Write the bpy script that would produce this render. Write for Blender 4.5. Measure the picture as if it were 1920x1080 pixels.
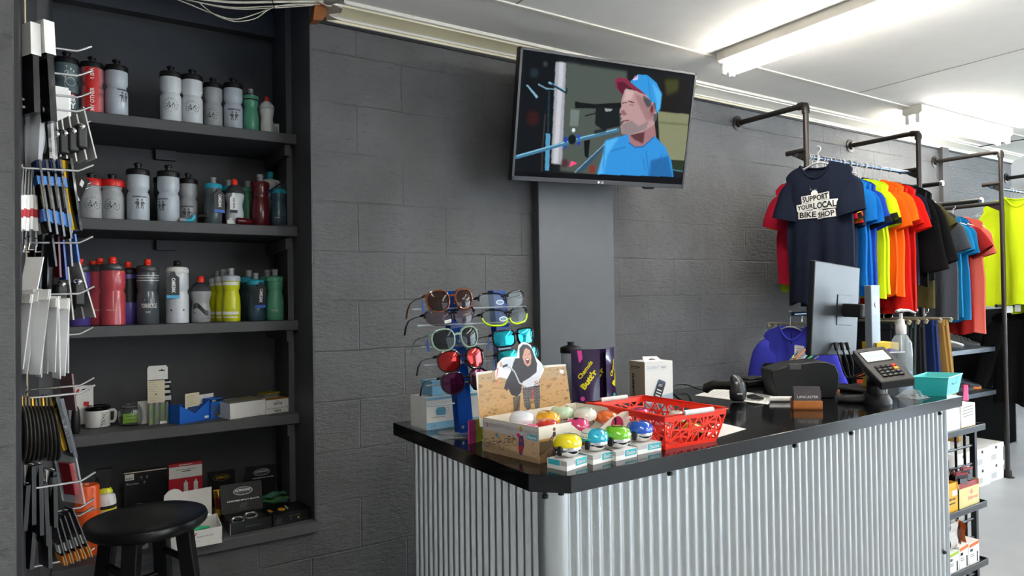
import bpy, math, random
import numpy as np
from mathutils import Vector, Matrix
random.seed(7); np.random.seed(7)
PI = math.pi
sin, cos = math.sin, math.cos
for o in list(bpy.data.objects): bpy.data.objects.remove(o)
C = bpy.context.scene.collection

# ------------------------------------------------------------------ camera
F, YAW, PIT, ROL = 1278.083, 0.567618, 0.0120546, -0.0141938
CAM = Vector((0.0, -2.72383, 1.36751))
fw = Vector((sin(YAW)*cos(PIT), cos(YAW)*cos(PIT), sin(PIT)))
rt = Vector((cos(YAW), -sin(YAW), 0)); up = rt.cross(fw)
R2 = rt*cos(ROL) + up*sin(ROL); U2 = -rt*sin(ROL) + up*cos(ROL)
cd = bpy.data.cameras.new('camera'); cam = bpy.data.objects.new('camera', cd); C.objects.link(cam)
cd.sensor_width = 36; cd.lens = F/1920*36; cd.clip_start = 0.02; cd.clip_end = 200
m = Matrix.Identity(4)
for i in range(3):
    m[i][0] = R2[i]; m[i][1] = U2[i]; m[i][2] = -fw[i]; m[i][3] = CAM[i]
cam.matrix_world = m
bpy.context.scene.camera = cam

# ------------------------------------------------------------------ world, exposure, daylight
sc = bpy.context.scene
sc.view_settings.view_transform = 'Standard'; sc.view_settings.look = 'None'
sc.view_settings.gamma = 1.0; sc.view_settings.exposure = 0.45
sc.view_settings.use_curve_mapping = False
w = bpy.data.worlds.new('sky'); sc.world = w; w.use_nodes = True
nt = w.node_tree; bg = nt.nodes['Background']
sky = nt.nodes.new('ShaderNodeTexSky'); sky.sky_type = 'HOSEK_WILKIE'
sky.sun_direction = Vector((-0.3, 0.5, 0.8)).normalized(); sky.turbidity = 4
nt.links.new(sky.outputs[0], bg.inputs[0]); bg.inputs[1].default_value = 1.2

def area_light(name, loc, target, sx, sy, power, col):
    ld = bpy.data.lights.new(name, 'AREA'); ld.shape = 'RECTANGLE'; ld.size = sx; ld.size_y = sy
    ld.energy = power; ld.color = col
    o = bpy.data.objects.new(name, ld); C.objects.link(o); o.location = loc
    o.rotation_euler = (Vector(target)-Vector(loc)).to_track_quat('-Z', 'Y').to_euler()
    return o
DAY = (0.80, 0.90, 1.0)
# daylight entering through the shop windows in the right and the front wall
area_light('daylight_right', (9.6, -3.5, 1.55), (0, -3.5, 1.45), 4.6, 2.1, 420, DAY)
area_light('daylight_front', (5.2, -7.3, 1.45), (5.2, 0, 1.3), 5.2, 2.0, 150, DAY)

# ------------------------------------------------------------------ rays: a pixel of the 1920x1080 frame to a point of the place
def ray(x, y): return R2*((x-960)/F) - U2*((y-540)/F) + fw
def at_y(x, y, Y=0.0): d = ray(x, y); return CAM + d*((Y-CAM.y)/d.y)
def at_x(x, y, X): d = ray(x, y); return CAM + d*((X-CAM.x)/d.x)
def at_z(x, y, Z): d = ray(x, y); return CAM + d*((Z-CAM.z)/d.z)

# ------------------------------------------------------------------ materials
def lin(h):
    if isinstance(h, tuple): return tuple(h[:3])
    h = h.lstrip('#'); c = [int(h[i:i+2], 16)/255 for i in (0, 2, 4)]
    return tuple(x/12.92 if x <= 0.04045 else ((x+0.055)/1.055)**2.4 for x in c)
MATS = {}
def mat(name, col='#808080', rough=0.5, metal=0.0, trans=0.0, emit=0.0, ior=1.45, alpha=1.0, bump=0.0, bscale=60, coat=0.0, var=0.0, sheen=0.0):
    if name in MATS: return MATS[name]
    M = bpy.data.materials.new(name); M.use_nodes = True; n = M.node_tree; b = n.nodes['Principled BSDF']
    c = lin(col)+(1,)
    b.inputs['Base Color'].default_value = c; b.inputs['Roughness'].default_value = rough
    b.inputs['Metallic'].default_value = metal; b.inputs['IOR'].default_value = ior
    b.inputs['Transmission Weight'].default_value = trans; b.inputs['Alpha'].default_value = alpha
    b.inputs['Coat Weight'].default_value = coat; b.inputs['Coat Roughness'].default_value = 0.05
    if sheen: b.inputs['Sheen Weight'].default_value = sheen
    if emit:
        b.inputs['Emission Color'].default_value = c; b.inputs['Emission Strength'].default_value = emit
    tc = n.nodes.new('ShaderNodeTexCoord')
    nz = n.nodes.new('ShaderNodeTexNoise'); nz.inputs['Scale'].default_value = bscale; nz.inputs['Detail'].default_value = 5
    n.links.new(tc.outputs['Object'], nz.inputs['Vector'])
    if bump:
        bp = n.nodes.new('ShaderNodeBump'); bp.inputs['Strength'].default_value = bump; bp.inputs['Distance'].default_value = 0.004
        n.links.new(nz.outputs['Fac'], bp.inputs['Height']); n.links.new(bp.outputs[0], b.inputs['Normal'])
    v = var if var else 0.06
    if not emit:
        mx = n.nodes.new('ShaderNodeMix'); mx.data_type = 'RGBA'; mx.blend_type = 'MIX'
        mx.inputs[6].default_value = tuple(x*(1-v) for x in c[:3])+(1,); mx.inputs[7].default_value = tuple(min(1, x*(1+v)) for x in c[:3])+(1,)
        n.links.new(nz.outputs['Fac'], mx.inputs[0]); n.links.new(mx.outputs[2], b.inputs['Base Color'])
    MATS[name] = M; return M
def attr_mat(name, rough=0.5, emit=0.0, coat=0.0, spec=0.5):
    if name in MATS: return MATS[name]
    M = bpy.data.materials.new(name); M.use_nodes = True; n = M.node_tree; b = n.nodes['Principled BSDF']
    a = n.nodes.new('ShaderNodeAttribute'); a.attribute_name = 'Col'
    b.inputs['Roughness'].default_value = rough; b.inputs['Coat Weight'].default_value = coat; b.inputs['Specular IOR Level'].default_value = spec
    if emit:
        b.inputs['Base Color'].default_value = (0.005, 0.005, 0.006, 1)
        n.links.new(a.outputs['Color'], b.inputs['Emission Color']); b.inputs['Emission Strength'].default_value = emit
    else: n.links.new(a.outputs['Color'], b.inputs['Base Color'])
    MATS[name] = M; return M

# ------------------------------------------------------------------ mesh builder
_txt = {}
def text_geo(s, bold=0.0):
    k = (s, bold)
    if k not in _txt:
        cu = bpy.data.curves.new('t', 'FONT'); cu.body = s; cu.size = 1.0; cu.offset = bold; cu.resolution_u = 2
        cu.align_x = 'CENTER'; cu.align_y = 'CENTER'
        ob = bpy.data.objects.new('t', cu); C.objects.link(ob)
        dg = bpy.context.evaluated_depsgraph_get(); dg.update()
        me = bpy.data.meshes.new_from_object(ob.evaluated_get(dg))
        vs = [(v.co.x, v.co.y) for v in me.vertices]; fs = [tuple(p.vertices) for p in me.polygons]
        if vs:
            xs = [a for a, b in vs]; ys = [b for a, b in vs]
            cx, cy = (min(xs)+max(xs))/2, (min(ys)+max(ys))/2; wd = max(xs)-min(xs); ht = max(ys)-min(ys)
            vs = [((a-cx), (b-cy)) for a, b in vs]
        else: wd = ht = 1
        bpy.data.objects.remove(ob); bpy.data.meshes.remove(me); bpy.data.curves.remove(cu)
        _txt[k] = (vs, fs, wd, ht)
    return _txt[k]

class MB:
    def __init__(s): s.v = []; s.f = []; s.m = []
    def add(s, vs, fs, m=0, M=None):
        b = len(s.v)
        s.v += [tuple(M @ Vector(v)) for v in vs] if M is not None else [tuple(v) for v in vs]
        for f in fs: s.f.append(tuple(i+b for i in f)); s.m.append(m)
        return s
    def box(s, c, d, m=0, rz=0.0, M=None):
        x, y, z = d[0]/2, d[1]/2, d[2]/2
        vs = [(-x,-y,-z),(x,-y,-z),(x,y,-z),(-x,y,-z),(-x,-y,z),(x,-y,z),(x,y,z),(-x,y,z)]
        T = Matrix.Translation(Vector(c)) @ Matrix.Rotation(rz, 4, 'Z')
        if M is not None: T = M @ T
        return s.add(vs, [(0,3,2,1),(4,5,6,7),(0,1,5,4),(1,2,6,5),(2,3,7,6),(3,0,4,7)], m, T)
    def bb(s, x0, x1, y0, y1, z0, z1, m=0): return s.box(((x0+x1)/2,(y0+y1)/2,(z0+z1)/2), (x1-x0,y1-y0,z1-z0), m)
    def lathe(s, prof, seg=24, m=0, M=None, cap=True, ms=None):
        vs = []; fs = []; n = len(prof)
        for r, z in prof:
            for k in range(seg): a = 2*PI*k/seg; vs.append((r*cos(a), r*sin(a), z))
        b0 = len(s.v); s.add(vs, [], 0, M)
        for i in range(n-1):
            mm = ms[i] if ms else m
            for k in range(seg):
                k2 = (k+1) % seg
                s.f.append((b0+i*seg+k, b0+i*seg+k2, b0+(i+1)*seg+k2, b0+(i+1)*seg+k)); s.m.append(mm)
        if cap:
            if prof[0][0] > 1e-6: s.f.append(tuple(b0+k for k in range(seg-1, -1, -1))); s.m.append(ms[0] if ms else m)
            if prof[-1][0] > 1e-6: s.f.append(tuple(b0+(n-1)*seg+k for k in range(seg))); s.m.append(ms[-1] if ms else m)
        return s
    def tube(s, pts, r, seg=8, m=0, closed=False, ra=None, cap=True):
        # r: number or list; ra: ratio of the second axis (flat tube)
        P = [Vector(p) for p in pts]; n = len(P); b0 = len(s.v); rr = r if isinstance(r, (list, tuple)) else [r]*n
        ref = Vector((0, 0, 1)); d0 = (P[1]-P[0]).normalized()
        if abs(d0.dot(ref)) > 0.9: ref = Vector((0, 1, 0))
        u = d0.cross(ref).normalized()
        for i in range(n):
            if closed: d = (P[(i+1) % n]-P[i-1])
            else: d = P[min(i+1, n-1)]-P[max(i-1, 0)]
            if d.length < 1e-9: d = d0
            d = d.normalized(); u = (u-d*u.dot(d))
            if u.length < 1e-6: u = d.orthogonal()
            u.normalize(); v = d.cross(u); q = 1.0 if ra is None else (ra[i] if isinstance(ra, (list, tuple)) else ra)
            for k in range(seg):
                a = 2*PI*k/seg; s.v.append(tuple(P[i]+u*(rr[i]*cos(a))+v*(rr[i]*q*sin(a))))
        for i in range(n if closed else n-1):
            j = (i+1) % n
            for k in range(seg):
                k2 = (k+1) % seg
                s.f.append((b0+i*seg+k, b0+i*seg+k2, b0+j*seg+k2, b0+j*seg+k)); s.m.append(m)
        if cap and not closed:
            s.f.append(tuple(b0+k for k in range(seg-1, -1, -1))); s.m.append(m)
            s.f.append(tuple(b0+(n-1)*seg+k for k in range(seg))); s.m.append(m)
        return s
    def prism(s, poly, d0, d1, ax='y', m=0, M=None):
        # polygon in the plane across axis ax, pushed from d0 to d1
        n = len(poly)
        def p3(a, b, d): return (a, d, b) if ax == 'y' else ((d, a, b) if ax == 'x' else (a, b, d))
        ar = sum(poly[i][0]*poly[(i+1) % n][1]-poly[(i+1) % n][0]*poly[i][1] for i in range(n))
        if (ar < 0) != (ax == 'y'): poly = poly[::-1]
        vs = [p3(a, b, d0) for a, b in poly]+[p3(a, b, d1) for a, b in poly]
        fs = [tuple(range(n-1, -1, -1)), tuple(range(n, 2*n))]
        for i in range(n): j = (i+1) % n; fs.append((i, j, n+j, n+i))
        if d1 < d0: fs = [f[::-1] for f in fs]
        return s.add(vs, fs, m, M)
    def flat(s, polys, mp, m=0):
        # 2D polygons put on a surface by mp(a, b) -> 3D
        for poly in polys: s.add([mp(a, b) for a, b in poly], [tuple(range(len(poly)))], m)
        return s
    def text(s, t, mp, h, w=None, c=(0, 0), rot=0.0, bold=0.0, m=0):
        vs, fs, wd, ht = text_geo(t, bold)
        k = h/max(ht, 1e-6); kx = (w/wd) if w else k
        ca, sa = cos(rot), sin(rot)
        pts = []
        for a, b in vs:
            a *= kx; b *= k; pts.append(mp(c[0]+a*ca-b*sa, c[1]+a*sa+b*ca))
        return s.add(pts, fs, m)
    def ribbon(s, pts, w, mp, m=0, closed=False):
        n = len(pts)
        for i in range(n if closed else n-1):
            a = pts[i]; b = pts[(i+1) % n]; dx, dy = b[0]-a[0], b[1]-a[1]; L = math.hypot(dx, dy) or 1; nx, ny = -dy/L*w/2, dx/L*w/2
            s.add([mp(a[0]-nx, a[1]-ny), mp(b[0]-nx, b[1]-ny), mp(b[0]+nx, b[1]+ny), mp(a[0]+nx, a[1]+ny)], [(0,1,2,3)], m)
        return s
    def grid(s, fn, nu, nv, m=0, closed_u=False, M=None):
        vs = [fn(i/nu, j/nv) for j in range(nv+1) for i in range(nu+1)]
        fs = [(j*(nu+1)+i, j*(nu+1)+i+1, (j+1)*(nu+1)+i+1, (j+1)*(nu+1)+i) for j in range(nv) for i in range(nu)]
        return s.add(vs, fs, m, M)
    def build(s, name, mats, parent=None, smooth=35, bevel=0.0, subd=0, loc=None, rz=0.0):
        me = bpy.data.meshes.new(name); me.from_pydata(s.v, [], s.f)
        if not isinstance(mats, (list, tuple)): mats = [mats]
        for x in mats: me.materials.append(x)
        me.polygons.foreach_set('material_index', [min(x, len(mats)-1) for x in s.m])
        me.update()
        if smooth:
            me.polygons.foreach_set('use_smooth', [True]*len(me.polygons)); me.set_sharp_from_angle(angle=math.radians(smooth))
        o = bpy.data.objects.new(name, me); C.objects.link(o)
        if parent: o.parent = parent
        if loc: o.location = loc
        if rz: o.rotation_euler = (0, 0, rz)
        if bevel:
            b = o.modifiers.new('bevel', 'BEVEL'); b.width = bevel; b.segments = 2; b.limit_method = 'ANGLE'; b.angle_limit = math.radians(40)
        if subd: d = o.modifiers.new('subd', 'SUBSURF'); d.levels = subd; d.render_levels = subd
        return o
def tag(o, label, cat, group=None):
    o['label'] = label; o['category'] = cat
    if group: o['group'] = group
    return o
def thing(name, label, cat, loc=(0,0,0), rz=0.0, group=None):
    o = bpy.data.objects.new(name, None); C.objects.link(o); o.empty_display_size = 0.05
    o.location = loc; o.rotation_euler = (0, 0, rz); return tag(o, label, cat, group)
def struct(o): o['kind'] = 'structure'; return o
def children(o): return [c for c in bpy.data.objects if c.parent == o]
def dup(root, loc, rz, label, group=None):
    r = root.copy(); C.objects.link(r); r.location = loc; r.rotation_euler = (0, 0, rz); r['label'] = label
    if group: r['group'] = group
    for ch in children(root):
        c = ch.copy(); C.objects.link(c); c.parent = r
        for g in children(ch):
            d = g.copy(); C.objects.link(d); d.parent = c
    return r
def face_cam(p): return math.atan2(CAM.y-p[1], CAM.x-p[0])   # angle of the direction towards where we stand
def plane_map(o, u, v, off=0.0):
    o, u, v = Vector(o), Vector(u).normalized(), Vector(v).normalized(); n = u.cross(v)
    return lambda a, b: tuple(o+u*a+v*b+n*off)
def cyl_map(r, ang, off=0.0004, c=(0, 0)):
    # wraps (a, b) round a cylinder about z; a grows to the viewer's right
    return lambda a, b: (c[0]+(r(b) if callable(r) else r)*cos(ang+a/(r(b) if callable(r) else r))+off*cos(ang+a/0.035), c[1]+(r(b) if callable(r) else r)*sin(ang+a/(r(b) if callable(r) else r))+off*sin(ang+a/0.035), b)
def circ(cx, cy, r, n=16, a0=0, a1=2*PI, ry=None):
    ry = ry or r; e = 1 if abs(a1-a0-2*PI) > 1e-6 else 0
    return [(cx+r*cos(a0+(a1-a0)*k/(n-e)), cy+ry*sin(a0+(a1-a0)*k/(n-e))) for k in range(n)]
def bike_print(b, mp, cx, cy, s, m):
    # a little road bicycle; s = wheelbase
    for sx in (-0.5, 0.5):
        b.ribbon(circ(cx+sx*s, cy, 0.34*s, 18), 0.045*s, mp, m, True); b.ribbon(circ(cx+sx*s, cy, 0.08*s, 8), 0.04*s, mp, m, True)
    L = lambda *p: b.ribbon([(cx+x*s, cy+y*s) for x, y in p], 0.05*s, mp, m)
    L((-0.5,0),(-0.08,-0.05),(0.33,0.42),(-0.2,0.45),(-0.5,0)); L((-0.08,-0.05),(-0.24,0.6)); L((-0.32,0.62),(-0.14,0.6)); L((0.5,0),(0.3,0.5),(0.42,0.56),(0.45,0.42))
    b.flat([circ(cx-0.08*s, cy-0.05*s, 0.09*s, 8)], mp, m)
def rounded(w, h, r, n=4):
    out = []
    for cx, cy, a in ((w/2-r, h/2-r, 0), (-w/2+r, h/2-r, PI/2), (-w/2+r, -h/2+r, PI), (w/2-r, -h/2+r, 1.5*PI)):
        for k in range(n+1): t = a+PI/2*k/n; out.append((cx+r*cos(t), cy+r*sin(t)))
    return out

# ------------------------------------------------------------------ painter for printed pictures and the screen (drawn here, no files)
class Canvas:
    def __init__(s, w, h, W, H, bg):
        s.W, s.H = W, H; s.img = np.zeros((H, W, 3)); s.img[:] = np.array(lin(bg)); s.a = np.zeros((H, W)); s.w, s.h = w, h
        s.X, s.Y = np.meshgrid((np.arange(W)/(W-1))*w, (np.arange(H)/(H-1))*h)   # metres from the lower left corner
    def mask(s, P):
        x, y = s.X, s.Y; ins = np.zeros(x.shape, bool); n = len(P)
        for i in range(n):
            x1, y1 = P[i]; x2, y2 = P[(i+1) % n]
            if y1 == y2: continue
            c = ((y1 > y) != (y2 > y)) & (x < (x2-x1)*(y-y1)/(y2-y1)+x1); ins ^= c
        return ins.astype(float)
    def blur(s, a, k):
        if k < 1: return a
        ker = np.exp(-np.linspace(-2, 2, 2*k+1)**2/2*1.5); ker /= ker.sum()
        pad = np.pad(a, ((k, k), (k, k)), 'edge'); t = sum(ker[i]*pad[:, i:i+s.W] for i in range(2*k+1)); return sum(ker[i]*t[i:i+s.H] for i in range(2*k+1))
    def put(s, M, col, al=1.0, k=0):
        M = s.blur(M, k)*al; s.img = s.img*(1-M[..., None])+np.array(lin(col))*M[..., None]; return s
    def poly(s, P, col, al=1.0, k=0): return s.put(s.mask(P), col, al, k)
    def line(s, pts, w, col, al=1.0, k=0):
        M = np.zeros(s.X.shape)
        for (x1, y1), (x2, y2) in zip(pts, pts[1:]):
            dx, dy = x2-x1, y2-y1; L = dx*dx+dy*dy or 1e-9
            t = np.clip(((s.X-x1)*dx+(s.Y-y1)*dy)/L, 0, 1); M = np.maximum(M, (np.hypot(s.X-x1-t*dx, s.Y-y1-t*dy) < w/2).astype(float))
        return s.put(M, col, al, k)
    def disc(s, c, r, col, al=1.0, k=0, ry=None): return s.put((((s.X-c[0])/r)**2+((s.Y-c[1])/(ry or r))**2 < 1).astype(float), col, al, k)
    def ring(s, c, r, w, col, al=1.0, k=0): return s.put((abs(np.hypot(s.X-c[0], s.Y-c[1])-r) < w/2).astype(float), col, al, k)
    def speck(s, M, n, rmin, rmax, col, al, asp=2.0):
        ys, xs = np.nonzero(M > 0.5)
        for _ in range(n):
            i = random.randrange(len(ys)); r = random.uniform(rmin, rmax); s.disc((s.X[ys[i], xs[i]], s.Y[ys[i], xs[i]]), r*asp, col, al*random.uniform(0.4, 1), 0, ry=r)
    def sheet(s, name, mp, material, parent=None, alpha=None):
        me = bpy.data.meshes.new(name); W, H = s.W, s.H
        co = np.array([mp(float(a), float(b)) for a, b in zip(s.X.ravel(), s.Y.ravel())])
        idx = np.arange(W*H).reshape(H, W); q = np.stack([idx[:-1, :-1], idx[:-1, 1:], idx[1:, 1:], idx[1:, :-1]], -1).reshape(-1, 4)
        if alpha is not None:
            am = alpha.ravel(); q = q[(am[q] > 0.5).all(1)]
        me.from_pydata(co.tolist(), [], q.tolist()); me.materials.append(material)
        ca = me.color_attributes.new('Col', 'FLOAT_COLOR', 'POINT'); c4 = np.ones((W*H, 4)); c4[:, :3] = s.img.reshape(-1, 3)
        ca.data.foreach_set('color', c4.ravel()); me.update()
        o = bpy.data.objects.new(name, me); C.objects.link(o)
        if parent: o.parent = parent
        return o

# ================================================================== THE ROOM
CEIL = 2.555; AX0, AX1, AYB = -0.08, 0.797, 0.627
def cmu_mat():
    M = bpy.data.materials.new('painted_block'); M.use_nodes = True; n = M.node_tree; L = n.links; b = n.nodes['Principled BSDF']
    tc = n.nodes.new('ShaderNodeTexCoord'); sp = n.nodes.new('ShaderNodeSeparateXYZ'); L.new(tc.outputs['Object'], sp.inputs[0])
    ge = n.nodes.new('ShaderNodeNewGeometry'); sn = n.nodes.new('ShaderNodeSeparateXYZ'); L.new(ge.outputs['True Normal'], sn.inputs[0])
    ab = n.nodes.new('ShaderNodeMath'); ab.operation = 'ABSOLUTE'; L.new(sn.outputs[0], ab.inputs[0])
    gt = n.nodes.new('ShaderNodeMath'); gt.operation = 'GREATER_THAN'; gt.inputs[1].default_value = 0.5; L.new(ab.outputs[0], gt.inputs[0])
    mh = n.nodes.new('ShaderNodeMix'); L.new(gt.outputs[0], mh.inputs[0]); L.new(sp.outputs[0], mh.inputs[2]); L.new(sp.outputs[1], mh.inputs[3])
    cb = n.nodes.new('ShaderNodeCombineXYZ'); L.new(mh.outputs[0], cb.inputs[0]); L.new(sp.outputs[2], cb.inputs[1])
    nw = n.nodes.new('ShaderNodeTexNoise'); nw.inputs['Scale'].default_value = 9; L.new(tc.outputs['Object'], nw.inputs['Vector'])
    vs = n.nodes.new('ShaderNodeVectorMath'); vs.operation = 'SCALE'; vs.inputs['Scale'].default_value = 0.011; L.new(nw.outputs['Color'], vs.inputs[0])
    ad = n.nodes.new('ShaderNodeVectorMath'); L.new(cb.outputs[0], ad.inputs[0]); L.new(vs.outputs[0], ad.inputs[1])
    mp = n.nodes.new('ShaderNodeMapping'); mp.inputs['Location'].default_value = (-1.19+0.2032*3, -1.3624+0.2032*8, 0); L.new(ad.outputs[0], mp.inputs[0])
    br = n.nodes.new('ShaderNodeTexBrick'); L.new(mp.outputs[0], br.inputs['Vector']); br.offset = 0.5
    br.inputs['Scale'].default_value = 1; br.inputs['Brick Width'].default_value = 0.4064; br.inputs['Row Height'].default_value = 0.2032
    br.inputs['Mortar Size'].default_value = 0.005; br.inputs['Mortar Smooth'].default_value = 1.0
    br.inputs['Color1'].default_value = (0.5,0.5,0.5,1); br.inputs['Color2'].default_value = (0.56,0.56,0.56,1); br.inputs['Mortar'].default_value = (0,0,0,1)
    # patchy joints: the paint fills them here and there
    n1 = n.nodes.new('ShaderNodeTexNoise'); n1.inputs['Scale'].default_value = 2.3; n1.inputs['Detail'].default_value = 3; L.new(tc.outputs['Object'], n1.inputs['Vector'])
    r1 = n.nodes.new('ShaderNodeMapRange'); r1.inputs[1].default_value = 0.35; r1.inputs[2].default_value = 0.62; r1.inputs[3].default_value = 0.08; L.new(n1.outputs['Fac'], r1.inputs[0])
    jf = n.nodes.new('ShaderNodeMath'); jf.operation = 'MULTIPLY'; L.new(br.outputs['Fac'], jf.inputs[0]); L.new(r1.outputs[0], jf.inputs[1])
    n2 = n.nodes.new('ShaderNodeTexNoise'); n2.inputs['Scale'].default_value = 48; n2.inputs['Detail'].default_value = 7; n2.inputs['Roughness'].default_value = 0.7
    ms = n.nodes.new('ShaderNodeMapping'); ms.inputs['Scale'].default_value = (0.5, 0.5, 1.3); L.new(tc.outputs['Object'], ms.inputs[0]); L.new(ms.outputs[0], n2.inputs['Vector'])
    n3 = n.nodes.new('ShaderNodeTexNoise'); n3.inputs['Scale'].default_value = 3.5; n3.inputs['Detail'].default_value = 4; L.new(tc.outputs['Object'], n3.inputs['Vector'])
    h1 = n.nodes.new('ShaderNodeMath'); h1.operation = 'MULTIPLY_ADD'; h1.inputs[1].default_value = -0.42; L.new(jf.outputs[0], h1.inputs[0]); L.new(n2.outputs['Fac'], h1.inputs[2])
    bp = n.nodes.new('ShaderNodeBump'); bp.inputs['Strength'].default_value = 0.85; bp.inputs['Distance'].default_value = 0.009; L.new(h1.outputs[0], bp.inputs['Height']); L.new(bp.outputs[0], b.inputs['Normal'])
    rp = n.nodes.new('ShaderNodeValToRGB'); e = rp.color_ramp.elements; e[0].position = 0.3; e[0].color = lin('#484849')+(1,); e[1].position = 0.7; e[1].color = lin('#5b5b5c')+(1,)
    L.new(n3.outputs['Fac'], rp.inputs[0])
    # small pits and flecks in the paint
    rr = n.nodes.new('ShaderNodeMapRange'); rr.inputs[1].default_value = 0.28; rr.inputs[2].default_value = 0.45; rr.inputs[3].default_value = 0.55; rr.inputs[4].default_value = 1.0; L.new(n2.outputs['Fac'], rr.inputs[0])
    mx = n.nodes.new('ShaderNodeMix'); mx.data_type = 'RGBA'; mx.blend_type = 'MULTIPLY'; mx.inputs[0].default_value = 1; L.new(rp.outputs[0], mx.inputs[6]); L.new(rr.outputs[0], mx.inputs[7])
    mj = n.nodes.new('ShaderNodeMix'); mj.data_type = 'RGBA'; mj.inputs[7].default_value = lin('#26262a')+(1,); L.new(mx.outputs[2], mj.inputs[6])
    jj = n.nodes.new('ShaderNodeMath'); jj.operation = 'MULTIPLY'; jj.inputs[1].default_value = 0.13; L.new(jf.outputs[0], jj.inputs[0]); L.new(jj.outputs[0], mj.inputs[0])
    L.new(mj.outputs[2], b.inputs['Base Color']); b.inputs['Roughness'].default_value = 0.42
    return M
M_block = cmu_mat()
M_dark = mat('charcoal_paint', '#4d4d4f', 0.55, bump=0.25, bscale=25, var=0.12)
M_pil = mat('pilaster_paint', '#5a5d60', 0.45, bump=0.25, bscale=12, var=0.08)
M_ceil = mat('ceiling_paint', '#ebe8e1', 0.75, bump=0.15, bscale=9, var=0.05)
M_trimw = mat('old_white_gloss_paint', '#dcd8cc', 0.35, bump=0.1, bscale=18, var=0.06)
M_trimy = mat('yellowed_paint', '#d5cba8', 0.35, bump=0.1, bscale=7, var=0.12)
M_white = mat('white_paint', '#dedede', 0.6)
M_black = mat('black_plastic', '#0a0a0b', 0.48)
M_blackg = mat('black_gloss_plastic', '#0b0b0d', 0.18)
M_chrome = mat('chrome', '#e8e8ea', 0.08, 1.0)
M_steel = mat('brushed_steel', '#b9babd', 0.3, 1.0)
M_paper = mat('white_card', '#e9e7e2', 0.55)
M_cream = mat('cream_card', '#d9cfb2', 0.65)
M_ink = mat('black_ink', '#121214', 0.5)
M_ghost = mat('grey_ink', '#5b5e63', 0.5)
M_clear = mat('clear_acrylic', '#f4fbff', 0.04, trans=1.0, ior=1.45)
def film(name, col, a, rough=0.18, spec=None): return mat(name, col, rough, alpha=a)
M_film = film('clear_film', '#e8eef2', 0.25, 0.12)
M_filmw = film('milky_film', '#dfe3e6', 0.5, 0.35)

b = MB(); b.bb(AX1, 7.05, 0, 0.8, 0, 3.1); b.bb(-0.45, AX1, 0, 0.8, -0.05, 0.44); b.bb(-0.45, AX1, AYB, 0.8, 0.44, 3.1)
struct(b.build('wall_back', M_block, smooth=0))
b = MB(); b.bb(-0.45, AX0, -1.47, AYB+0.05, 0, 3.1); struct(b.build('wall_left', M_block, smooth=0))
b = MB(); b.bb(-3.3, 9.6, -7.6, 1.3, -0.1, 0)
M_floor = mat('grey_vinyl_floor', '#a2a4a7', 0.42, bump=0.1, bscale=2.2, var=0.22); struct(b.build('floor', M_floor, smooth=0))
b = MB(); b.bb(-3.3, 9.6, -7.6, -0.012, CEIL, CEIL+0.05); b.bb(7.05, 9.6, -0.012, 1.3, CEIL, CEIL+0.05); b.bb(-3.3, AX1+0.02, -0.012, 1.3, 3.1, 3.15)
struct(b.build('ceiling', M_ceil, smooth=0))
# the rest of the shop: side wall with the large window, front wall with the shop window, wall behind on the left
b = MB(); b.bb(9.4, 9.6, -7.6, -6.0, 0, CEIL); b.bb(9.4, 9.6, -1.0, 1.3, 0, CEIL); b.bb(9.4, 9.6, -6.0, -1.0, 0, 0.4); b.bb(9.4, 9.6, -6.0, -1.0, 2.5, CEIL)
struct(b.build('wall_right', M_white, smooth=0))
b = MB(); b.bb(-3.3, 2.4, -7.6, -7.4, 0, CEIL); b.bb(8.0, 9.4, -7.6, -7.4, 0, CEIL); b.bb(2.4, 8.0, -7.6, -7.4, 0, 0.4); b.bb(2.4, 8.0, -7.6, -7.4, 2.45, CEIL)
struct(b.build('wall_front', M_white, smooth=0))
b = MB(); b.bb(-3.4, -3.3, -7.6, -1.47, 0, CEIL); b.bb(-3.3, -0.45, -1.47, -1.35, 0, CEIL); b.bb(7.05, 9.4, 1.2, 1.3, 0, CEIL)
struct(b.build('wall_side', M_white, smooth=0))
M_alu = mat('window_aluminium', '#9a9da0', 0.35, 0.8)
for nm, x0, x1, y0, y1, z0, z1 in (('window_1', 9.45, 9.5, -6, -1, 0.4, 2.5), ('window_2', 2.4, 8, -7.52, -7.47, 0.4, 2.45)):
    b = MB()
    if x1-x0 < 1:
        for yy in (y0+0.03, y0+1.67, y0+3.33, y1-0.03): b.bb(x0, x1, yy-0.03, yy+0.03, z0, z1)
        b.bb(x0, x1, y0, y1, z0, z0+0.06); b.bb(x0, x1, y0, y1, z1-0.06, z1)
    else:
        for xx in (x0+0.03, x0+1.87, x0+3.73, x1-0.03): b.bb(xx-0.03, xx+0.03, y0, y1, z0, z1)
        b.bb(x0, x1, y0, y1, z0, z0+0.06); b.bb(x0, x1, y0, y1, z1-0.06, z1)
    wn = struct(b.build(nm, M_alu, smooth=0))
    g = MB(); g.bb((x0+x1)/2-0.003 if x1-x0 < 1 else x0, (x0+x1)/2+0.003 if x1-x0 < 1 else x1, (y0+y1)/2-0.003 if y1-y0 < 1 else y0, (y0+y1)/2+0.003 if y1-y0 < 1 else y1, z0, z1)
    g.build('pane', M_clear, wn, smooth=0)

# pilaster under the television
b = MB(); b.bb(1.862, 2.331, -0.05, 0.01, 0, 2.5); struct(b.build('trim_1', M_pil, smooth=0, bevel=0.004))
b = MB(); b.bb(5.77, 5.87, -0.03, 0.01, 0, 2.5); struct(b.build('trim_2', M_dark, smooth=0))
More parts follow.
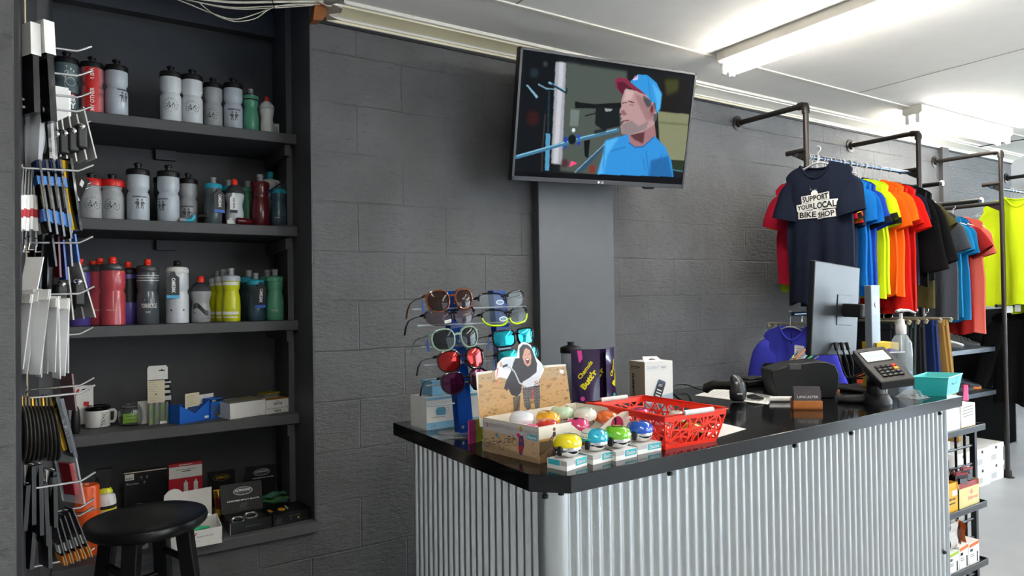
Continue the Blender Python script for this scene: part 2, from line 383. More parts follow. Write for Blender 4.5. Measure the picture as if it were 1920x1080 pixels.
# alcove: post and jamb on the right, ledge near the top, pegboard on the left
b = MB(); b.bb(AX1-0.03, AX1+0.001, 0.28, 0.42, 0.485, 3.1)
for z in (0.79, 1.19, 1.58, 1.98): b.bb(AX1-0.05, AX1-0.028, 0.23, 0.6, z, z+0.045)
struct(b.build('trim_3', M_dark, smooth=0))
b = MB(); b.bb(AX0, AX1-0.002, 0.56, AYB, 2.60, 2.66); b.bb(AX0, AX1-0.002, 0.585, AYB, 2.66, 2.72)
for x in (0.33,): 
    for z in (1.985, 1.59): b.bb(x-0.04, x+0.04, 0.59, AYB-.003, z, z+0.042)
struct(b.build('trim_4', M_dark, smooth=0))
b = MB(); b.bb(AX1-0.006, AX1+0.0005, 0.001, AYB, 0.487, 3.1); b.bb(AX0, AX1, AYB-0.006, AYB, 0.487, 3.1); struct(b.build('trim_11', M_dark, smooth=0))

# crown moulding
prof = [(0.003, 2.492), (-0.012, 2.495), (-0.014, 2.503), (-0.019, 2.505), (-0.022, 2.512), (-0.028, 2.515), (-0.048, 2.524), (-0.07, 2.531), (-0.084, 2.534), (-0.086, 2.540), (-0.098, 2.542), (-0.1, CEIL), (0.003, CEIL)]
b = MB(); n = len(prof); xs = [0.885, 0.9]+[0.9+i*0.41 for i in range(1, 15)]+[7.05]
for x in xs:
    for k, (y, z) in enumerate(prof): b.v.append((x-(0.03*sin(k*1.7) if x < 0.89 else 0), y, z))
for i in range(len(xs)-1):
    for k in range(n-1): b.f.append((i*n+k, i*n+k+1, (i+1)*n+k+1, (i+1)*n+k)); b.m.append(1 if (5 <= k <= 8 and 1 <= i < 6) or (k in (1, 2) and i < 9) else 0)
b.f.append(tuple(range(n))); b.m.append(0); b.f.append(tuple((len(xs)-1)*n+k for k in range(n-1, -1, -1))); b.m.append(0)
struct(b.build('trim_5', [M_trimw, M_trimy], smooth=30))
b = MB(); b.bb(0.8, 7.05, -0.008, 0.002, 2.482, 2.493); struct(b.build('trim_6', M_black, smooth=0))
b = MB(); b.bb(-3.3, 6.95, -0.42, -0.39, CEIL-0.007, CEIL+0.001); struct(b.build('trim_7', M_trimw, smooth=0, bevel=0.002))
M_seam = mat('ceiling_seam', '#a39f90', 0.8)
b = MB()
for x in (3.95, 6.39, 1.51, -0.93): b.bb(x-0.003, x+0.003, -7.4, -0.42, CEIL-0.002, CEIL+0.001)
struct(b.build('trim_8', M_seam, smooth=0))
b = MB(); p = at_y(592, 28, -0.02); b.prism([(0, 0), (0.03, 0.005), (0.055, 0.03), (0.05, 0.075), (0.01, 0.07)], p.y-0.03, p.y+0.03, 'y', 0, Matrix.Translation((p.x-0.02, 0, p.z-0.035)))
tag(b.build('wood_block', mat('bare_rusty_wood', '#8a5226', 0.8, var=0.4, bscale=40)), 'bare orange-brown wood block where the white moulding is broken off', 'wood block')

# cables over the alcove and along the ceiling
M_cab = mat('white_cable', '#c9c2b2', 0.5)
def spline(pts, n=8):
    out = []; P = [Vector(p) for p in pts]
    for i in range(len(P)-1):
        p0, p1, p2, p3 = P[max(i-1, 0)], P[i], P[i+1], P[min(i+2, len(P)-1)]
        for k in range(n):
            t = k/n; out.append(0.5*((2*p1)+(p2-p0)*t+(2*p0-5*p1+4*p2-p3)*t*t+(3*p1-p0-3*p2+p3)*t**3))
    out.append(P[-1]); return out
cabs = [
 ([(300,-14),(345,4),(400,26),(440,36),(480,26),(512,14),(545,8),(600,8)], 0.0022, -0.05, 'white cable sagging in the upper of two loops over the shelf alcove'),
 ([(372,4),(400,26),(430,38),(452,40),(480,34),(500,20),(520,10)], 0.002, -0.055, 'white cable sagging in the lowest loop over the shelf alcove'),
 ([(310,-12),(370,-3),(430,4),(490,4),(545,3),(606,3)], 0.005, -0.06, 'thick white cable running straight to the end of the moulding'),
 ([(320,-8),(380,6),(440,14),(500,12),(560,9),(602,8)], 0.0025, -0.045, 'thin beige cable just under the thick white cable'),
 ([(330,-6),(395,10),(450,17),(510,15),(560,12),(590,10),(615,12)], 0.002, -0.04, 'thin white cable, lower of the straight run over the alcove'),
 ([(588,-4),(600,4),(612,10),(622,11)], 0.003, -0.07, 'short white cable crossing at the broken moulding end')]
for pts, r, Y, lab in cabs:
    b = MB(); b.tube(spline([at_y(x, y, Y) for x, y in pts]), r, 6); tag(b.build('ceiling_cable', M_cab, smooth=60), lab, 'cable', 'cables over the alcove')
b = MB(); b.tube([at_y(509, -8, -0.06), at_y(512, 6, -0.075), at_y(515, 16, -0.06)], 0.0018, 6); tag(b.build('cable_tie', M_black), 'black tie around the white cable bundle over the alcove', 'cable tie')
b = MB(); b.tube(spline([at_y(781, -15, -0.12), at_y(779, 8, -0.11), at_y(781, 24, -0.11), at_y(776, 31, -0.104)]), 0.0022, 6); tag(b.build('ceiling_cable', M_cab, smooth=60), 'white cable hanging off the ceiling edge above bare block wall', 'cable')
b = MB(); b.tube([at_z(1819, 278, CEIL-0.004), at_z(1860, 271, CEIL-0.03), at_z(1990, 250, CEIL-0.01)], 0.004, 6); tag(b.build('ceiling_cable', M_black, smooth=60), 'thin black wire strung below ceiling near right-hand tube light', 'cable')
b = MB(); b.tube([(-0.074, -1.3, 1.0), (-0.074, -1.3, 2.6)], 0.0025, 6); tag(b.build('wall_cable', mat('beige_cable', '#a79a7c', 0.6), smooth=60), 'beige cable running down the wall behind the hanging packets', 'cable')

# ------------------------------------------------------------------ tube lights
M_tube = mat('lit_tube', (1.0, 0.96, 0.9), 0.5, emit=34.0)
M_fix = mat('fixture_enamel', '#cfccc3', 0.45)
def tube_light(x, y, length, along, label, group=None):
    t = thing('tube_light', label, 'ceiling light', (x, y, CEIL), 0 if along == 'x' else PI/2, group)
    b = MB(); b.prism([(-0.062, 0), (-0.062, -0.045), (-0.045, -0.058), (0.045, -0.058), (0.062, -0.045), (0.062, 0)], -length/2, length/2, 'x'); hs = b.build('housing', M_fix, t, smooth=0, bevel=0.002)
    for s in (-1, 1):
        b = MB(); 
        for e in (-1, 1): b = MB(); b.box((e*(length/2-0.012), s*0.032, -0.081), (0.02, 0.024, 0.062)); b.build('lamp_holder', M_white, hs, bevel=0.002)
        b = MB(); b.tube([(-length/2+0.03, s*0.032, -0.088), (length/2-0.03, s*0.032, -0.088)], 0.0165, 12); b.build('lamp_tube', M_tube, t)
    return t
tube_light(2.72, -1.68, 2.44, 'y', 'long twin tube light above the counter, end nearest the television', 'ceiling tube lights')
tube_light(5.18, -0.43, 1.3, 'x', 'short twin tube light above the clothes racks', 'ceiling tube lights')
for x, y, L, a in ((0.35, -3.6, 2.44, 'y'), (2.72, -5.2, 2.44, 'y'), (5.3, -3.6, 2.44, 'y'), (7.8, -2.6, 2.44, 'y')):
    tube_light(x, y, L, a, 'twin tube light on the ceiling behind the photographer, off the picture', 'ceiling tube lights')

# ------------------------------------------------------------------ alcove shelves
SZ = [2.071, 1.677, 1.279, 0.883, 0.487]
names = ['topmost', 'second from top', 'middle', 'second from bottom']
for z, nm in zip(SZ[:4], names):
    b = MB(); b.bb(AX0+0.001, AX1-0.002, 0.212, AYB-0.002, z-0.042, z)
    tag(b.build('wooden_shelf', M_dark, smooth=0, bevel=0.003), nm+' charcoal painted board shelf in the alcove', 'shelf', 'alcove shelves')
b = MB(); b.bb(AX0+0.001, AX1+0.006, -0.022, AYB-0.002, 0.446, SZ[4])
tag(b.build('wooden_shelf', M_dark, smooth=0, bevel=0.003), 'lowest and deepest charcoal shelf, flush with the block wall', 'shelf', 'alcove shelves')

# ================================================================== COUNTER
H = 0.985; T = 0.038
ct = thing('sales_counter', 'sales counter with glossy black top and corrugated metal sides', 'counter', (0.86, -1.5, 0))
ct.location = (0, 0, 0)
def top_mat():
    M = mat('black_laminate', '#0c0d0e', 0.1, var=0.3, bscale=30); n = M.node_tree; nz = [x for x in n.nodes if x.type == 'TEX_NOISE'][0]
    mp = n.nodes.new('ShaderNodeMapping'); mp.inputs['Scale'].default_value = (0.4, 8, 8); tc = [x for x in n.nodes if x.type == 'TEX_COORD'][0]
    n.links.new(tc.outputs['Object'], mp.inputs[0]); n.links.new(mp.outputs[0], nz.inputs['Vector']); return M
poly = [(0.815, -0.755), (0.815, -1.502), (0.880, -1.566), (2.691, -1.516), (2.691, -0.755)]
b = MB(); b.prism(poly, H-T, H, 'z'); b.build('countertop', top_mat(), ct, smooth=0, bevel=0.0015)
# corrugated sheet: real waves, one mesh per side
M_corr = mat('galvanised_steel', '#c8cdce', 0.28, 0.9, bscale=90, var=0.03)
def corr(p0, p1, nrm, phase=0.0):
    p0, p1, nrm = Vector(p0), Vector(p1), Vector(nrm); L = (p1-p0).length; n = int(L/0.032*12); vs = []; fs = []
    for i in range(n+1):
        t = i/n; a = t*L/0.032*2*PI+phase; c = p0.lerp(p1, t)+nrm*(0.0062*(math.tanh(2.2*cos(a))*.8+.2*cos(a)))
        vs += [(c.x, c.y, 0.0), (c.x, c.y, H-T)]
    for i in range(n): fs.append((2*i, 2*i+2, 2*i+3, 2*i+1))
    return MB().add(vs, fs)
PX0, PX1, PY0, PY1 = 0.868, 2.665, -1.505, -0.80; PYR = -1.466
b = corr((PX0+0.04, PY0, 0), (PX1, PYR, 0), (0, -1, 0)); b.build('corrugated_front', M_corr, ct, smooth=80)
b = corr((PX0, PY1, 0), (PX0, PY0+0.04, 0), (-1, 0, 0)); b.build('corrugated_side', M_corr, ct, smooth=80)
b = MB(); cs = [(PX0+0.04-0.046*cos(a), PY0+0.04-0.046*sin(a)) for a in [PI/2*k/8 for k in range(9)]]
b.add([(x, y, z) for x, y in cs for z in (0, H-T)], [(2*i, 2*i+2, 2*i+3, 2*i+1) for i in range(8)]); b.build('corner_sheet', M_corr, ct, smooth=80)
b = MB(); b.bb(PX0+0.01, PX1-0.01, PYR+0.012, PYR+0.03, 0, H-T); b.bb(PX0+0.01, PX0+0.03, PY0+0.03, PY1, 0, H-T); b.bb(PX1-0.03, PX1-0.01, PYR+0.03, PY1, 0, H-T)
b.bb(PX0+0.03, PX1-0.03, PYR+0.03, PY1, 0.45, 0.47)
b.build('carcass', mat('raw_board', '#7d7568', 0.8), ct, smooth=0)
b = MB(); b.bb(PX1-0.001, PX1+0.004, PYR-0.008, PYR+0.05, 0, H-T); b.build('edge_trim', M_steel, ct, smooth=0)
M_screw = mat('screw_steel', '#2a2a2c', 0.4, 0.8)
for px, z in ((1243, 0), (1484, 0), (1594, 0), (1768, 0)):
    x = at_y(px, 850, PY0+.02).x; yy = PY0+(PYR-PY0)*(x-PX0)/(PX1-PX0); b = MB(); Mx = Matrix.Translation((x, yy-0.007, H-T-0.022)) @ Matrix.Rotation(PI/2, 4, 'X'); b.lathe([(0.0075, 0), (0.0075, 0.003), (0.005, 0.006), (0.0045, 0.009)], 6, 0, Mx); b.build('screw', M_screw, ct, smooth=0)
p = at_y(1768, 1033, PYR); b = MB(); b.lathe([(0.0075, 0), (0.0075, 0.003), (0.005, 0.006), (0.0045, 0.009)], 6, 0, Matrix.Translation((p.x-0.01, PYR-0.007, p.z)) @ Matrix.Rotation(PI/2, 4, 'X')); b.build('screw', M_screw, ct, smooth=0)
for px in (1022, 1052):
    x = at_y(px, 925, PY0-0.02); b = MB(); b.lathe([(0.007, -0.012), (0.007, -0.005), (0.0045, -0.004), (0.0045, 0)], 8, 0, Matrix.Translation((x.x, PY0-0.02, H-T))); b.build('screw', M_screw, ct, smooth=0)

# ================================================================== TELEVISION
def tv():
    c = Vector((2.071, -0.329, 2.156)); a, t, rl = math.radians(-4.989), math.radians(12.933), math.radians(1.269)
    right = Vector((cos(a), sin(a), 0)); nn = Vector((sin(a), -cos(a), 0)); u = Vector((0, 0, 1))*cos(t)+nn*sin(t)
    r = right*cos(rl)+u*sin(rl); u = -right*sin(rl)+u*cos(rl); n = r.cross(u)
    root = thing('television', 'wall-mounted flat black television tilted down, showing a man in blue', 'television')
    Mx = Matrix(((r.x, u.x, n.x, c.x), (r.y, u.y, n.y, c.y), (r.z, u.z, n.z, c.z), (0, 0, 0, 1)))
    root.matrix_world = Mx
    W, Hh = 0.97, 0.558; bz = 0.012
    # local axes: x right, y up, z towards the viewer
    b = MB(); b.bb(-W/2, W/2, -Hh/2, Hh/2, -0.035, -0.004); b.bb(-W/2, W/2, Hh/2-bz, Hh/2, -0.006, 0.0); b.bb(-W/2, W/2, -Hh/2, -Hh/2+0.02, -0.006, 0.0)
    b.bb(-W/2, -W/2+bz, -Hh/2, Hh/2, -0.006, 0.0); b.bb(W/2-bz, W/2, -Hh/2, Hh/2, -0.006, 0.0); b.bb(-0.3, 0.3, -0.2, 0.12, -0.065, -0.03)
    b.build('casing', mat('tv_plastic', '#1b1b1e', 0.35), root, smooth=0, bevel=0.0015)
    b = MB(); mp = plane_map((0, 0, 0.0006), (1, 0, 0), (0, 1, 0)); b.flat([circ(-0.028, -Hh/2+0.010, 0.006, 14)], mp); b.text('LG', mp, 0.010, c=(-0.008, -Hh/2+0.010), bold=0.02)
    b.build('logo', mat('logo_silver', '#c9c9cc', 0.4, 0.3), root, smooth=0)
    b = MB(); b.tube([(0.24, -Hh/2-0.001, -0.015), (0.25, -Hh/2-0.006, -0.012), (0.30, -Hh/2-0.006, -0.012), (0.31, -Hh/2-0.001, -0.015)], 0.005, 8); b.build('sensor', M_black, root)
    w, h = W-2*bz, Hh-bz-0.02; o = c+r*(-w/2)+u*(-Hh/2+0.02)
    def px(x, y):   # a point of the picture -> metres on the screen
        d = ray(x, y); k = (c-CAM).dot(n)/d.dot(n); q = CAM+d*k-o; return (q.dot(r), q.dot(u))
    Z = lambda *pts: [px(940+x/3.6, 70+y/3.6) for x, y in pts]
    cv = Canvas(w, h, 420, 236, '#15191a')
    cv.poly(Z((440,170),(850,232),(850,700),(640,930),(400,900)), '#4a524c', 1, 5); cv.poly(Z((150,80),(380,120),(360,940),(100,930)), '#0c1013', 0.9, 8)
    cv.poly(Z((1080,260),(1280,290),(1270,520),(1085,500)), '#15130f', 1, 2); cv.poly(Z((1105,285),(1200,285),(1195,360),(1120,390)), '#4b4e22', 0.6, 8)
    cv.poly(Z((1060,500),(1270,520),(1245,835),(1140,825),(1070,690)), '#7e8263', 1, 2); cv.line(Z((1075,575),(1258,590)), 0.012, '#5d6047', 0.6, 2)
    cv.poly(Z((370,165),(440,172),(412,860),(340,850)), '#9a9da5', 1, 2); cv.poly(Z((395,168),(425,170),(385,850),(352,850)), '#c3c3cb', 0.8, 3)
    cv.poly(Z((1150,835),(1245,835),(1235,915),(1160,900)), '#26311f', 1, 4); cv.line(Z((1165,895),(1230,905)), 0.006, '#3f7488', 0.9, 1)
    cv.disc(Z((215,545))[0], 0.03, '#3a1414', 0.7, 8); cv.disc(Z((300,180))[0], 0.01, '#3b4447', 0.7, 4); cv.disc(Z((225,240))[0], 0.02, '#23303a', 0.7, 5)
    cv.poly(Z((170,322),(182,322),(252,400),(240,412)), '#7aa3b5', 1, 1); cv.line(Z((255,318),(305,345),(360,350)), 0.006, '#6d96a8', 1, 1); cv.line(Z((325,305),(360,325),(430,360)), 0.009, '#6fa5c0', 1, 1); cv.line(Z((345,320),(440,375),(445,350)), 0.008, '#16242b', 1, 1)
    cv.line(Z((325,365),(318,640)), 0.008, '#1d3440', 1, 1); cv.poly(Z((303,650),(333,650),(325,900),(297,900)), '#4f8fb0', 1, 1); cv.line(Z((300,520),(280,760),(275,900)), 0.007, '#37302e', 1, 2)
    cv.poly(Z((470,485),(530,490),(520,600),(465,600)), '#6a7570', 1, 2); cv.disc(Z((490,627))[0], 0.009, '#c5d8d2', 1, 1)
    cv.poly(Z((500,430),(540,440),(640,450),(820,440),(825,480),(650,480),(500,478)), '#0e1312', 1, 1); cv.poly(Z((640,470),(800,470),(805,600),(690,625),(635,590)), '#141a1a', 1, 2); cv.line(Z((570,530),(650,510)), 0.006, '#161d1c', 1, 1); cv.poly(Z((700,480),(755,484),(740,500),(705,500)), '#9aa39e', 0.8, 1)
    cv.line(Z((105,808),(330,745),(560,680),(790,625)), 0.017, '#3d6f8c', 1, 1); cv.line(Z((110,800),(560,672),(780,620)), 0.004, '#8fc3da', 1, 1); cv.line(Z((640,640),(700,628)), 0.02, '#0c1218', 0.8, 2)
    cv.disc(Z((480,690))[0], 0.022, '#0a1018', 1, 2); cv.disc(Z((437,690))[0], 0.01, '#1d3f9a', 1, 1, ry=0.014); cv.disc(Z((525,670))[0], 0.008, '#2147b0', 1, 1, ry=0.012); cv.disc(Z((525,715))[0], 0.009, '#1f3ea0', 1, 1); cv.disc(Z((432,740))[0], 0.008, '#2244a8', 1, 1)
    cv.poly(Z((740,680),(790,640),(560,900),(500,912)), '#2f4b60', 1, 1); cv.line(Z((700,720),(500,910)), 0.005, '#7fa8c8', 0.8, 1); cv.poly(Z((560,700),(600,690),(590,820),(565,800)), '#0a0f12', 1, 1)
    cv.poly(Z((475,835),(515,850),(460,875)), '#ff4a7a', 1, 1); cv.disc(Z((430,850))[0], 0.02, '#4a1722', 0.8, 5); cv.disc(Z((615,890))[0], 0.02, '#7a2a16', 0.8, 5)
    # the man: neck, face in profile, ear, hair, cap, shirt
    cv.poly(Z((860,640),(1035,560),(1050,690),(990,735),(900,745),(862,700)), '#9a6f72', 1, 1); cv.poly(Z((870,660),(975,610),(960,720),(900,690)), '#4b2429', 0.9, 3)
    cv.poly(Z((840,345),(960,370),(1030,430),(1050,520),(1035,590),(960,640),(870,660),(815,650),(808,600),(830,570),(808,565),(818,545),(806,535),(820,520),(799,505),(812,470),(815,420)), '#b08d8e', 1, 1)
    cv.poly(Z((815,590),(880,560),(930,600),(1000,560),(980,620),(870,662),(815,655)), '#7d7476', 0.8, 3); cv.poly(Z((900,380),(1000,420),(1040,560),(980,560),(930,450)), '#8a6566', 0.7, 5)
    cv.poly(Z((960,390),(1020,430),(1010,470),(985,470),(965,430)), '#3a4248', 0.9, 2); cv.disc(Z((1022,490))[0], 0.016, '#8f6163', 1, 1, ry=0.03); cv.disc(Z((1020,485))[0], 0.008, '#5a2f33', 1, 1, ry=0.017); cv.poly(Z((1030,520),(1055,510),(1050,560),(1032,575)), '#4e5356', 1, 1)
    cv.line(Z((820,445),(850,438)), 0.004, '#4a2c2e', 1, 1); cv.line(Z((862,432),(900,440)), 0.005, '#4a2c2e', 1, 1); cv.line(Z((868,455),(895,457)), 0.003, '#3d2225', 1, 1); cv.line(Z((822,566),(862,560)), 0.005, '#5d2a30', 1, 1); cv.poly(Z((805,500),(830,490),(852,520),(830,530)), '#7a4a4c', 0.8, 2); cv.poly(Z((846,350),(900,370),(880,420),(830,430)), '#c9a9a8', 0.8, 4)
    cv.poly(Z((875,295),(925,250),(990,255),(1050,305),(1085,380),(1075,480),(1052,515),(1040,440),(1015,435),(985,390),(930,350),(880,330)), '#2f8fd2', 1, 1); cv.poly(Z((1020,300),(1085,380),(1075,480),(1052,510),(1050,430)), '#55b2ea', 0.7, 4); cv.line(Z((990,255),(1000,330),(1015,435)), 0.003, '#1f6faa', 1, 1)
    cv.poly(Z((768,285),(800,268),(850,278),(890,315),(985,390),(940,375),(870,338),(835,352),(822,388),(780,345)), '#7c2a40', 1, 1); cv.poly(Z((785,300),(830,300),(870,335),(832,350),(822,388),(790,345)), '#54192b', 1, 2); cv.poly(Z((890,280),(905,262),(925,255),(922,285),(895,290)), '#d8d2e8', 0.8, 1); cv.line(Z((893,278),(918,262)), 0.004, '#b0284a', 1, 0)
    cv.poly(Z((650,930),(690,790),(705,700),(860,655),(870,715),(905,745),(960,740),(1040,668),(1110,740),(1150,830),(1168,960),(650,960)), '#2f8ad0', 1, 1); cv.poly(Z((650,930),(690,790),(705,700),(800,670),(720,790),(690,930)), '#57b4ec', 0.7, 5); cv.line(Z((865,712),(905,742),(960,738),(1035,672)), 0.006, '#1d5f9c', 1, 1)
    for q in (((700,740),(690,900)), ((980,770),(1000,940)), ((960,820),(975,900)), ((1090,790),(1020,930)), ((840,740),(740,770))): cv.line(Z(*q), 0.006, '#1c5a98', 0.6, 2)
    cv.poly(Z((1010,830),(1130,800),(1160,950),(1000,950)), '#174f8a', 0.75, 5)
    cv.poly(Z((80,905),(1240,945),(1240,1010),(80,1010)), '#06080a', 1, 1); cv.poly(Z((100,60),(165,60),(165,95),(800,205),(1300,270),(1300,240),(1330,240),(1330,60)), '#0c0e0f', 0.5, 3)
    for i_ in range(3): cv.img[..., i_] = cv.blur(cv.img[..., i_], 1)
    cv.img *= np.clip(1+np.random.normal(0, .05, cv.img.shape[:2])[..., None], .8, 1.2)
    mpz = lambda A, B: (-w/2+A, -Hh/2+0.02+B, -0.0035)
    cv.sheet('screen', mpz, attr_mat('screen_picture', 0.3, emit=0.85, spec=0.0), root)
    # wall bracket
    inv = Mx.inverted(); b = MB(); q = inv @ Vector((2.09, -0.05, 2.12)); b.tube([(0, 0, -0.06), tuple(q)], 0.02, 8); q2 = inv @ Vector((2.09, -0.045, 2.0)); b.tube([tuple(inv @ Vector((2.09, -0.055, 1.98))), tuple(inv @ Vector((2.09, -0.055, 2.26)))], 0.03, 8, ra=0.4)
    b.build('wall_bracket', M_black, root)
tv()

# ================================================================== BOTTLES IN THE ALCOVE
def maps(dx, dy, dz):
    return {'F': plane_map((0, -dy/2, 0), (1,0,0), (0,0,1), 0.0004), 'L': plane_map((-dx/2, 0, 0), (0,-1,0), (0,0,1), 0.0004),
            'R': plane_map((dx/2, 0, 0), (0,1,0), (0,0,1), 0.0004), 'T': plane_map((0, 0, dz), (1,0,0), (0,1,0), 0.0004)}
def plast(name, col, rough=0.32, trans=0.0): return mat(name, col, rough, trans=trans, coat=0.15, bscale=30)
PLASTIC = {'frost': plast('frosted_plastic', '#d6dadc', 0.4, 0.12), 'clearb': plast('cloudy_clear_plastic', '#c6ced4', 0.22, 0.2), 'smoke': plast('smoky_plastic', '#5e6b70', 0.25, 0.3), 'dim': plast('dim_grey_plastic', '#aeb0b0', 0.35, 0.2),
  'greyg': plast('grey_green_plastic', '#56666a'), 'pink': plast('rosy_plastic', '#b0686e'), 'red': plast('red_plastic', '#c8201c'), 'redb': plast('metallic_red_plastic', '#b3434a', 0.22), 'black': M_black, 'green': plast('sea_green_plastic', '#4f9474'), 'white': plast('white_plastic', '#d6d4d0'),
  'teal': plast('teal_plastic', '#1f9db4'), 'maroon': plast('maroon_plastic', '#541319', 0.18), 'purple': plast('violet_plastic', '#584a96'), 'gunmetal': plast('gunmetal_plastic', '#4d5258', 0.22), 'silverw': plast('pearl_plastic', '#bfc3c8', 0.2), 'yellow': plast('acid_yellow_plastic', '#cdd01c', 0.3), 'nozgrey': plast('nozzle_grey', '#8d9092'), 'orange': plast('orange_red_plastic', '#e8321c'), 'darkteal': plast('dark_teal_plastic', '#22383f'), 'blueg': plast('blue_grey_plastic', '#3c5564', 0.25, 0.2), 'dgrey': plast('dark_grey_plastic', '#3a3b3e')}
SH = {
 'squeeze': (0.214, [(.033,0),(.0375,.004),(.0375,.092),(.035,.101),(.0312,.107),(.0312,.110),(.035,.116),(.0375,.125),(.0375,.168),(.034,.174)], [(.0345,.166),(.0388,.167),(.0388,.183),(.0365,.188),(.022,.192),(.013,.194)], [(.010,.192),(.010,.205),(.0138,.206),(.0138,.211),(.010,.214)], 0.037),
 'wide': (0.168, [(.036,0),(.0395,.004),(.0395,.083),(.036,.098),(.030,.110),(.031,.114),(.037,.122),(.037,.13)], [(.037,.12),(.0405,.121),(.0405,.139),(.036,.146),(.02,.149)], [(.0125,.147),(.0125,.160),(.0155,.161),(.0155,.165),(.011,.168)], 0.0395),
 'insul': (0.236, [(.034,0),(.0375,.003),(.0375,.105),(.034,.115),(.034,.122),(.0375,.132),(.0375,.182),(.036,.186),(.036,.190)], [(.036,.188),(.0375,.190),(.0375,.204),(.033,.211),(.018,.214)], [(.0125,.212),(.0125,.217),(.0110,.218),(.0125,.222),(.0110,.225),(.012,.231),(.009,.236)], 0.0375),
 'podium': (0.215, [(.032,0),(.0355,.004),(.0365,.06),(.0345,.095),(.0305,.118),(.0295,.126),(.0325,.133),(.0345,.150),(.0345,.166)], [(.035,.162),(.037,.164),(.037,.178),(.034,.183),(.0215,.187)], [(.0125,.185),(.0115,.203),(.0135,.204),(.0125,.215)], 0.036),
 'sport': (0.19, [(.030,0),(.034,.004),(.0345,.05),(.030,.075),(.0295,.082),(.033,.100),(.037,.116),(.037,.125),(.031,.132)], [(.033,.128),(.0385,.131),(.036,.143),(.024,.158),(.016,.165)], [(.0125,.163),(.0125,.178),(.0105,.186),(.007,.19)], 0.033)}
def bottle(kind, px, top, Y, sz, label, body, lid, noz, deco=None, xs=1.0, px_y=500):
    H0, pb, pl, pn, r = SH[kind]; P = at_y(px, px_y, Y); zt = at_y(px, top, Y).z; k = (zt-sz)/H0; kr = min(max(k, 0.86), 1.12)*xs
    t = thing('water_bottle', label, 'bottle', (P.x, Y, sz), 0, 'bike water bottles on the alcove shelves'); ang = face_cam((P.x, Y))
    S = Matrix.Diagonal((kr, kr, k, 1)); mats = [PLASTIC[body] if isinstance(body, str) else body, M_ink, M_paper, M_ghost, PLASTIC['red'], PLASTIC['yellow']]
    b = MB(); b.lathe(pb, 28, 0, S)
    def rad(z):
        zz = z/k
        for (r0, z0), (r1, z1) in zip(pb, pb[1:]):
            if z0 <= zz <= z1: return kr*(r0+(r1-r0)*(zz-z0)/max(z1-z0, 1e-6))
        return kr*r
    if deco: deco(b, cyl_map(rad, ang), k, r*kr)
    b.build('body', mats, t, smooth=50)
    b = MB(); b.lathe(pl, 28, 0, S)
    if kind in ('squeeze', 'wide'):
        for q in range(36): a = 2*PI*q/36; b.box((pl[1][0]*cos(a)*kr, pl[1][0]*sin(a)*kr, (pl[1][1]+pl[2][1])/2*k), (0.0012, 0.002, (pl[2][1]-pl[1][1])*k*0.8), 0, a)
    ld = b.build('lid', PLASTIC[lid], t, smooth=40)
    b = MB(); b.lathe(pn, 16, 0, S); b.build('nozzle', PLASTIC[noz], ld, smooth=40); return t
def d_logo(cx=0.0, z=0.055, arc='LANCASTER', s=0.028, m=1):
    def f(b, mp, k, r):
        bike_print(b, mp, cx, z, s, m); n = len(arc)
        for i, ch in enumerate(arc):
            a = PI*(0.93-0.86*i/(n-1)); b.text(ch, mp, 0.0055, c=(cx+0.027*cos(a), z+0.004+0.026*sin(a)), rot=a-PI/2, bold=0.03, m=3)
        w = 'BICYCLE SHOP'; n = len(w)
        for i, ch in enumerate(w):
            if ch != ' ': a = PI*(1.15+0.7*i/(n-1)); b.text(ch, mp, 0.0032, c=(cx+0.027*cos(a), z+0.006+0.026*sin(a)), rot=a+PI/2, bold=0.02, m=3)
    return f
def d_fig(cx=0.0, z=0.085):
    def f(b, mp, k, r):
        b.text('LANCASTER BICYCLE SHOP', mp, 0.0062, w=0.05, c=(cx, z), bold=0.06, m=1)
        for s in (-1, 1):
            x = cx+s*0.0075; b.flat([circ(x, z-0.012, 0.0042, 8), [(x-.005, z-.018), (x+.005, z-.018), (x+.004, z-.034), (x-.004, z-.034)], [(x-.004, z-.034), (x-.001, z-.034), (x-.002, z-.046), (x-.005, z-.046)], [(x+.001, z-.034), (x+.004, z-.034), (x+.005, z-.046), (x+.002, z-.046)]], mp, 3)
            b.ribbon([(x+s*.004, z-.02), (x+s*.010, z-.027)], 0.003, mp, 1); b.ribbon(circ(x, z-.026, .005, 6), 0.0012, mp, 1, True)
        b.ribbon([(cx-.014, z-0.053), (cx+.014, z-.053)], .003, mp, 3)
    return f
def d_other(b, mp, k, r):
    st = [(-r*0.6+i*r*0.15) for i in range(9)]
    for a0, a1 in zip(st, st[1:]): b.flat([[(a0, .005), (a1, .005), (a1, .165*k), (a0, .165*k)]], mp, 4)
    mp2 = lambda a, c: mp(a, c) if False else tuple(Vector(mp(a, c))+Vector(mp(a, c)).cross(Vector((0,0,1)))*0)
    mq = lambda a, c: tuple(Vector((v:=mp(a, c)))*1.0+Vector((v[0], v[1], 0)).normalized()*0.0006)
    b.text('MY OTHER CAR IS A', mq, 0.0135, w=0.155*k, c=(0.0, 0.085*k), rot=PI/2, bold=0.02, m=2)
    b.text('BICYCLE SHOP', mp, 0.005, w=0.024, c=(0.031, .098), bold=.05, m=1); bike_print(b, mp, 0.033, 0.07, 0.018, 1)
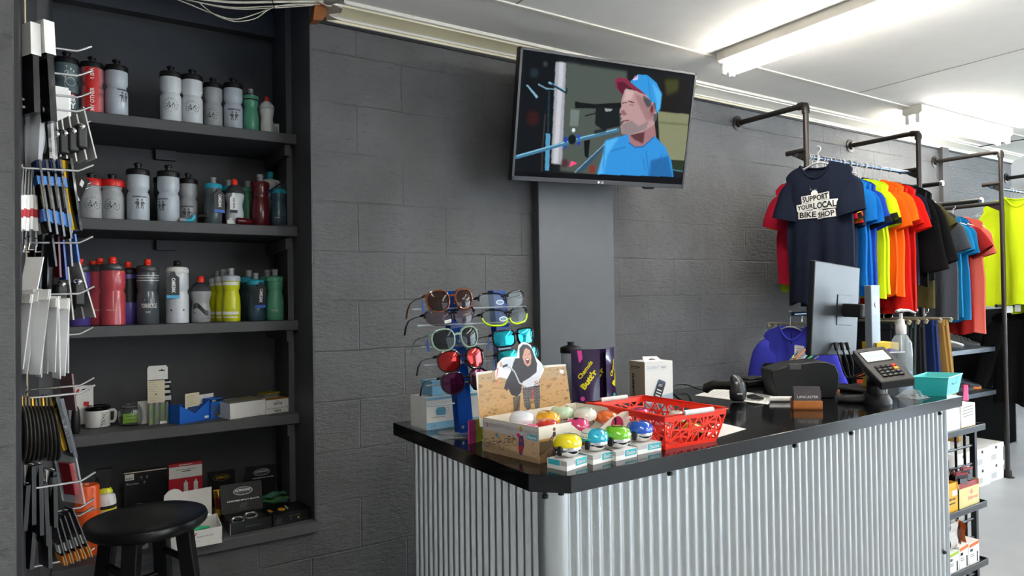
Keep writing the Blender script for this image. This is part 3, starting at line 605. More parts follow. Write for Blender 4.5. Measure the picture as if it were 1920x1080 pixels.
def d_cy(b, mp, k, r):
    for i in range(14):
        a0 = -r*1.5+i*r*3/14; a1 = a0+r*3/14; b.flat([[(a0, .0), (a1, .0), (a1, .058), (a0, .058)]], mp, 4); b.flat([[(a0, .058), (a1, .058), (a1, .066), (a0, .066)]], mp, 1)
    mq = lambda a, c: tuple(Vector((v:=mp(a, c)))+Vector((v[0], v[1], 0)).normalized()*0.0006)
    b.text('THE', mq, 0.006, c=(0.017, .051), bold=.02, m=2); b.text('OTHER', mq, 0.014, w=0.048, c=(0.006, .040), bold=.03, m=2); b.text('CY', mq, 0.024, w=0.036, c=(0.012, .018), bold=.05, m=2)
    b.ribbon(circ(0.014, 0.105, 0.016, 18), 0.0012, mp, 2, True); b.ribbon([(-.005, .115), (.0, .13), (.006, .138), (.002, .145), (-.004, .14), (-.012, .125), (-.006, .12), (.002, .128)], 0.0015, mp, 2)
    b.ribbon([(.0, .13), (-.006, .10), (-.004, .085)], 0.0012, mp, 2)
    for ch, a, z in (('T', 0.0, .158), ('E', .014, .152), ('R', .024, .145)): b.text(ch, mp, 0.007, c=(a, z), bold=.02, m=2)
S1, S2, S3, S4, S5 = SZ
def tagcard(t, c, w, h, col, foot, text, lean=0.0, rz=0.0, vertical=True, white='white'):
    # black hang tag in front of a bottle: its own part
    mp_o = Matrix.Translation(c) @ Matrix.Rotation(rz, 4, 'Z') @ Matrix.Rotation(lean, 4, 'X')
    b = MB(); b.prism([(-w/2, -h/2), (w/2, -h/2), (w/2, h/2-0.012), (w*0.22, h/2), (w*0.16, h/2+0.012), (-w*0.16, h/2+0.012), (-w*0.22, h/2), (-w/2, h/2-0.012)], -0.0006, 0.0006, 'y', 0, mp_o)
    pm = lambda a, z: tuple(mp_o @ Vector((a, -0.0011, z))); b.flat([[(-w/2, -h/2), (w/2, -h/2), (w/2, -h/2+0.012), (-w/2, -h/2+0.012)]], pm, 1)
    b.text(text, pm, w*0.3, w=h*0.62 if vertical else w*0.8, c=(0.002, 0.004), rot=-PI/2 if vertical else 0, bold=0.03, m=2)
    b.build('hang_tag', [M_black if white == 'white' else M_paper, foot, M_paper if white == 'white' else M_ghost], t, smooth=0)
M_footb = mat('blue_tag_foot', '#2c5fb4', 0.5); M_footc = mat('cyan_tag_foot', '#3d9cc4', 0.5)

# topmost shelf
bottle('squeeze', 127, 98, .27, S1, 'grey-green bottle with a red band, leftmost on the topmost shelf', 'greyg', 'black', 'black', d_cy)
bottle('squeeze', 175, 107, .27, S1, 'rosy bottle with white upright lettering on a red stripe', 'pink', 'black', 'black', d_other)
bottle('squeeze', 221, 113, .27, S1, 'cloudy clear bottle, third from the left on the topmost shelf', 'clearb', 'black', 'black', d_fig(.027, .10))
bottle('squeeze', 323, 125, .25, S1, 'taller frosted bottle with bicycle print, left of the touching pair on the topmost shelf', 'frost', 'black', 'black', d_logo())
bottle('squeeze', 363, 131, .25, S1, 'frosted bottle with bicycle print, right of the touching pair on the topmost shelf', 'frost', 'black', 'black', d_logo())
bottle('squeeze', 402, 147, .29, S1, 'dim frosted bottle with half-turned bicycle print, between frosted pair and clear bottle', 'dim', 'black', 'black', d_logo(-.008, .045), xs=.98)
bottle('squeeze', 440, 147, .28, S1, 'clear bottle with two-figure print, beside the sea-green bottle on the topmost shelf', 'clearb', 'black', 'black', d_fig(.004, .082), xs=.96)
def d_green(b, mp, k, r):
    for i in range(16): a0 = -r*1.5+i*r*3/16; a1 = a0+r*3/16; b.flat([[(a0, .134), (a1, .134), (a1, .160), (a0, .160)]], mp, 1)
    b.flat([[(.0, .140), (.010, .140), (.010, .155), (.0, .155)]], lambda a, c: tuple(Vector((v:=mp(a, c)))+Vector((v[0], v[1], 0)).normalized()*0.0006), 2)
bottle('podium', 473, 168, .28, S1, 'sea-green bottle with black band on the topmost shelf', 'green', 'green', 'nozgrey', d_green)
bottle('sport', 503, 182, .29, S1, 'small white bottle with a red nozzle, rightmost on the topmost shelf', 'white', 'white', 'red', None, xs=.95)
p = at_y(521, 500, .36); b = MB(); b.box((0, 0, 0.036), (0.022, 0.004, 0.072), 0); [b.ribbon([(-.004+.004*i, .012), (-.004+.004*i, .058)], .0012, plane_map((0, -0.0025, 0), (1,0,0), (0,0,1)), 1) for i in range(3)]
tag(b.build('price_card', [M_paper, M_ink], loc=(p.x, .36, S1), smooth=0), 'little white card leaning behind the red-nozzled white bottle', 'card')

# second shelf
G3 = 'red lid'
for px, top, Y, lab, cx in ((148, 333, .31, 'red-lidded bottle mostly hidden behind the yellow packet', 0), (172, 325, .27, 'red-lidded bottle with bicycle print half hidden by two peg tips', .004), (211, 327, .27, 'red-lidded bottle with bicycle print fully in view', 0)):
    bottle('wide', px, top, Y, S2, lab, 'dim', 'red', 'black', d_logo(cx, .048, s=.03))
bottle('squeeze', 260, 306, .26, S2, 'tall clear bottle with two-figure print standing alone on the second shelf', 'clearb', 'black', 'black', d_fig(.006, .090))
bottle('squeeze', 317, 310, .26, S2, 'tall clear bottle with its print turned to the left on the second shelf', 'clearb', 'black', 'black', d_fig(-.028, .088))
bottle('squeeze', 309, 322, .38, S2, 'bottle hidden behind tall clear bottle on the second shelf, only a sliver in view', 'smoke', 'black', 'black')
bottle('squeeze', 354, 325, .33, S2, 'smoky bottle standing back behind the fallen teal cap', 'dim', 'black', 'black', d_fig(-.006, .072), xs=.95)
t = bottle('podium', 401, 333, .27, S2, 'smoky bottle with teal collar and large black hang tag', 'smoke', 'teal', 'nozgrey', xs=1.05)
tagcard(t, Vector((.016, -.044, .088)), .042, .086, 0, M_footb, 'CAMELBAK', rz=.25)
bottle('podium', 430, 338, .40, S2, 'blue-collared bottle hidden behind the red-nozzled clear bottle', 'maroon', 'teal', 'nozgrey')
t = bottle('sport', 441, 336, .27, S2, 'clear bottle with black dome, red nozzle and white paper tag', 'frost', 'dgrey', 'orange', xs=1.0)
tagcard(t, Vector((-.012, -.044, .082)), .030, .07, 0, M_ink, 'Polar Bottle', rz=.1, white='no')
b = MB(); b.box((0, 0, 0.009), (.034, .02, .018), 0); b.box((0, 0, .022), (.018, .016, .01), 0); p = at_y(436, 400, .2)
tag(b.build('plastic_clip', [PLASTIC['white']], loc=(p.x+.0, .235, S2), bevel=.003), 'small white plastic clip lying before the paper-tagged bottle', 'clip')
bottle('podium', 466, 340, .38, S2, 'pale green bottle behind, between clear and maroon bottles', 'green', 'green', 'nozgrey')
t = bottle('podium', 489, 328, .27, S2, 'glossy maroon bottle on the second shelf', 'maroon', 'maroon', 'nozgrey', lambda b, mp, k, r: b.text('PODIUM', mp, .005, c=(-.012, .03), m=1), xs=1.02)
t = bottle('podium', 508, 323, .42, S2, 'white-lidded bottle peeping out behind the maroon bottle', 'frost', 'white', 'teal')
t = bottle('podium', 523, 343, .29, S2, 'clear blue-collared bottle at the right end of the second shelf', 'blueg', 'teal', 'nozgrey', lambda b, mp, k, r: (b.flat([[(-.016, .028), (.012, .028), (.012, .033), (-.016, .033)]], mp, 2), b.text('PODIUM', mp, .005, c=(-.004, .040), m=2)))
tagcard(t, Vector((-.02, -.045, .165)), .04, .07, 0, M_footb, 'CAMELBAK', lean=1.0, rz=1.0)
b = MB(); p = at_y(459, 500, .22)
Mx = Matrix.Translation((p.x, .225, S2+.014)) @ Matrix.Rotation(.35, 4, 'Z') @ Matrix.Rotation(PI/2, 4, 'Y'); b.lathe([(.010, -.035), (.0135, -.03), (.0135, .02), (.010, .035)], 12, 0, Mx)
tag(b.build('small_tube', [PLASTIC['maroon']], smooth=60), 'small dark red tube lying between paper-tagged and maroon bottles', 'tube')
b = MB(); p = at_y(358, 400, .225); b.tube([(-.024, 0, .006), (-.008, 0, .008), (0, 0, .012), (.006, 0, .022), (.005, 0, .030)], [.008, .009, .010, .010, .009], 10)
t = thing('bite_valve', 'teal elbow bite valve lying by the smoky bottle', 'valve', (p.x+.004, .225, S2)); b.build('elbow', PLASTIC['teal'], t, smooth=60)
b = MB(); b.tube([(-.045, 0, .0085), (-.024, 0, .0085)], .0085, 10); b.build('sleeve', PLASTIC['nozgrey'], t, smooth=60)
b = MB(); b.tube([(.012, .0, .028), (.028, 0, .034), (.05, .0, .03), (.06, 0, .012)], [.006, .011, .012, .008], 10); p = at_y(364, 400, .255)
tag(b.build('valve_cover', M_black, loc=(p.x, .26, S2), smooth=60), 'black rubber cover lying beside the teal bite valve', 'cover')
b = MB(); b.prism([(-.04, 0), (.045, 0), (.04, .007), (-.02, .008)], -.03, .03, 'y'); p = at_y(537, 420, .25); tag(b.build('flat_packet', M_black, loc=(p.x-.01, .25, S2), smooth=0, bevel=.001), 'flat black packet lying at the right end of the second shelf', 'packet')

# middle shelf
def d_line(b, mp, k, r): b.text('breakaway', mp, .0055, w=.026, c=(-.008, .058), m=2)
bottle('insul', 150, 485, .30, S3, 'violet bottle on the middle shelf behind the hanging brake pads', 'purple', 'dgrey', 'red', None)
bottle('insul', 188, 484, .30, S3, 'metallic red insulated bottle, left and further back of the red pair', 'redb', 'dgrey', 'orange', d_line)
bottle('insul', 211, 482, .26, S3, 'metallic red insulated bottle, right and nearer of the red pair', 'redb', 'dgrey', 'orange', d_line, xs=1.04)
bottle('insul', 174, 489, .40, S3, 'red-nozzled bottle mostly hidden behind the red pair', 'redb', 'dgrey', 'orange')
def d_vio(b, mp, k, r):
    for i in range(12): a0 = -r*1.5+i*r*3/12; a1 = a0+r*3/12; b.flat([[(a0, .085), (a1, .085), (a1, .178), (a0, .178)]], mp, 1)
    b.flat([[(-.028, .080), (-.008, .080), (-.008, .087), (-.028, .087)]], mp, 4)
bottle('insul', 240, 491, .33, S3, 'violet bottle with dark wrapper beside the nearer red bottle', 'purple', 'black', 'orange', d_vio)
def d_co(b, mp, k, r):
    b.text('YORKBICYCLE', mp, .017, w=.056, c=(.004, .072), bold=.01, m=2); b.text('CO', mp, .008, c=(.0, .048), m=2); b.ribbon([(-.012, .095), (.012, .095)], .002, mp, 2)
    for z in (.158, .167, .176): b.ribbon([(-r*1.3+i*r*.2, z*k) for i in range(14)], .0022, mp, 2)
bottle('insul', 277, 486, .27, S3, 'gunmetal insulated bottle with lettering and silver rings', 'gunmetal', 'dgrey', 'orange', d_co)
t = bottle('insul', 332, 489, .26, S3, 'pearl white insulated bottle with large black hang tag', 'silverw', 'white', 'black', lambda b, mp, k, r: (b.flat([[(.02, .05), (.026, .05), (.026, .056), (.02, .056)], [(-.026, .05), (-.02, .05), (-.02, .056), (-.026, .056)]], mp, 1)), xs=1.06)
tagcard(t, Vector((-.020, -.045, .145)), .046, .092, 0, M_footc, 'CAMELBAK', rz=.12)
def d_swirl(b, mp, k, r):
    for j in range(6): b.ribbon([(-.03+i*.005, .045+j*.0035+.016*sin((i*.005)*75+.6)) for i in range(13)], .0024, mp, 1)
    b.flat([[(-.03+i*.005, .028+.012*sin(i*.37+.6)) for i in range(13)]+[(.03, .046), (-.03, .046)]], mp, 3)
bottle('sport', 376, 518, .28, S3, 'smoky clear bottle with black swirl and red nozzle', 'dim', 'dgrey', 'orange', d_swirl, xs=1.08)
def d_yel(b, mp, k, r):
    for i in range(10): a0 = -r*1.0+i*r*.17; a1 = a0+r*.17; b.flat([[(a0, .002), (a1, .002), (a1, .022), (a0, .022)]], mp, 2)
    for i in range(10): a0 = -r*1.1+i*r*.2; a1 = a0+r*.2; b.flat([[(a0, .030), (a1, .030), (a1, .042), (a0, .042)], [(a0, .150), (a1, .150), (a1, .162), (a0, .162)]], mp, 2)
for px, top, Y, lab in ((408, 508, .36, 'acid yellow bottle, furthest back of the three'), (419, 505, .32, 'acid yellow bottle, middle of the three'), (433, 503, .27, 'acid yellow bottle, nearest of the three')):
    bottle('podium', px, top, Y, S3, lab, 'yellow', 'silverw', 'nozgrey', d_yel, xs=.97)
bottle('podium', 466, 507, .37, S3, 'dark bottle with teal collar behind the black-tagged one', 'darkteal', 'teal', 'nozgrey')
t = bottle('podium', 479, 512, .29, S3, 'dark teal-collared bottle with a tilted black hang tag', 'blueg', 'teal', 'nozgrey')
tagcard(t, Vector((.010, -.044, .102)), .046, .095, 0, M_footb, 'CAMELBAK', rz=.15, lean=.12)
bottle('podium', 502, 506, .34, S3, 'sea-green bottle half hidden, further back of two at the right end', 'green', 'green', 'nozgrey')
bottle('podium', 515, 505, .28, S3, 'sea-green bottle at the right end of the middle shelf', 'green', 'green', 'nozgrey', lambda b, mp, k, r: (b.flat([[(-.010, .035), (.008, .035), (.008, .0375), (-.010, .0375)]], mp, 2), b.text('PODIUM', mp, .005, c=(-.001, .043), m=2)))

# shelf with the mug
p = at_z(184, 803, S4); t = thing('travel_mug', 'white mug with black lid and black doodle print', 'mug', (p.x, p.y+.04, S4)); ang = face_cam(p)
b = MB(); b.lathe([(.037, 0), (.042, .003), (.043, .066), (.041, .069)], 32)
mp = cyl_map(.0425, ang, .0012); rnd = random.Random(3)
for i in range(26):
    x = .010+rnd.random()*.024; z = .006+rnd.random()*.052; r = .002+rnd.random()*.005; b.ribbon([(x+r*cos(a*.8), z+r*sin(a*.9+rnd.random())) for a in range(6)], .0009, mp, 1)
b.build('cup', [PLASTIC['white'], M_ink], t, smooth=50)
b = MB(); b.lathe([(.043, .066), (.0445, .068), (.0445, .078), (.038, .082), (.036, .080), (0, .080)], 32); b.build('lid', M_blackg, t, smooth=40)
b = MB(); a = ang+1.25; d = Vector((cos(a), sin(a), 0)); b.tube([d*.041+Vector((0,0,.062)), d*.058+Vector((0,0,.063)), d*.063+Vector((0,0,.056)), d*.061+Vector((0,0,.028)), d*.056+Vector((0,0,.019)), d*.041+Vector((0,0,.018))], .0035, 8, ra=1.6); b.build('handle', PLASTIC['white'], t, smooth=60)
p = at_z(247, 800, S4); t = thing('glass_jar', 'open clear glass jar holding a lime green card', 'jar', (p.x, p.y+.05, S4))
b = MB(); b.lathe([(.030, 0), (.040, .004), (.044, .02), (.044, .05), (.038, .066), (.031, .072), (.033, .080), (.0315, .080), (.029, .072), (.036, .064), (.042, .05), (.042, .02), (.038, .006), (0, .005)], 32); b.build('glass', mat('jar_glass', '#eef4f2', 0.03, trans=1.0), t, smooth=60)
b = MB(); b.box((0, -.004, .028), (.056, .002, .034), 0, .1); pm = plane_map((0, -.006, 0), (1, .1, 0), (0,0,1)); b.text('reimagined', pm, .005, w=.034, c=(0, .034), bold=.03, m=1); b.ribbon([(-.006, .022), (.014, .022)], .0015, pm, 1); b.box((.016, -.008, .052), (.018, .001, .011), 2, .1)
tag(b.build('card', [mat('lime_card', '#9cc53a', .5), M_ink, M_paper], loc=(p.x, p.y+.05, S4), smooth=0), 'lime green card standing inside the glass jar', 'card')
# pack of socks with hang card
p = at_z(298, 797, S4); t = thing('sock_pack', 'green and grey sock packet on a tall white hang card with a paper slip', 'packet', (p.x, p.y+.03, S4), -.05)
b = MB(); b.prism([(-.036, .14), (.036, .14), (.036, .22), (.030, .229), (-.030, .229), (-.036, .22)], .012, .0135, 'y', 0); pm = plane_map((0, .0115, 0), (1,0,0), (0,0,1)); b.flat([[(.004, .207), (.026, .207), (.026, .211), (.019, .211), (.015, .216), (.011, .211), (.004, .211)], [(-.036, .172), (.036, .172), (.036, .1735), (-.036, .1735)]], pm, 1)
b.build('hang_card', [M_paper, M_ink], t, smooth=0)
b = MB(); 
for j, (z0, z1) in enumerate([(.06, .09), (.09, .108), (.108, .118), (.118, .13), (.13, .139), (.139, .15), (.15, .158), (.158, .165), (.165, .173)]): b.bb(-.03, .044+.004*sin(j*2.1), .004, .012, z0, z1, 1 if j % 2 == 0 else 0)
b.build('socks', [mat('sock_white', '#c9c6c4', .9), mat('sock_black', '#161616', .9)], t, bevel=.002)
b = MB(); b.bb(-.036, .024, -.001, .001, .055, .172); pm = plane_map((-.006, -.0012, 0), (1,0,0), (0,0,1))
for i in range(12): b.ribbon([(-.026, .165-i*.009), (-.026+.02+.015*((i*7) % 5)/5, .165-i*.009)], .0008, pm, 1)
b.flat([circ(0, .118, .003, 10)], pm, 1); b.build('paper_slip', [M_cream, M_ink], t, smooth=0)
def wavy(i, j): x = -.034+.07*i; return (x, -.008-.004*sin(i*22), .0+.085*j)
b = MB(); b.grid(wavy, 30, 4); b.grid(lambda i, j: (-.034+.07*i, .002, .085*j), 2, 2)
mpw = lambda a, z: (a, -.0088-.004*sin((a+.034)/.07*22), z)
for x0 in (-.028, -.012, .008, .026): b.ribbon([(x0+.004*sin(k*.9+x0*200), .004+k*.009) for k in range(9)], .0035, mpw, 1)
b.flat([[(.006, .002), (.03, .002), (.03, .012), (.006, .012)]], lambda a, z: (a, -.0135, z), 2)
b.build('packet', [mat('grey_packet', '#80837f', .3), mat('lime_print', '#7fae2a', .4), M_paper], t, smooth=60)
b = MB(); b.bb(-.018, .018, -.0008, .0008, 0, .09); tag(b.build('price_card', M_paper, loc=(p.x-.05, p.y+.07, S4+.0), smooth=0), 'small white card sticking out left of the sock packet', 'card')
# white blister card behind the mug
p = at_y(152, 760, .42); b = MB(); b.prism(rounded(.082, .15, .005), -.001, .001, 'y', 0, Matrix.Translation((0, 0, .085))); pm = plane_map((0, -.0014, .085), (1,0,0), (0,0,1))
b.flat([[(.0, .058), (.030, .056), (.026, .061), (.016, .064), (.006, .062)]], pm, 1); b.flat([[(-.035, .045), (-.018, .047), (-.012, .062), (-.004, .062), (-.012, .040), (-.035, .041)], [(.008, -.005), (.026, -.005), (.026, .012), (.008, .012)]], pm, 2)
b.box((-.02, -.012, .04), (.03, .02, .06), 3)
tag(b.build('blister_card', [M_paper, M_ink, PLASTIC['red'], PLASTIC['dim']], loc=(p.x, .42, S4), smooth=0), 'white blister card with red marks standing behind the mug', 'packet')
b = MB(); b.lathe([(.010, 0), (.014, .01), (.015, .05), (.012, .085), (.008, .10)], 12); p = at_z(142, 810, S4); tag(b.build('pump_handle', M_black, loc=(p.x, .27, S4), smooth=60), 'black rubber-handled tool behind the packets left of the mug', 'tool')
# blue open box, bulb box
M_blue = mat('bright_blue_card', '#0f62c4', .45)
p = at_z(337, 796, S4); q = at_z(393, 786, S4); a = math.atan2(q.y-p.y, q.x-p.x); w = (q-p).length
t = thing('open_box', 'bright blue open counter box with a V-cut front', 'box', (p.x, p.y, S4), a)
b = MB(); h = .080; b.prism([(0, 0), (w, 0), (w, h), (w*.5, h*.42), (0, h*.93)], 0, .0015, 'y'); b.bb(0, .0015, 0, .09, 0, h*.93); b.bb(w-.0015, w, 0, .09, 0, h); b.bb(0, w, .0885, .09, 0, h*.8); b.bb(0, w, 0, .09, 0, .002)
b.flat([[(w-.022, .008), (w-.004, .008), (w-.004, .017), (w-.022, .017)]], plane_map((0, -.0004, 0), (1,0,0), (0,0,1)), 1); b.build('box', [M_blue, M_paper], t, smooth=0)
for i in range(3):
    b = MB(); b.bb(.015, w-.02, -.006, .006, 0, .058); tag(b.build('small_carton', mat('navy_card', '#1c3f7a', .5), loc=(p.x+.012-.02*sin(a)*i, p.y+.02+.022*i, S4+.003), rz=a, smooth=0), 'dark blue carton inside the V-cut blue box, %s' % ('front one', 'middle one', 'back one')[i], 'box', 'cartons in the blue box')
b = MB(); b.bb(-.033, .033, -.0006, .0006, .0, .06); pm = plane_map((0, -.001, 0), (1,0,0), (0,0,1)); [b.ribbon([(-.028, .012+i*.0055), (.0+.02*((i*3) % 4)/4, .012+i*.0055)], .0008, pm, 1) for i in range(8)]
tag(b.build('price_card', [M_cream, M_ink], loc=(p.x+.05, p.y+.035, S4+.055), rz=a+.1, smooth=0), 'cream price slip standing in the blue box', 'card')
p2 = at_z(395, 787, S4); t = thing('battery_box', 'blue box printed with small grey fittings, beside the V-cut box', 'box', (p2.x+.002, p2.y+.012, S4), a+.02)
b = MB(); w2 = .058; b.bb(0, w2, 0, .05, 0, .082); pm = plane_map((0, -.0005, 0), (1,0,0), (0,0,1))
b.flat([[(0, .068), (w2, .068), (w2, .078), (0, .078)]], pm, 1); b.text('GP-2', plane_map((0, -.0009, 0), (1,0,0), (0,0,1)), .007, c=(.016, .073), bold=.04, m=2)
for x, z in ((.012, .05), (.012, .04), (.02, .03), (.02, .02), (.02, .012), (.038, .05), (.046, .043), (.036, .032), (.036, .02), (.036, .012)): b.flat([[(x-.008, z-.004), (x+.008, z-.004), (x+.007, z+.004), (x-.007, z+.004)]], pm, 3)
b.flat([[(.036, .003), (.054, .003), (.054, .010), (.036, .010)]], plane_map((0, -.0009, 0), (1,0,0), (0,0,1)), 2); b.bb(-.016, w2-.008, .051, .0525, .0, .098, 2)
b.build('box', [M_blue, M_ink, M_paper, M_ghost], t, smooth=0)
# white box with sachets, labelled carton
p = at_z(431, 787, S4); q = at_z(498, 777, S4); w = (q-p).length; a = math.atan2(q.y-p.y, q.x-p.x)
t = thing('white_tray_box', 'plain white open box full of flat yellow-edged packs', 'box', (p.x, p.y, S4), a)
b = MB(); b.bb(0, w, 0, .002, 0, .064); b.bb(0, .002, 0, .14, 0, .064); b.bb(w-.002, w, 0, .14, 0, .066); b.bb(0, w, .138, .14, 0, .064); b.bb(0, w, 0, .14, 0, .002); b.build('box', M_paper, t, smooth=0)
for i in range(9):
    b = MB(); b.bb(.004+.0*i, w-.006, .006+i*.014, .014+i*.014, .003, .066+.004*sin(i*2.2)); b.bb(w*.5, w-.006, .006+i*.014, .014+i*.014, .066+.004*sin(i*2.2), .0665+.004*sin(i*2.2), 1)
    o = b.build('flat_pack', [mat('grey_pack', '#6b675e', .5), mat('mustard_print', '#8f8420', .5)], loc=(p.x, p.y, S4), rz=a, smooth=0); tag(o, 'flat grey pack with mustard edge filed in the plain white box', 'packet', 'packs in the plain white box')
p = at_z(499, 778, S4); q = at_z(542, 772, S4); w = (q-p).length; a = math.atan2(q.y-p.y, q.x-p.x)
t = thing('labelled_carton', 'white carton with bin location label 93718', 'box', (p.x+.003, p.y+.01, S4), a)
b = MB(); b.bb(0, w, 0, .12, 0, .058); pm = plane_map((w/2, -.0005, 0), (1,0,0), (0,0,1)); b.text('J&B No.', pm, .005, c=(0, .051), m=1); b.text('93718', pm, .0115, c=(0, .040), bold=.02, m=1); b.text('Bin Location for NB', pm, .0045, w=w*.9, c=(0, .022), m=1); b.text('N21B', pm, .009, c=(0, .010), bold=.02, m=1); b.bb(0, w, .0, .12, .058, .060, 2)
b.build('carton', [M_paper, M_ink, mat('mustard_card', '#c0872a', .5)], t, smooth=0)
for i in range(3):
    b = MB(); b.bb(0, .07, 0, .06, 0, .006); tag(b.build('flat_pack', [mat('grey_pack2', '#7a7676', .3) if i < 2 else mat('mustard_print', '#8f8420', .5)], loc=(p.x-.005+i*.012, p.y+.05+i*.01, S4+.061+i*.0065), rz=a+.1*i, smooth=0), 'flat pack lying on the labelled carton, %s of the pile' % ('lowest', 'middle', 'topmost')[i], 'packet')

# lowest shelf
p = at_y(163, 950, .10); t = thing('orange_canister', 'orange canister behind the hanging packets on the lowest shelf', 'canister', (p.x, .10, S5)); t.scale = (1, 1, (at_y(163, 908, .10).z-S5)/.148)
M_or = mat('orange_plastic', '#e0571b', .35); b = MB(); b.lathe([(.037, 0), (.040, .004), (.040, .095)], 28); b.lathe([(.0405, .095), (.0405, .097)], 28, 1); b.lathe([(.040, .0975), (.0385, .099), (.0385, .142), (.035, .147), (0, .148)], 28); b.box((0, 0, .1485), (.012, .006, .001), 2); b.build('canister', [M_or, M_steel, M_paper], t, smooth=50)
p = at_y(197, 950, .16); t = thing('spray_bottle', 'white labelled cleaner bottle with black and yellow trigger top', 'bottle', (p.x, .16, S5)); t.scale = (1, 1, (at_y(197, 878, .16).z-S5)/.182)
b = MB(); b.lathe([(.033, 0), (.036, .004), (.036, .105), (.032, .118), (.018, .126)], 28); ang = face_cam((p.x, .16)); mp = cyl_map(.036, ang, .0006)
for i in range(12): a0 = -.05+i*.0085; b.flat([[(a0, .090), (a0+.0085, .090+.0008), (a0+.0085, .098), (a0, .098)]], mp, 1); b.flat([[(a0, .087), (a0+.0085, .087), (a0+.0085, .0905), (a0, .0905)]], mp, 2)
b.build('body', [PLASTIC['white'], M_ink, PLASTIC['yellow']], t, smooth=50)
b = MB(); b.lathe([(.018, .124), (.026, .126), (.020, .135), (.014, .137)], 20); b.build('collar', PLASTIC['yellow'], t)
b = MB(); b.prism([(-.02, .135), (.014, .135), (.018, .165), (.024, .18), (-.03, .182), (-.034, .168), (-.02, .16)], -.012, .012, 'y'); b.tube([(-.02, 0, .165), (-.03, 0, .15), (-.032, 0, .13)], .005, 6); b.build('trigger', M_black, t, bevel=.002)
def card_box(px0, px1, top, base, Y, lab, mats, fn, d=.03, name='display_box', cat='box', lean=0.0):
    p = at_y(px0, base, Y); q = at_y(px1, base, Y); w = q.x-p.x; z1 = at_y((px0+px1)/2, top, Y).z-S5
    t = thing(name, lab, cat, (p.x, Y, S5)); b = MB(); b.bb(0, w, 0, d, 0, z1); fn(b, plane_map((0, -.0005, 0), (1,0,0), (0,0,1)), w, z1); b.build('carton', mats, t, smooth=0); return t
M_blkcard = mat('black_card', '#141415', .35)
def f1(b, mp, w, h):
    b.flat([[(.003, h-.032), (.035, h-.032), (.035, h-.008), (.003, h-.008)]], mp, 1); mq = lambda a, z: tuple(Vector(mp(a, z))+Vector((0, -.0005, 0)))
    for i in range(14): b.ribbon([(.006+i*.0018, h-.028), (.006+i*.0018, h-.022)], .0009, mq, 0)
    b.text('Micro Levers', mp, .008, w=.045, c=(.030, h-.047), m=1)
    for x, z in ((.062, h-.025), (.082, h-.025), (.072, h-.045)): b.ribbon(circ(x, z, .003, 6), .001, mp, 1, True); b.ribbon([(x-.006, z-.007), (x+.006, z-.007)], .001, mp, 3); b.ribbon([(x-.004, z-.01), (x+.004, z-.01)], .001, mp, 3)
    b.flat([[(0, h-.004), (w, h-.004), (w, h), (0, h)]], mp, 2)
card_box(233, 314, 882, 955, .44, 'wide black box lettered in white behind the stool', [M_blkcard, M_paper, M_cream, M_ghost], f1)
p = at_y(271, 960, .34); b = MB(); b.bb(-.027, .027, -.0006, .0006, 0, .088); pm = plane_map((0, -.001, 0), (1,0,0), (0,0,1)); b.ribbon([(-.012, .078), (.012, .079)], .003, pm, 1); [b.ribbon([(-.022, .068-i*.008), (.018, .068-i*.008)], .0007, pm, 1) for i in range(4)]
tag(b.build('price_card', [M_paper, M_ink], loc=(p.x, .33, S5), rz=-.25, smooth=0), 'white ruled price card tilted before the wide black box', 'card')
def f2(b, mp, w, h):
    b.flat([[(.001, h-.06), (w-.001, h-.06), (w-.001, h-.012), (.001, h-.012)]], mp, 1); mq = lambda a, z: tuple(Vector(mp(a, z))+Vector((0, -.0005, 0)))
    b.ribbon([(w*.3, h-.006), (w*.7, h-.006)], .003, mp, 1); b.text('Permanently resin', mq, .0055, w=w*.6, c=(w*.52, h-.026), bold=.02, m=2); b.ribbon([(w*.38, h-.033), (w*.66, h-.033)], .003, mq, 2)
    for x in (w*.5, w*.8): b.flat([[(x-.008, .002), (x+.008, .002), (x+.008, h-.082), (x+.003, h-.078), (x+.001, h-.070), (x-.001, h-.070), (x-.003, h-.078), (x-.008, h-.082)]], mp, 1)
card_box(317, 380, 868, 955, .42, 'tall red box with a white panel, behind the white cartons', [mat('red_card', '#b01f2a', .4), M_paper, M_ink], f2)
# white carton of grease tubes
p = at_z(300, 1041, S5); q = at_z(417, 1018, S5); w = (q-p).length; a = math.atan2(q.y-p.y, q.x-p.x)
t = thing('grease_carton', 'white open carton with red tick and lettering, holding tubes', 'box', (p.x, p.y+.004, S5), a)
b = MB(); hh = .073; b.bb(0, w, 0, .002, 0, hh*.82); b.prism([(0, 0), (.10, 0), (.10, hh*1.1), (0, hh*.82)], w-.002, w, 'x'); b.prism([(0, 0), (.10, 0), (.10, hh*1.1), (0, hh*.82)], 0, .002, 'x'); b.bb(0, w, .098, .10, 0, hh*1.1); b.bb(0, w, 0, .10, 0, .002)
pm = plane_map((0, -.0005, 0), (1,0,0), (0,0,1)); b.ribbon([(w*.50, .040), (w*.53, .034), (w*.58, .052)], .003, pm, 2); b.text('Special Grease', pm, .006, w=.055, c=(w*.72, .036), m=1); b.text('Crew', pm, .003, c=(w*.6, .022), m=1)
b.build('carton', [M_paper, M_ink, PLASTIC['red']], t, smooth=0)
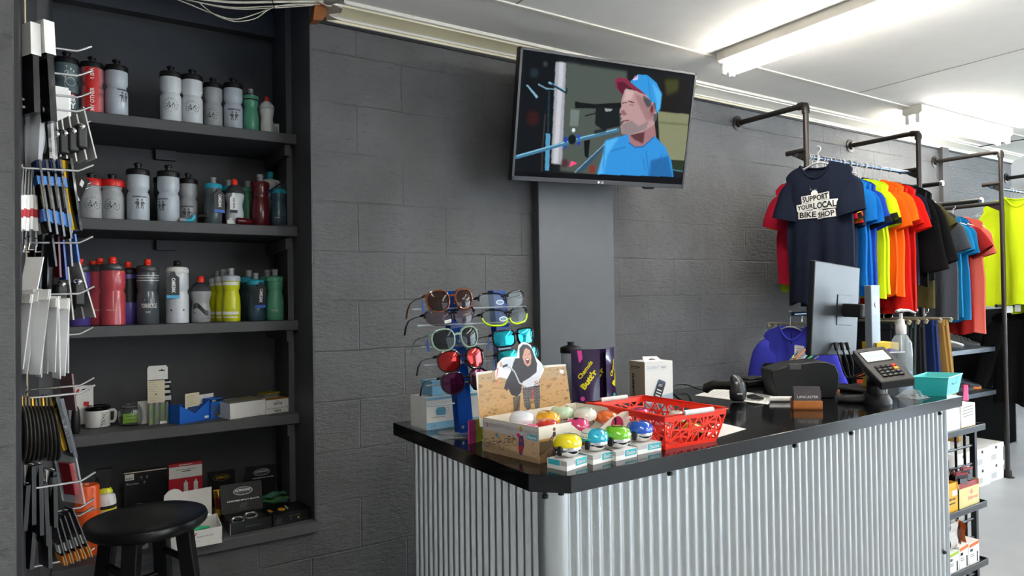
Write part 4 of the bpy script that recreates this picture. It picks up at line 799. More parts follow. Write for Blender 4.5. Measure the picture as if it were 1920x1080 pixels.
def gtube(x, y, L, r, lab, M1, cap, z=.03, rz=0.0, blue=True):
    t = thing('grease_tube', lab, 'tube', (x, y, S5+z), rz); b = MB(); b.tube([(0,0,0), (L*.4,0,0), (L*.9,0,0), (L,0,0)], [r, r, r, r*.8], 16, ra=[.15, .6, 1, 1])
    if blue: b.flat([[(L*.6, -.012), (L*.88, -.012), (L*.88, .004), (L*.6, .004)]], lambda u_, v_: (u_, -math.sqrt(max(r*r-v_*v_, 0))-.0006, v_), 1)
    b.build('tube', [M1, M_blue], t, smooth=60); b = MB(); b.tube([(L, 0, 0), (L+.012, 0, 0), (L+.03, 0, 0)], [r*.6, r*.45, r*.25], 12); b.build('cap', cap, t, smooth=50); return t
gtube(p.x+.03, p.y+.05, .115, .021, 'white grease tube with blue label, nozzle to the right', PLASTIC['white'], PLASTIC['white'], z=.088, rz=a+.15)
gtube(p.x+.05, p.y+.03, .085, .014, 'bright green tube lying in the white carton', mat('bright_green_plastic', '#1fa06a', .35), mat('bright_green_plastic', '#1fa06a', .35), z=.058, rz=a, blue=False)
b = MB(); b.box((0, 0, .05), (.17, .002, .11), 0, 0); b.box((.055, .001, .05), (.035, .002, .11), 0, 0); q2 = at_y(372, 985, .17)
tag(b.build('white_card', M_paper, loc=(q2.x-.035, .17, S5+.045), rz=.12, smooth=0), 'blank white card panel standing behind the grease tubes', 'card')
b = MB(); b.lathe([(.0, -.003), (.034, -.003), (.034, .003), (0, .003)], 28, 0, Matrix.Rotation(PI/2, 4, 'X')); q2 = at_y(326, 934, .15)
tag(b.build('round_card', M_paper, loc=(q2.x, .15, q2.z), smooth=30), 'round white card standing up behind the stool seat', 'card')
b = MB(); b.bb(-.03, .03, -.01, .01, 0, .05); q2 = at_z(262, 1035, S5); tag(b.build('clear_packet', M_filmw, loc=(q2.x, q2.y+.03, S5), bevel=.004), 'clear packet of black fittings seen between the stool legs', 'packet')
b = MB(); [b.lathe([(.006, 0), (.008, .004), (.006, .008)], 8, 0, Matrix.Translation((-.02+.008*i, -.014, .012+.006*(i % 3)))) for i in range(5)]
tag(b.build('rubber_fitting', M_black, loc=(q2.x, q2.y+.03, S5), smooth=50), 'cluster of black fittings seen between the stool legs', 'fitting')
# pedal cleat boxes
def oval_logo(b, mp, cx, cz, s, m1, m2):
    b.flat([circ(cx, cz, s, 24, ry=s*.42)], mp, m2); mq = lambda a, z: tuple(Vector(mp(a, z))+Vector((0, -.0006, 0.0002)))
    b.ribbon(circ(cx, cz, s, 24, ry=s*.42), .0012, mq, m1, True); b.text('ULTRALIGHT', mq, s*.22, w=s*1.6, c=(cx, cz+s*.1), bold=.03, m=m1); b.text('ACTION', mq, s*.24, w=s*1.1, c=(cx+s*.1, cz-s*.16), bold=.03, m=0)
p = at_z(431, 1004, S5); q = at_z(510, 989, S5); w = (q-p).length; a = math.atan2(q.y-p.y, q.x-p.x)
t = thing('cleat_box', 'open black box with raised lid showing two silver cleats', 'box', (p.x, p.y, S5), a)
b = MB(); hh = .044; b.bb(0, w, 0, .002, 0, hh); b.bb(0, .002, 0, .13, 0, hh); b.bb(w-.002, w, 0, .13, 0, hh); b.bb(0, w, .128, .13, 0, hh); b.bb(0, w, .002, .128, hh-.012, hh-.008)
pm = plane_map((0, -.0005, 0), (1,0,0), (0,0,1)); b.text('SPEEDPLAY', pm, .006, w=.055, c=(w*.55, .022), bold=.01, m=1); b.flat([[(.001, 0), (.0022, 0), (.0022, hh), (.001, hh)]], pm, 2); b.build('tray', [M_blkcard, M_ghost, M_paper], t, smooth=0)
b = MB(); Lm = Matrix.Translation((0, .13, hh)) @ Matrix.Rotation(-.22, 4, 'X'); b.box((w/2-.006, 0, .055), (w*1.02, .002, .11), 0, 0, Lm); mpl = lambda x, z: tuple(Lm @ Vector((x, -.0017, z))); oval_logo(b, mpl, w*.5, .078, .036, 1, 2)
b.text('CHROME-MOLY BLACK', mpl, .006, w=w*.8, c=(w*.5, .044), bold=.03, m=1); b.ribbon([(w*.5-.012, .018), (w*.5+.008, .018), (w*.5+.012, .030), (w*.5-.008, .030)], .002, mpl, 2, True); b.ribbon([(w*.5-.005, .024), (w*.5+.006, .025)], .002, mpl, 2); b.text('SPEEDPLAY', mpl, .004, w=.04, c=(w*.5, .009), m=2)
b.build('lid', [M_blkcard, M_paper, M_ghost], t, smooth=0)
for i, x in enumerate((.035, .088)):
    b = MB(); Mc = Matrix.Translation((x, .035+.03*i, hh-.004)) @ Matrix.Rotation(.5, 4, 'X')
    P2 = [Mc @ Vector((u, v, 0)) for u, v in rounded(.042, .026, .012, 5)]; b.tube(P2, .0045, 8, 0, True, ra=1.5); b.box((0, .012, 0), (.014, .006, .012), 0, 0, Mc)
    o = b.build('cleat', mat('satin_silver', '#8e8e90', .3, .7), smooth=50); o.matrix_world = Matrix.Translation((p.x, p.y, S5)) @ Matrix.Rotation(a, 4, 'Z'); tag(o, 'silver ring-shaped cleat in the open black box, the %s one' % ('left', 'right')[i], 'cleat')
p = at_z(511, 989, S5); q = at_z(582, 973, S5); w = (q-p).length; a = math.atan2(q.y-p.y, q.x-p.x)
t = thing('cleat_box', 'closed black box with small yellow and silver marks', 'box', (p.x+.003, p.y, S5), a)
b = MB(); b.bb(0, w, 0, .13, 0, .044); pm = plane_map((0, -.0005, 0), (1,0,0), (0,0,1)); b.ribbon([(.012, .016), (.026, .016), (.030, .028), (.016, .028)], .002, pm, 1, True); b.ribbon([(.017, .022), (.025, .023)], .002, pm, 1); b.text('SPEEDPLAY', pm, .004, w=.03, c=(.021, .010), m=1)
b.ribbon([(.062, .030), (.108, .030)], .0022, pm, 1); b.flat([circ(.07, .018, .0035, 10)], pm, 1); b.flat([circ(.10, .018, .0045, 10)], pm, 2); pt = plane_map((0, 0, .0444), (1,0,0), (0,1,0)); b.flat([[(.005, .05), (.018, .05), (.018, .085), (.005, .085)]], pt, 2); b.flat([circ(.055, .06, .014, 16, ry=.02)], pt, 2); b.flat([[(.075, .05), (.079, .05), (.085, .10), (.081, .10)]], pt, 3)
b.build('carton', [M_blkcard, M_ghost, mat('amber_print', '#b98513', .5), M_paper], t, smooth=0)
def f3(b, mp, w, h):
    b.ribbon(circ(w/2, h-.026, .034, 24, ry=.013), .0018, mp, 2, True); b.text('ZERO', mp, .011, w=.05, c=(w/2, h-.025), bold=.05, m=1)
def f4(b, mp, w, h): oval_logo(b, mp, w*.5, h-.026, .034, 1, 2); b.text('CHROME-MOLY BLACK', mp, .005, w=w*.75, c=(w*.55, h-.050), bold=.03, m=1)
card_box(391, 441, 884, 950, .42, 'black box with yellow ZERO lettering at the back', [M_blkcard, mat('amber_print', '#b98513', .5), mat('olive_print', '#6a7a2c', .5)], f3, d=.02)
card_box(464, 518, 874, 945, .44, 'black box with oval silver logo at the back, right of the raised lid', [M_blkcard, M_paper, M_ghost], f4, d=.02)
for i, c in enumerate(('#5d9a6e', '#3f7a60', '#7aa86a', '#4c7d66')):
    b = MB(); b.grid(lambda u_, v_: (-.05+.1*u_, -.03+.06*v_, .004*sin(u_*9+i)+.003*cos(v_*7+i*2)), 10, 6); b.grid(lambda u_, v_: (-.05+.1*u_, .03-.06*v_, .003+.004*sin(u_*9+i)+.003*cos(v_*7+i*2)), 10, 6); q2 = at_y(512, 940, .17)
    tag(b.build('green_packet', mat('green_film_%d' % i, c, .2), loc=(q2.x+.004*i, .17, S5+.052+i*.0085), rz=.2*i-.3, smooth=60), 'crinkled green packet on the closed black box, %s in the pile' % ('lowest', 'second', 'third', 'topmost')[i], 'packet')
b = MB(); b.grid(lambda u_, v_: (-.012+.03*u_+.006*sin(v_*3), -.02*sin(u_*3.1)*sin(v_*3.1), .125*v_), 8, 8, 0); b.grid(lambda u_, v_: (.018-.03*u_+.006*sin(v_*3), .02, .125*v_), 2, 8, 1); q2 = at_y(406, 960, .22)
for z0, z1, mm in ((.03, .055, 1), (.06, .10, 2)): b.grid(lambda u_, v_: (-.012+.03*u_+.006*sin((z0+(z1-z0)*v_)/.125*3), -.0008-.02*sin(u_*3.1)*sin((z0+(z1-z0)*v_)/.125*3.1), z0+(z1-z0)*v_), 8, 3, mm)
tag(b.build('foil_sachet', [mat('foil_gold', '#8a6a22', .25, .5), mat('foil_yellow', '#c49a1c', .3), mat('foil_red', '#6e1620', .3)], loc=(q2.x, .20, S5), smooth=60), 'upright gold and red foil sachet left of the raised black lid', 'packet')

# ------------------------------------------------------------------ bar stool
t = thing('bar_stool', 'round black bar stool before the alcove', 'stool', (.173, -.385, 0), .35)
M_stool = mat('black_lacquer', '#0c0c0e', .28, bump=.05, bscale=30); zs = .72
b = MB(); b.lathe([(.13, zs-.036), (.155, zs-.034), (.166, zs-.024), (.169, zs-.012), (.165, zs-.002), (.150, zs+.001), (.10, zs-.003), (0, zs-.006)], 48); b.build('seat', M_stool, t, smooth=50)
for k in range(4):
    a = PI/4+k*PI/2; d = Vector((cos(a), sin(a), 0)); b = MB()
    def L4(z, r): c = d*r; e = Vector((-sin(a), cos(a), 0))*.021; f = d*.021; return [c+e+f, c-e+f, c-e-f, c+e-f], z
    (A, z0), (B, z1) = L4(0, .19), L4(zs-.034, .105); b.add([(v.x, v.y, z0) for v in A]+[(v.x, v.y, z1) for v in B], [(0,1,2,3), (7,6,5,4), (0,4,5,1), (1,5,6,2), (2,6,7,3), (3,7,4,0)]); b.build('leg', M_stool, t, smooth=0, bevel=.003)
for k in range(4):
    a = PI/4+k*PI/2; a2 = a+PI/2
    for z in ((.22, .40)[k % 2], (.5, .58)[k % 2]):
        r = .19-.085*z/.686; b = MB(); b.tube([(r*cos(a), r*sin(a), z), (r*cos(a2), r*sin(a2), z)], .011, 10); b.build('rung', M_stool, t, smooth=60)

# ================================================================== HOOKS AND PACKETS ON THE LEFT WALL
PB = AX0+.006
b = MB(); b.bb(AX0-.001, PB, -1.44, -.85, .5, 2.42); struct(b.build('trim_9', mat('dark_pegboard', '#232327', .6), smooth=0))
b = MB(); b.bb(AX0, PB+.002, -1.44, -1.12, 2.0, 2.50); struct(b.build('trim_10', mat('pale_blue_board', '#8e97a6', .6), smooth=0))
PK = 'packets hanging on the left wall'
def peg(y, Y, lab, L=.098):
    z = at_y(100, y, Y).z; b = MB(); b.tube([(PB-.002, Y, z-.001), (PB+L*.78, Y, z+.001), (PB+L*.84, Y, z+.004), (PB+L, Y, z+.013)], .002, 8); b.lathe([(.008, 0), (.008, .002)], 10, 0, Matrix.Translation((PB, Y, z)) @ Matrix.Rotation(PI/2, 4, 'Y'))
    tag(b.build('peg_hook', M_chrome, smooth=50), lab, 'hook', 'steel peg hooks on the left wall'); return z
pegs = [(90, -1.30), (137, -1.33), (178, -1.22), (205, -1.24), (232, -1.15), (258, -1.16), (318, -1.38), (350, -1.15), (358, -1.17), (455, -1.3), (552, -1.38), (629, -1.25), (727, -1.30), (742, -1.38), (910, -1.38), (960, -1.25), (975, -1.2), (1055, -1.25)]
plab = ['topmost chromed peg hook, empty tip bent upward', 'second chromed peg hook from the top, empty tip bent upward', 'peg hook above the chrome-ball brake pads, upper', 'peg hook above the chrome-ball brake pads, lower', 'peg hook carrying the brake pad cards, upper', 'peg hook carrying the brake pad cards, lower', 'peg hook carrying the banded bundles and blue cable packs', 'empty peg tip beside the red-lidded bottles, rear', 'empty peg tip beside the red-lidded bottles, front', 'peg hook just below the yellow and black packet', 'peg hook through the milky white bags', 'peg hook just above the shelf with the mug', 'bare peg hook above the coiled black packets', 'peg hook through the coiled black packets', 'peg hook through the limp black bags', 'peg tip above the orange-tipped packs, upper', 'peg tip above the orange-tipped packs, lower', 'lowest peg hook beneath the orange-tipped packs']
for (y, Y), lab in zip(pegs, plab): peg(y, Y, lab)
def X_at(px, y, Y): return at_y(px, y, Y).x
def sheetpack(name, px, y0, y1, Y, lab, mats, w=.055, lean=0.0, th=.002, yaw=.15, px1=None, parts=(), grp=None, bulge=0.0, taper=1.0):
    # a thin packet hanging in the Y-Z plane; px/px1: where its top and its foot stand
    x0 = X_at(px, y0, Y); z0 = at_y(px, y0, Y).z; z1 = at_y(px, y1, Y).z; x1 = X_at(px1 if px1 else px, y1, Y)
    t = thing(name, lab, 'packet', (x0, Y, z0), yaw, grp or PK); h = z0-z1; dx = x1-x0
    b = MB()
    def fn(s): return lambda u_, v_: (dx*v_+s*(th/2+bulge*sin(PI*min(1, v_*1.0))*sin(PI*u_)), (u_-.5)*w*(1-(1-taper)*v_), -h*v_)
    b.grid(fn(1), 6, 12); b.grid(fn(-1), 6, 12)
    for s in (0, 1): b.grid(lambda u_, v_: (dx*v_+(u_-.5)*th, (s-.5)*w*(1-(1-taper)*v_), -h*v_), 1, 12)
    b.grid(lambda u_, v_: ((u_-.5)*th, (v_-.5)*w, 0), 1, 1); b.grid(lambda u_, v_: (dx+(u_-.5)*th, (v_-.5)*w*taper, -h), 1, 1)
    b.build('sleeve', mats[0], t, smooth=50)
    for nm, v0, v1, M_, sc, k in parts:
        b = MB(); tt = th/2+.0009
        for s in (1, -1): b.grid(lambda u_, v_: (dx*(v0+(v1-v0)*v_)+s*(tt*k+bulge*sin(PI*(v0+(v1-v0)*v_))*sin(PI*(.5+(u_-.5)*sc))), (u_-.5)*w*sc*(1-(1-taper)*(v0+(v1-v0)*v_)), -h*(v0+(v1-v0)*v_)), 6, 8)
        for s in (-1, 1): b.grid(lambda u_, v_: (dx*(v0+(v1-v0)*v_)+(u_-.5)*2*tt*k, s*.5*w*sc*(1-(1-taper)*(v0+(v1-v0)*v_)), -h*(v0+(v1-v0)*v_)), 1, 6)
        b.build(nm, M_, t, smooth=50)
    return t
M_dfilm = mat('black_film', '#0e0e10', .14, coat=.5, bump=.6, bscale=25); M_head = mat('white_header', '#d9d8d4', .5)
sheetpack('tube_packet', 47, 50, 215, -1.36, 'long black packet with a white header, left of two', [M_dfilm], w=.06, parts=[('header_card', 0, .36, M_head, 1.05, 1.4)], px1=52, th=.009, yaw=.5)
sheetpack('tube_packet', 72, 46, 230, -1.36, 'long black packet with a white header, right of two', [M_dfilm], w=.06, parts=[('header_card', 0, .33, M_head, 1.05, 1.4)], px1=84, th=.010, yaw=.5)
sheetpack('tube_packet', 85, 200, 300, -1.3, 'black packet hanging in shadow below the white headers', [M_dfilm], w=.05, px1=92, th=.012, yaw=.3)
sheetpack('clear_bag', 66, 205, 318, -1.33, 'wrinkled clear bag flaring out above the banded bundles', [M_filmw], w=.06, bulge=.012, px1=60, th=.006, yaw=.4, parts=[('header_card', 0, .05, M_head, .4, 1.3)])
sheetpack('clear_bag', 88, 225, 305, -1.3, 'wrinkled clear bag right of the flaring one', [M_filmw], w=.05, bulge=.008, px1=93, th=.004, yaw=.3)
for px, y in ((66, 203), (92, 192)):
    p = at_y(px, y, -1.36); b = MB(); b.lathe([(0, -.006), (.004, -.0052), (.0062, 0), (.004, .0052), (0, .006)], 14, 0, Matrix.Translation(p) @ Matrix.Rotation(PI/2, 4, 'Y')); b.tube([(PB, p.y, p.z), tuple(p)], .0025, 6)
    tag(b.build('ball_hook', M_chrome, smooth=60), 'ball-ended chromed hook, %s of two below the white headers' % ('left' if px < 80 else 'right'), 'hook')
b = MB(); p = at_y(112, 205, -1.12); b.box((0, 0, 0), (.03, .002, .09), 0, .2); b.box((.014, .01, .0), (.012, .002, .085), 0, .9)
tag(b.build('blank_card', M_head, loc=p, smooth=0), 'blank pale card facing out beside the red-banded bottle', 'card')
# brake pad cards
def padcard(px, y0, y1, px1, Y, lab, ball=True):
    t = sheetpack('brake_pad_card', px, y0, y1, Y, lab, [mat('grey_card', '#b7b5b0', .45)], w=.05, px1=px1, th=.0025, yaw=.3, grp='brake pad cards on the left wall')
    h = at_y(px, y0, Y).z-at_y(px, y1, Y).z; dx = X_at(px1, y1, Y)-X_at(px, y0, Y)
    b = MB(); b.box((dx*.55-.014, -.012, -h*.60), (.020, .030, .046)); b.build('brake_pad', M_black, t, bevel=.005)
    b = MB(); b.lathe([(0, .010), (.004, .009), (.0075, .004), (.0078, 0), (.006, -.006), (0, -.008)], 14, 0, Matrix.Translation((dx*.45-.012, -.020, -h*.40)) @ Matrix.Rotation(PI/2, 4, 'X')); b.build('washer_ball', M_chrome, t, smooth=60)
for i, (px, y0, px1, y1, Y) in enumerate(((108, 228, 118, 300, -1.2), (121, 222, 136, 304, -1.2), (135, 218, 155, 300, -1.2), (148, 205, 173, 297, -1.2), (98, 228, 106, 296, -1.2))):
    padcard(px, y0, y1, px1, Y, ('second from the left', 'third from the left', 'fourth from the left', 'rightmost, widest turned', 'leftmost')[i]+' of the five upper brake pad cards')
for i, (px, y0, px1, y1, Y) in enumerate(((118, 490, 130, 600, -1.2), (138, 485, 172, 596, -1.2), (128, 500, 150, 598, -1.15))):
    padcard(px, y0, y1, px1, Y, ('left', 'right, front', 'middle, rear')[i]+' one of the three lower brake pad cards')
# banded bundles
M_band = mat('red_band', '#a8232a', .5); M_sil = mat('dull_silver', '#8b8c8e', .35, .8)
for i, (px, px1) in enumerate(((44, 33), (49, 39), (55, 47), (60, 56), (62, 69))):
    Y = -1.40+.012*i; p0 = at_y(px, 316, Y); p1 = at_y(px1, 470-4*(i % 2), Y); t = thing('cable_bundle', 'white bundle with red diamond band and silver ends, number %s from the left of five' % ('one', 'two', 'three', 'four', 'five')[i], 'bundle', tuple(p0), 0, 'banded bundles')
    d = p1-p0; b = MB(); b.tube([(0,0,0), tuple(d*.3), tuple(d*.95)], [.0006, .0018, .0018], 6); b.build('cables', M_sil, t)
    b = MB(); b.tube([tuple(d*.33), tuple(d*.50)], .0042, 8); b.tube([tuple(d*.60), tuple(d*.76)], .0042, 8); b.build('sleeve', M_head, t); b = MB(); b.tube([tuple(d*.5), tuple(d*.55), tuple(d*.60)], [.0042, .0047, .0042], 8); b.build('band', M_band, t)
    b = MB(); b.tube([tuple(d*.92), tuple(d*.93+Vector((-.001, 0, 0))), tuple(d*1.02+Vector((-.002, -.004, 0))), tuple(d*1.02+Vector((.006, -.004, .001)))], .0017, 6); b.lathe([(0, .003), (.003, 0), (0, -.003)], 8, 0, Matrix.Translation(d*.85)); b.build('end_fitting', M_chrome, t)
M_bluep = mat('blue_sleeve', '#2a6fb8', .4)
for i in range(4):
    px = 67+i*13; t = sheetpack('cable_pack', px, 303, 436+4*i, -1.36+.01*i, 'cable pack with two bright blue bands, %s from the left' % ('first', 'second', 'third', 'fourth')[i], [M_dfilm], w=.05, px1=px+21, th=.003, yaw=.25, grp='blue banded cable packs', parts=[('blue_tip', .0, .16, mat('dark_blue_sleeve', '#1d3c78', .35), .7, 1.3), ('blue_band', .22, .34, M_bluep, .8, 2.6), ('blue_band', .68, .85, M_bluep, .8, 2.2)])
    h = at_y(px, 303, -1.36).z-at_y(px, 436, -1.36).z; dx = X_at(px+21, 436, -1.36)-X_at(px, 303, -1.36); b = MB()
    for k in range(3): b.tube([(dx*v+.002*(k-1), -.02+.012*k, -h*v) for v in (.33, .5, .68)], .0016, 6)
    b.build('cable_strands', mat('bare_cable', '#98917f', .35, .6), t)
# yellow and black packet
M_yc = mat('yellow_card', '#d9a916', .4)
t = sheetpack('tyre_patch_packet', 117, 300, 432, -1.3, 'curling yellow-edged packet with black card and white foot', [M_dfilm], w=.055, px1=138, th=.004, yaw=.5, bulge=.004, parts=[('yellow_edge', 0.02, .99, M_yc, .45, 2.6)])
p = at_y(131, 362, -1.3); b = MB(); Mx = Matrix.Translation(p) @ Matrix.Rotation(-.1, 4, 'Z') @ Matrix.Rotation(.35, 4, 'Y')
b.box((.008, 0, -.005), (.022, .002, .078), 0, 0, Mx); b.box((.010, -.0004, -.058), (.034, .003, .026), 1, 0, Mx); mpx = lambda a, z: tuple(Mx @ Vector((a, -.0018, z)))
b.flat([[(.008, .020), (.014, .016), (.014, .026), (.008, .030)]], mpx, 1); b.ribbon([(.004, -.022), (.016, -.025)], .002, mpx, 1); b.ribbon([(.005, -.028), (.015, -.031)], .001, mpx, 1); b.ribbon([(.010, .0), (.017, -.008)], .004, mpx, 1)
b.flat([[(.010, -.064), (.017, -.064), (.017, -.058), (.010, -.058)]], lambda a, z: tuple(Mx @ Vector((a, -.0025, z))), 0)
for j in range(1): b.text('S', lambda a, z: tuple(Mx @ Vector((a, -.0035, z))), .014, w=.010, c=(-.006, -.022), bold=.05, m=2); b.ribbon(circ(-.006, -.022, .009, 14, ry=.011), .002, lambda a, z: tuple(Mx @ Vector((a, -.0032, z))), 2, True)
tag(b.build('folded_card', [M_blkcard, M_head, M_yc], smooth=0), 'black card with white foot turned outward beside yellow-edged packet', 'card')
for i, (px, y0, px1, y1, c) in enumerate(((92, 440, 100, 500, '#3b3b3e'), (103, 430, 108, 520, '#6c2026'), (112, 440, 120, 525, '#1c3e8a'), (124, 432, 130, 500, '#7c7f84'), (135, 440, 143, 492, '#2a62b0'), (76, 440, 70, 540, '#2a2a2c'), (86, 445, 84, 545, '#3a3a3d'), (60, 470, 58, 545, '#2c2c2e'))):
    sheetpack('slim_packet', px, y0, y1, -1.30+.02*i, 'slim %s packet among the dangling pieces above the milky bags' % ('charcoal', 'dark red', 'navy', 'grey', 'blue', 'leftmost black', 'dark smoky', 'short black')[i], [mat('slim_%d' % i, c, .25)], w=.035, px1=px1, th=.003, yaw=.3)
sheetpack('slim_packet', 66, 482, 545, -1.39, 'slanted white strip sticking up out of the milky bags', [M_head], w=.03, px1=47, th=.002, yaw=.9)
# milky bags
for i in range(12):
    px = 42+i*6.2; px1 = 31+i*8.4; Y = -1.41+.012*(i % 4); y1 = (690, 700, 697, 695, 702, 707, 700, 690, 698, 710, 706, 700)[i]
    sheetpack('milky_bag', px, 552-10*sin(i*.5), y1, Y, 'narrow milky bag, %s of the twelve hanging bags from the left' % ('first', 'second', 'third', 'fourth', 'fifth', 'sixth', 'seventh', 'eighth', 'ninth', 'tenth', 'eleventh', 'twelfth')[i], [mat('milky_bag', '#dcdddc', .45, alpha=.62, bump=.5, bscale=30)], w=.060, px1=px1, th=.0015, yaw=.50+.25*sin(i*2), bulge=.006, taper=.35 if i % 3 else .6, grp='milky white bags on one hook', parts=[('header_card', 0, .12, M_head, .95, 1.3)])
# coiled black packets
for i in range(9):
    px = 40+i*6.5; Y = -1.40+.008*i; p = at_y(px, 745, Y); q = at_y(px+2+i*1.6, 860, Y); t = thing('tube_coil', 'coiled black tube in a sleeve, %s of nine from the left' % ('first', 'second', 'third', 'fourth', 'fifth', 'sixth', 'seventh', 'eighth', 'ninth')[i], 'packet', tuple(p), .25, 'coiled tubes on one hook')
    h = p.z-q.z; dx = q.x-p.x; ring = [(dx*(.58-.42*cos(a)), .030*sin(a), -h*(.58-.42*cos(a))) for a in [2*PI*k/20 for k in range(20)]]; b = MB(); b.tube(ring, .0028, 8, 0, True, ra=1.6); b.tube([(v[0]+.001, v[1]*.7, v[2]*.8-h*.11) for v in ring], .0025, 8, 0, True); b.build('coil', mat('coil_rubber', '#1d1b19', .3), t, smooth=60)
    b = MB(); b.tube([(0,0,.001), (dx*.14, 0, -h*.16)], .0022, 6, ra=3); b.build('header_card', mat('tan_card', '#5f5647', .5) if i % 3 else M_yc, t)
sheetpack('tube_coil', 94, 742, 850, -1.33, 'yellow-edged coil packet at the right end of the coiled packets', [M_dfilm], w=.055, px1=124, th=.006, yaw=.4, parts=[('yellow_edge', .0, .98, M_yc, .35, 1.5)])
sheetpack('tube_coil', 105, 745, 858, -1.28, 'grey coil packet hanging behind the yellow-edged one', [mat('grey_film', '#3d3f43', .2, coat=.3)], w=.06, px1=133, th=.006, yaw=.3)
sheetpack('clear_bag', 118, 835, 948, -1.25, 'clear bag with red contents right of the limp black bags', [M_film], w=.06, px1=143, th=.003, yaw=.6, parts=[('contents', .3, .85, mat('dark_red_plastic', '#7c151b', .35), .5, 2)])
sheetpack('clear_bag', 124, 700, 770, -1.25, 'pinkish clear packet hanging just above the mug shelf edge', [mat('pinkish_film', '#6d4f52', .25)], w=.04, px1=133, th=.003, yaw=.5)
for i, (px, px1, y0, y1) in enumerate(((42, 38, 905, 990), (52, 55, 870, 980), (65, 70, 868, 1000), (74, 82, 900, 1020), (92, 96, 880, 985), (58, 50, 940, 1060), (80, 86, 930, 1062))):
    sheetpack('black_bag', px, y0, y1, -1.38+.012*i, 'limp black bag with a narrow white header, number %s from the left' % ('one', 'two', 'three', 'five', 'seven', 'four', 'six')[i], [M_dfilm], w=.055, px1=px1, th=.006, yaw=.35, bulge=.004, taper=.8, grp='limp black bags', parts=[('header_card', 0, .30, M_head, .16, 1.6)])
for i in range(5):
    px = 97+i*8; sheetpack('valve_pack', px, 975-6*i, 1062-3*i, -1.26, 'dark pack with orange foot, %s of five from the left' % ('first', 'second', 'third', 'fourth', 'fifth')[i], [mat('smoke_film', '#3a3a3a', .25)], w=.04, px1=px+22+4*i, th=.002, yaw=.35, grp='orange footed packs', parts=[('orange_foot', .78, 1.0, mat('orange_card', '#d8871c', .5), .8, 1.5), ('white_label', .55, .74, M_head, .4, 1.5)])

# ================================================================== ON THE COUNTER
def ppx(o, u, v):
    o, u, v = Vector(o), Vector(u).normalized(), Vector(v).normalized(); n = u.cross(v)
    def f(x, y):
        d = ray(x, y); k = (o-CAM).dot(n)/d.dot(n); q = CAM+d*k-o; return (q.dot(u), q.dot(v))
    return f
# --- sunglasses rack
M_acr = mat('blue_acrylic', '#0b47a8', 0.06, trans=0.35, ior=1.45, coat=.5); M_rod = mat('clear_rod', '#dfe8ee', 0.08, trans=.6)
rk = thing('sunglasses_rack', 'clear and blue acrylic rack with cross rods full of sunglasses', 'display rack', tuple(at_z(872, 813, H)))
RX, RY = rk.location.x, rk.location.y
lean = lambda z: .05*(z/.40)
for x0 in (0.0, .150):
    b = MB()
    for y0, y1 in ((-.012, -.009),):
        vs = []; 
        for z in (0.004, .40): vs += [(x0-.022-.02*z, y0+lean(z), z), (x0+.022-.02*z, y0+lean(z), z), (x0+.022-.02*z, y1+lean(z), z), (x0-.022-.02*z, y1+lean(z), z)]
        b.add(vs, [(0,3,2,1),(4,5,6,7),(0,1,5,4),(1,2,6,5),(2,3,7,6),(3,0,4,7)])
    for s in (-1, 1):
        vs = []
        for z in (0.004, .40): xx = x0+s*.0215-.02*z; vs += [(xx-.0012, -.009+lean(z), z), (xx+.0012, -.009+lean(z), z), (xx+.0012, .018+lean(z), z), (xx-.0012, .018+lean(z), z)]
        b.add(vs, [(0,3,2,1),(4,5,6,7),(0,1,5,4),(1,2,6,5),(2,3,7,6),(3,0,4,7)])
    cl = b.build('column', M_acr, rk, smooth=0)
    for s in (-1, 1): b = MB(); b.lathe([(.004, 0), (.004, .002), (0, .003)], 10, 0, Matrix.Translation((x0+s*.014, -.0125, .022)) @ Matrix.Rotation(PI/2, 4, 'X')); b.build('screw', M_steel, cl)
b = MB(); b.prism([(-.075, .02), (-.06, -.03), (-.02, -.062), (.05, -.075), (.13, -.07), (.17, -.04), (.18, .05), (-.05, .06)], 0, .006, 'z'); b.build('base_plate', M_clear, rk, smooth=0, bevel=.001)
for i, (y, xe) in enumerate(((580, 985), (611, 985), (652, 960), (686, 960), (724, 900), (762, 852))):
    z = at_y(795, y, RY).z-H; Y = lean(z)-.014; xl = at_y((773, 782, 789, 795, 800, 803)[i], y, RY+Y).x-RX; xr = at_y(xe, y, RY+Y).x-RX; b = MB(); b.tube([(xl, Y, z), (xr, Y, z)], .0026, 10); b.lathe([(0, -.004), (.0042, 0), (0, .004)], 10, 0, Matrix.Translation((xl, Y, z)) @ Matrix.Rotation(PI/2, 4, 'Y')); b.build('rod', M_rod, rk, smooth=60)
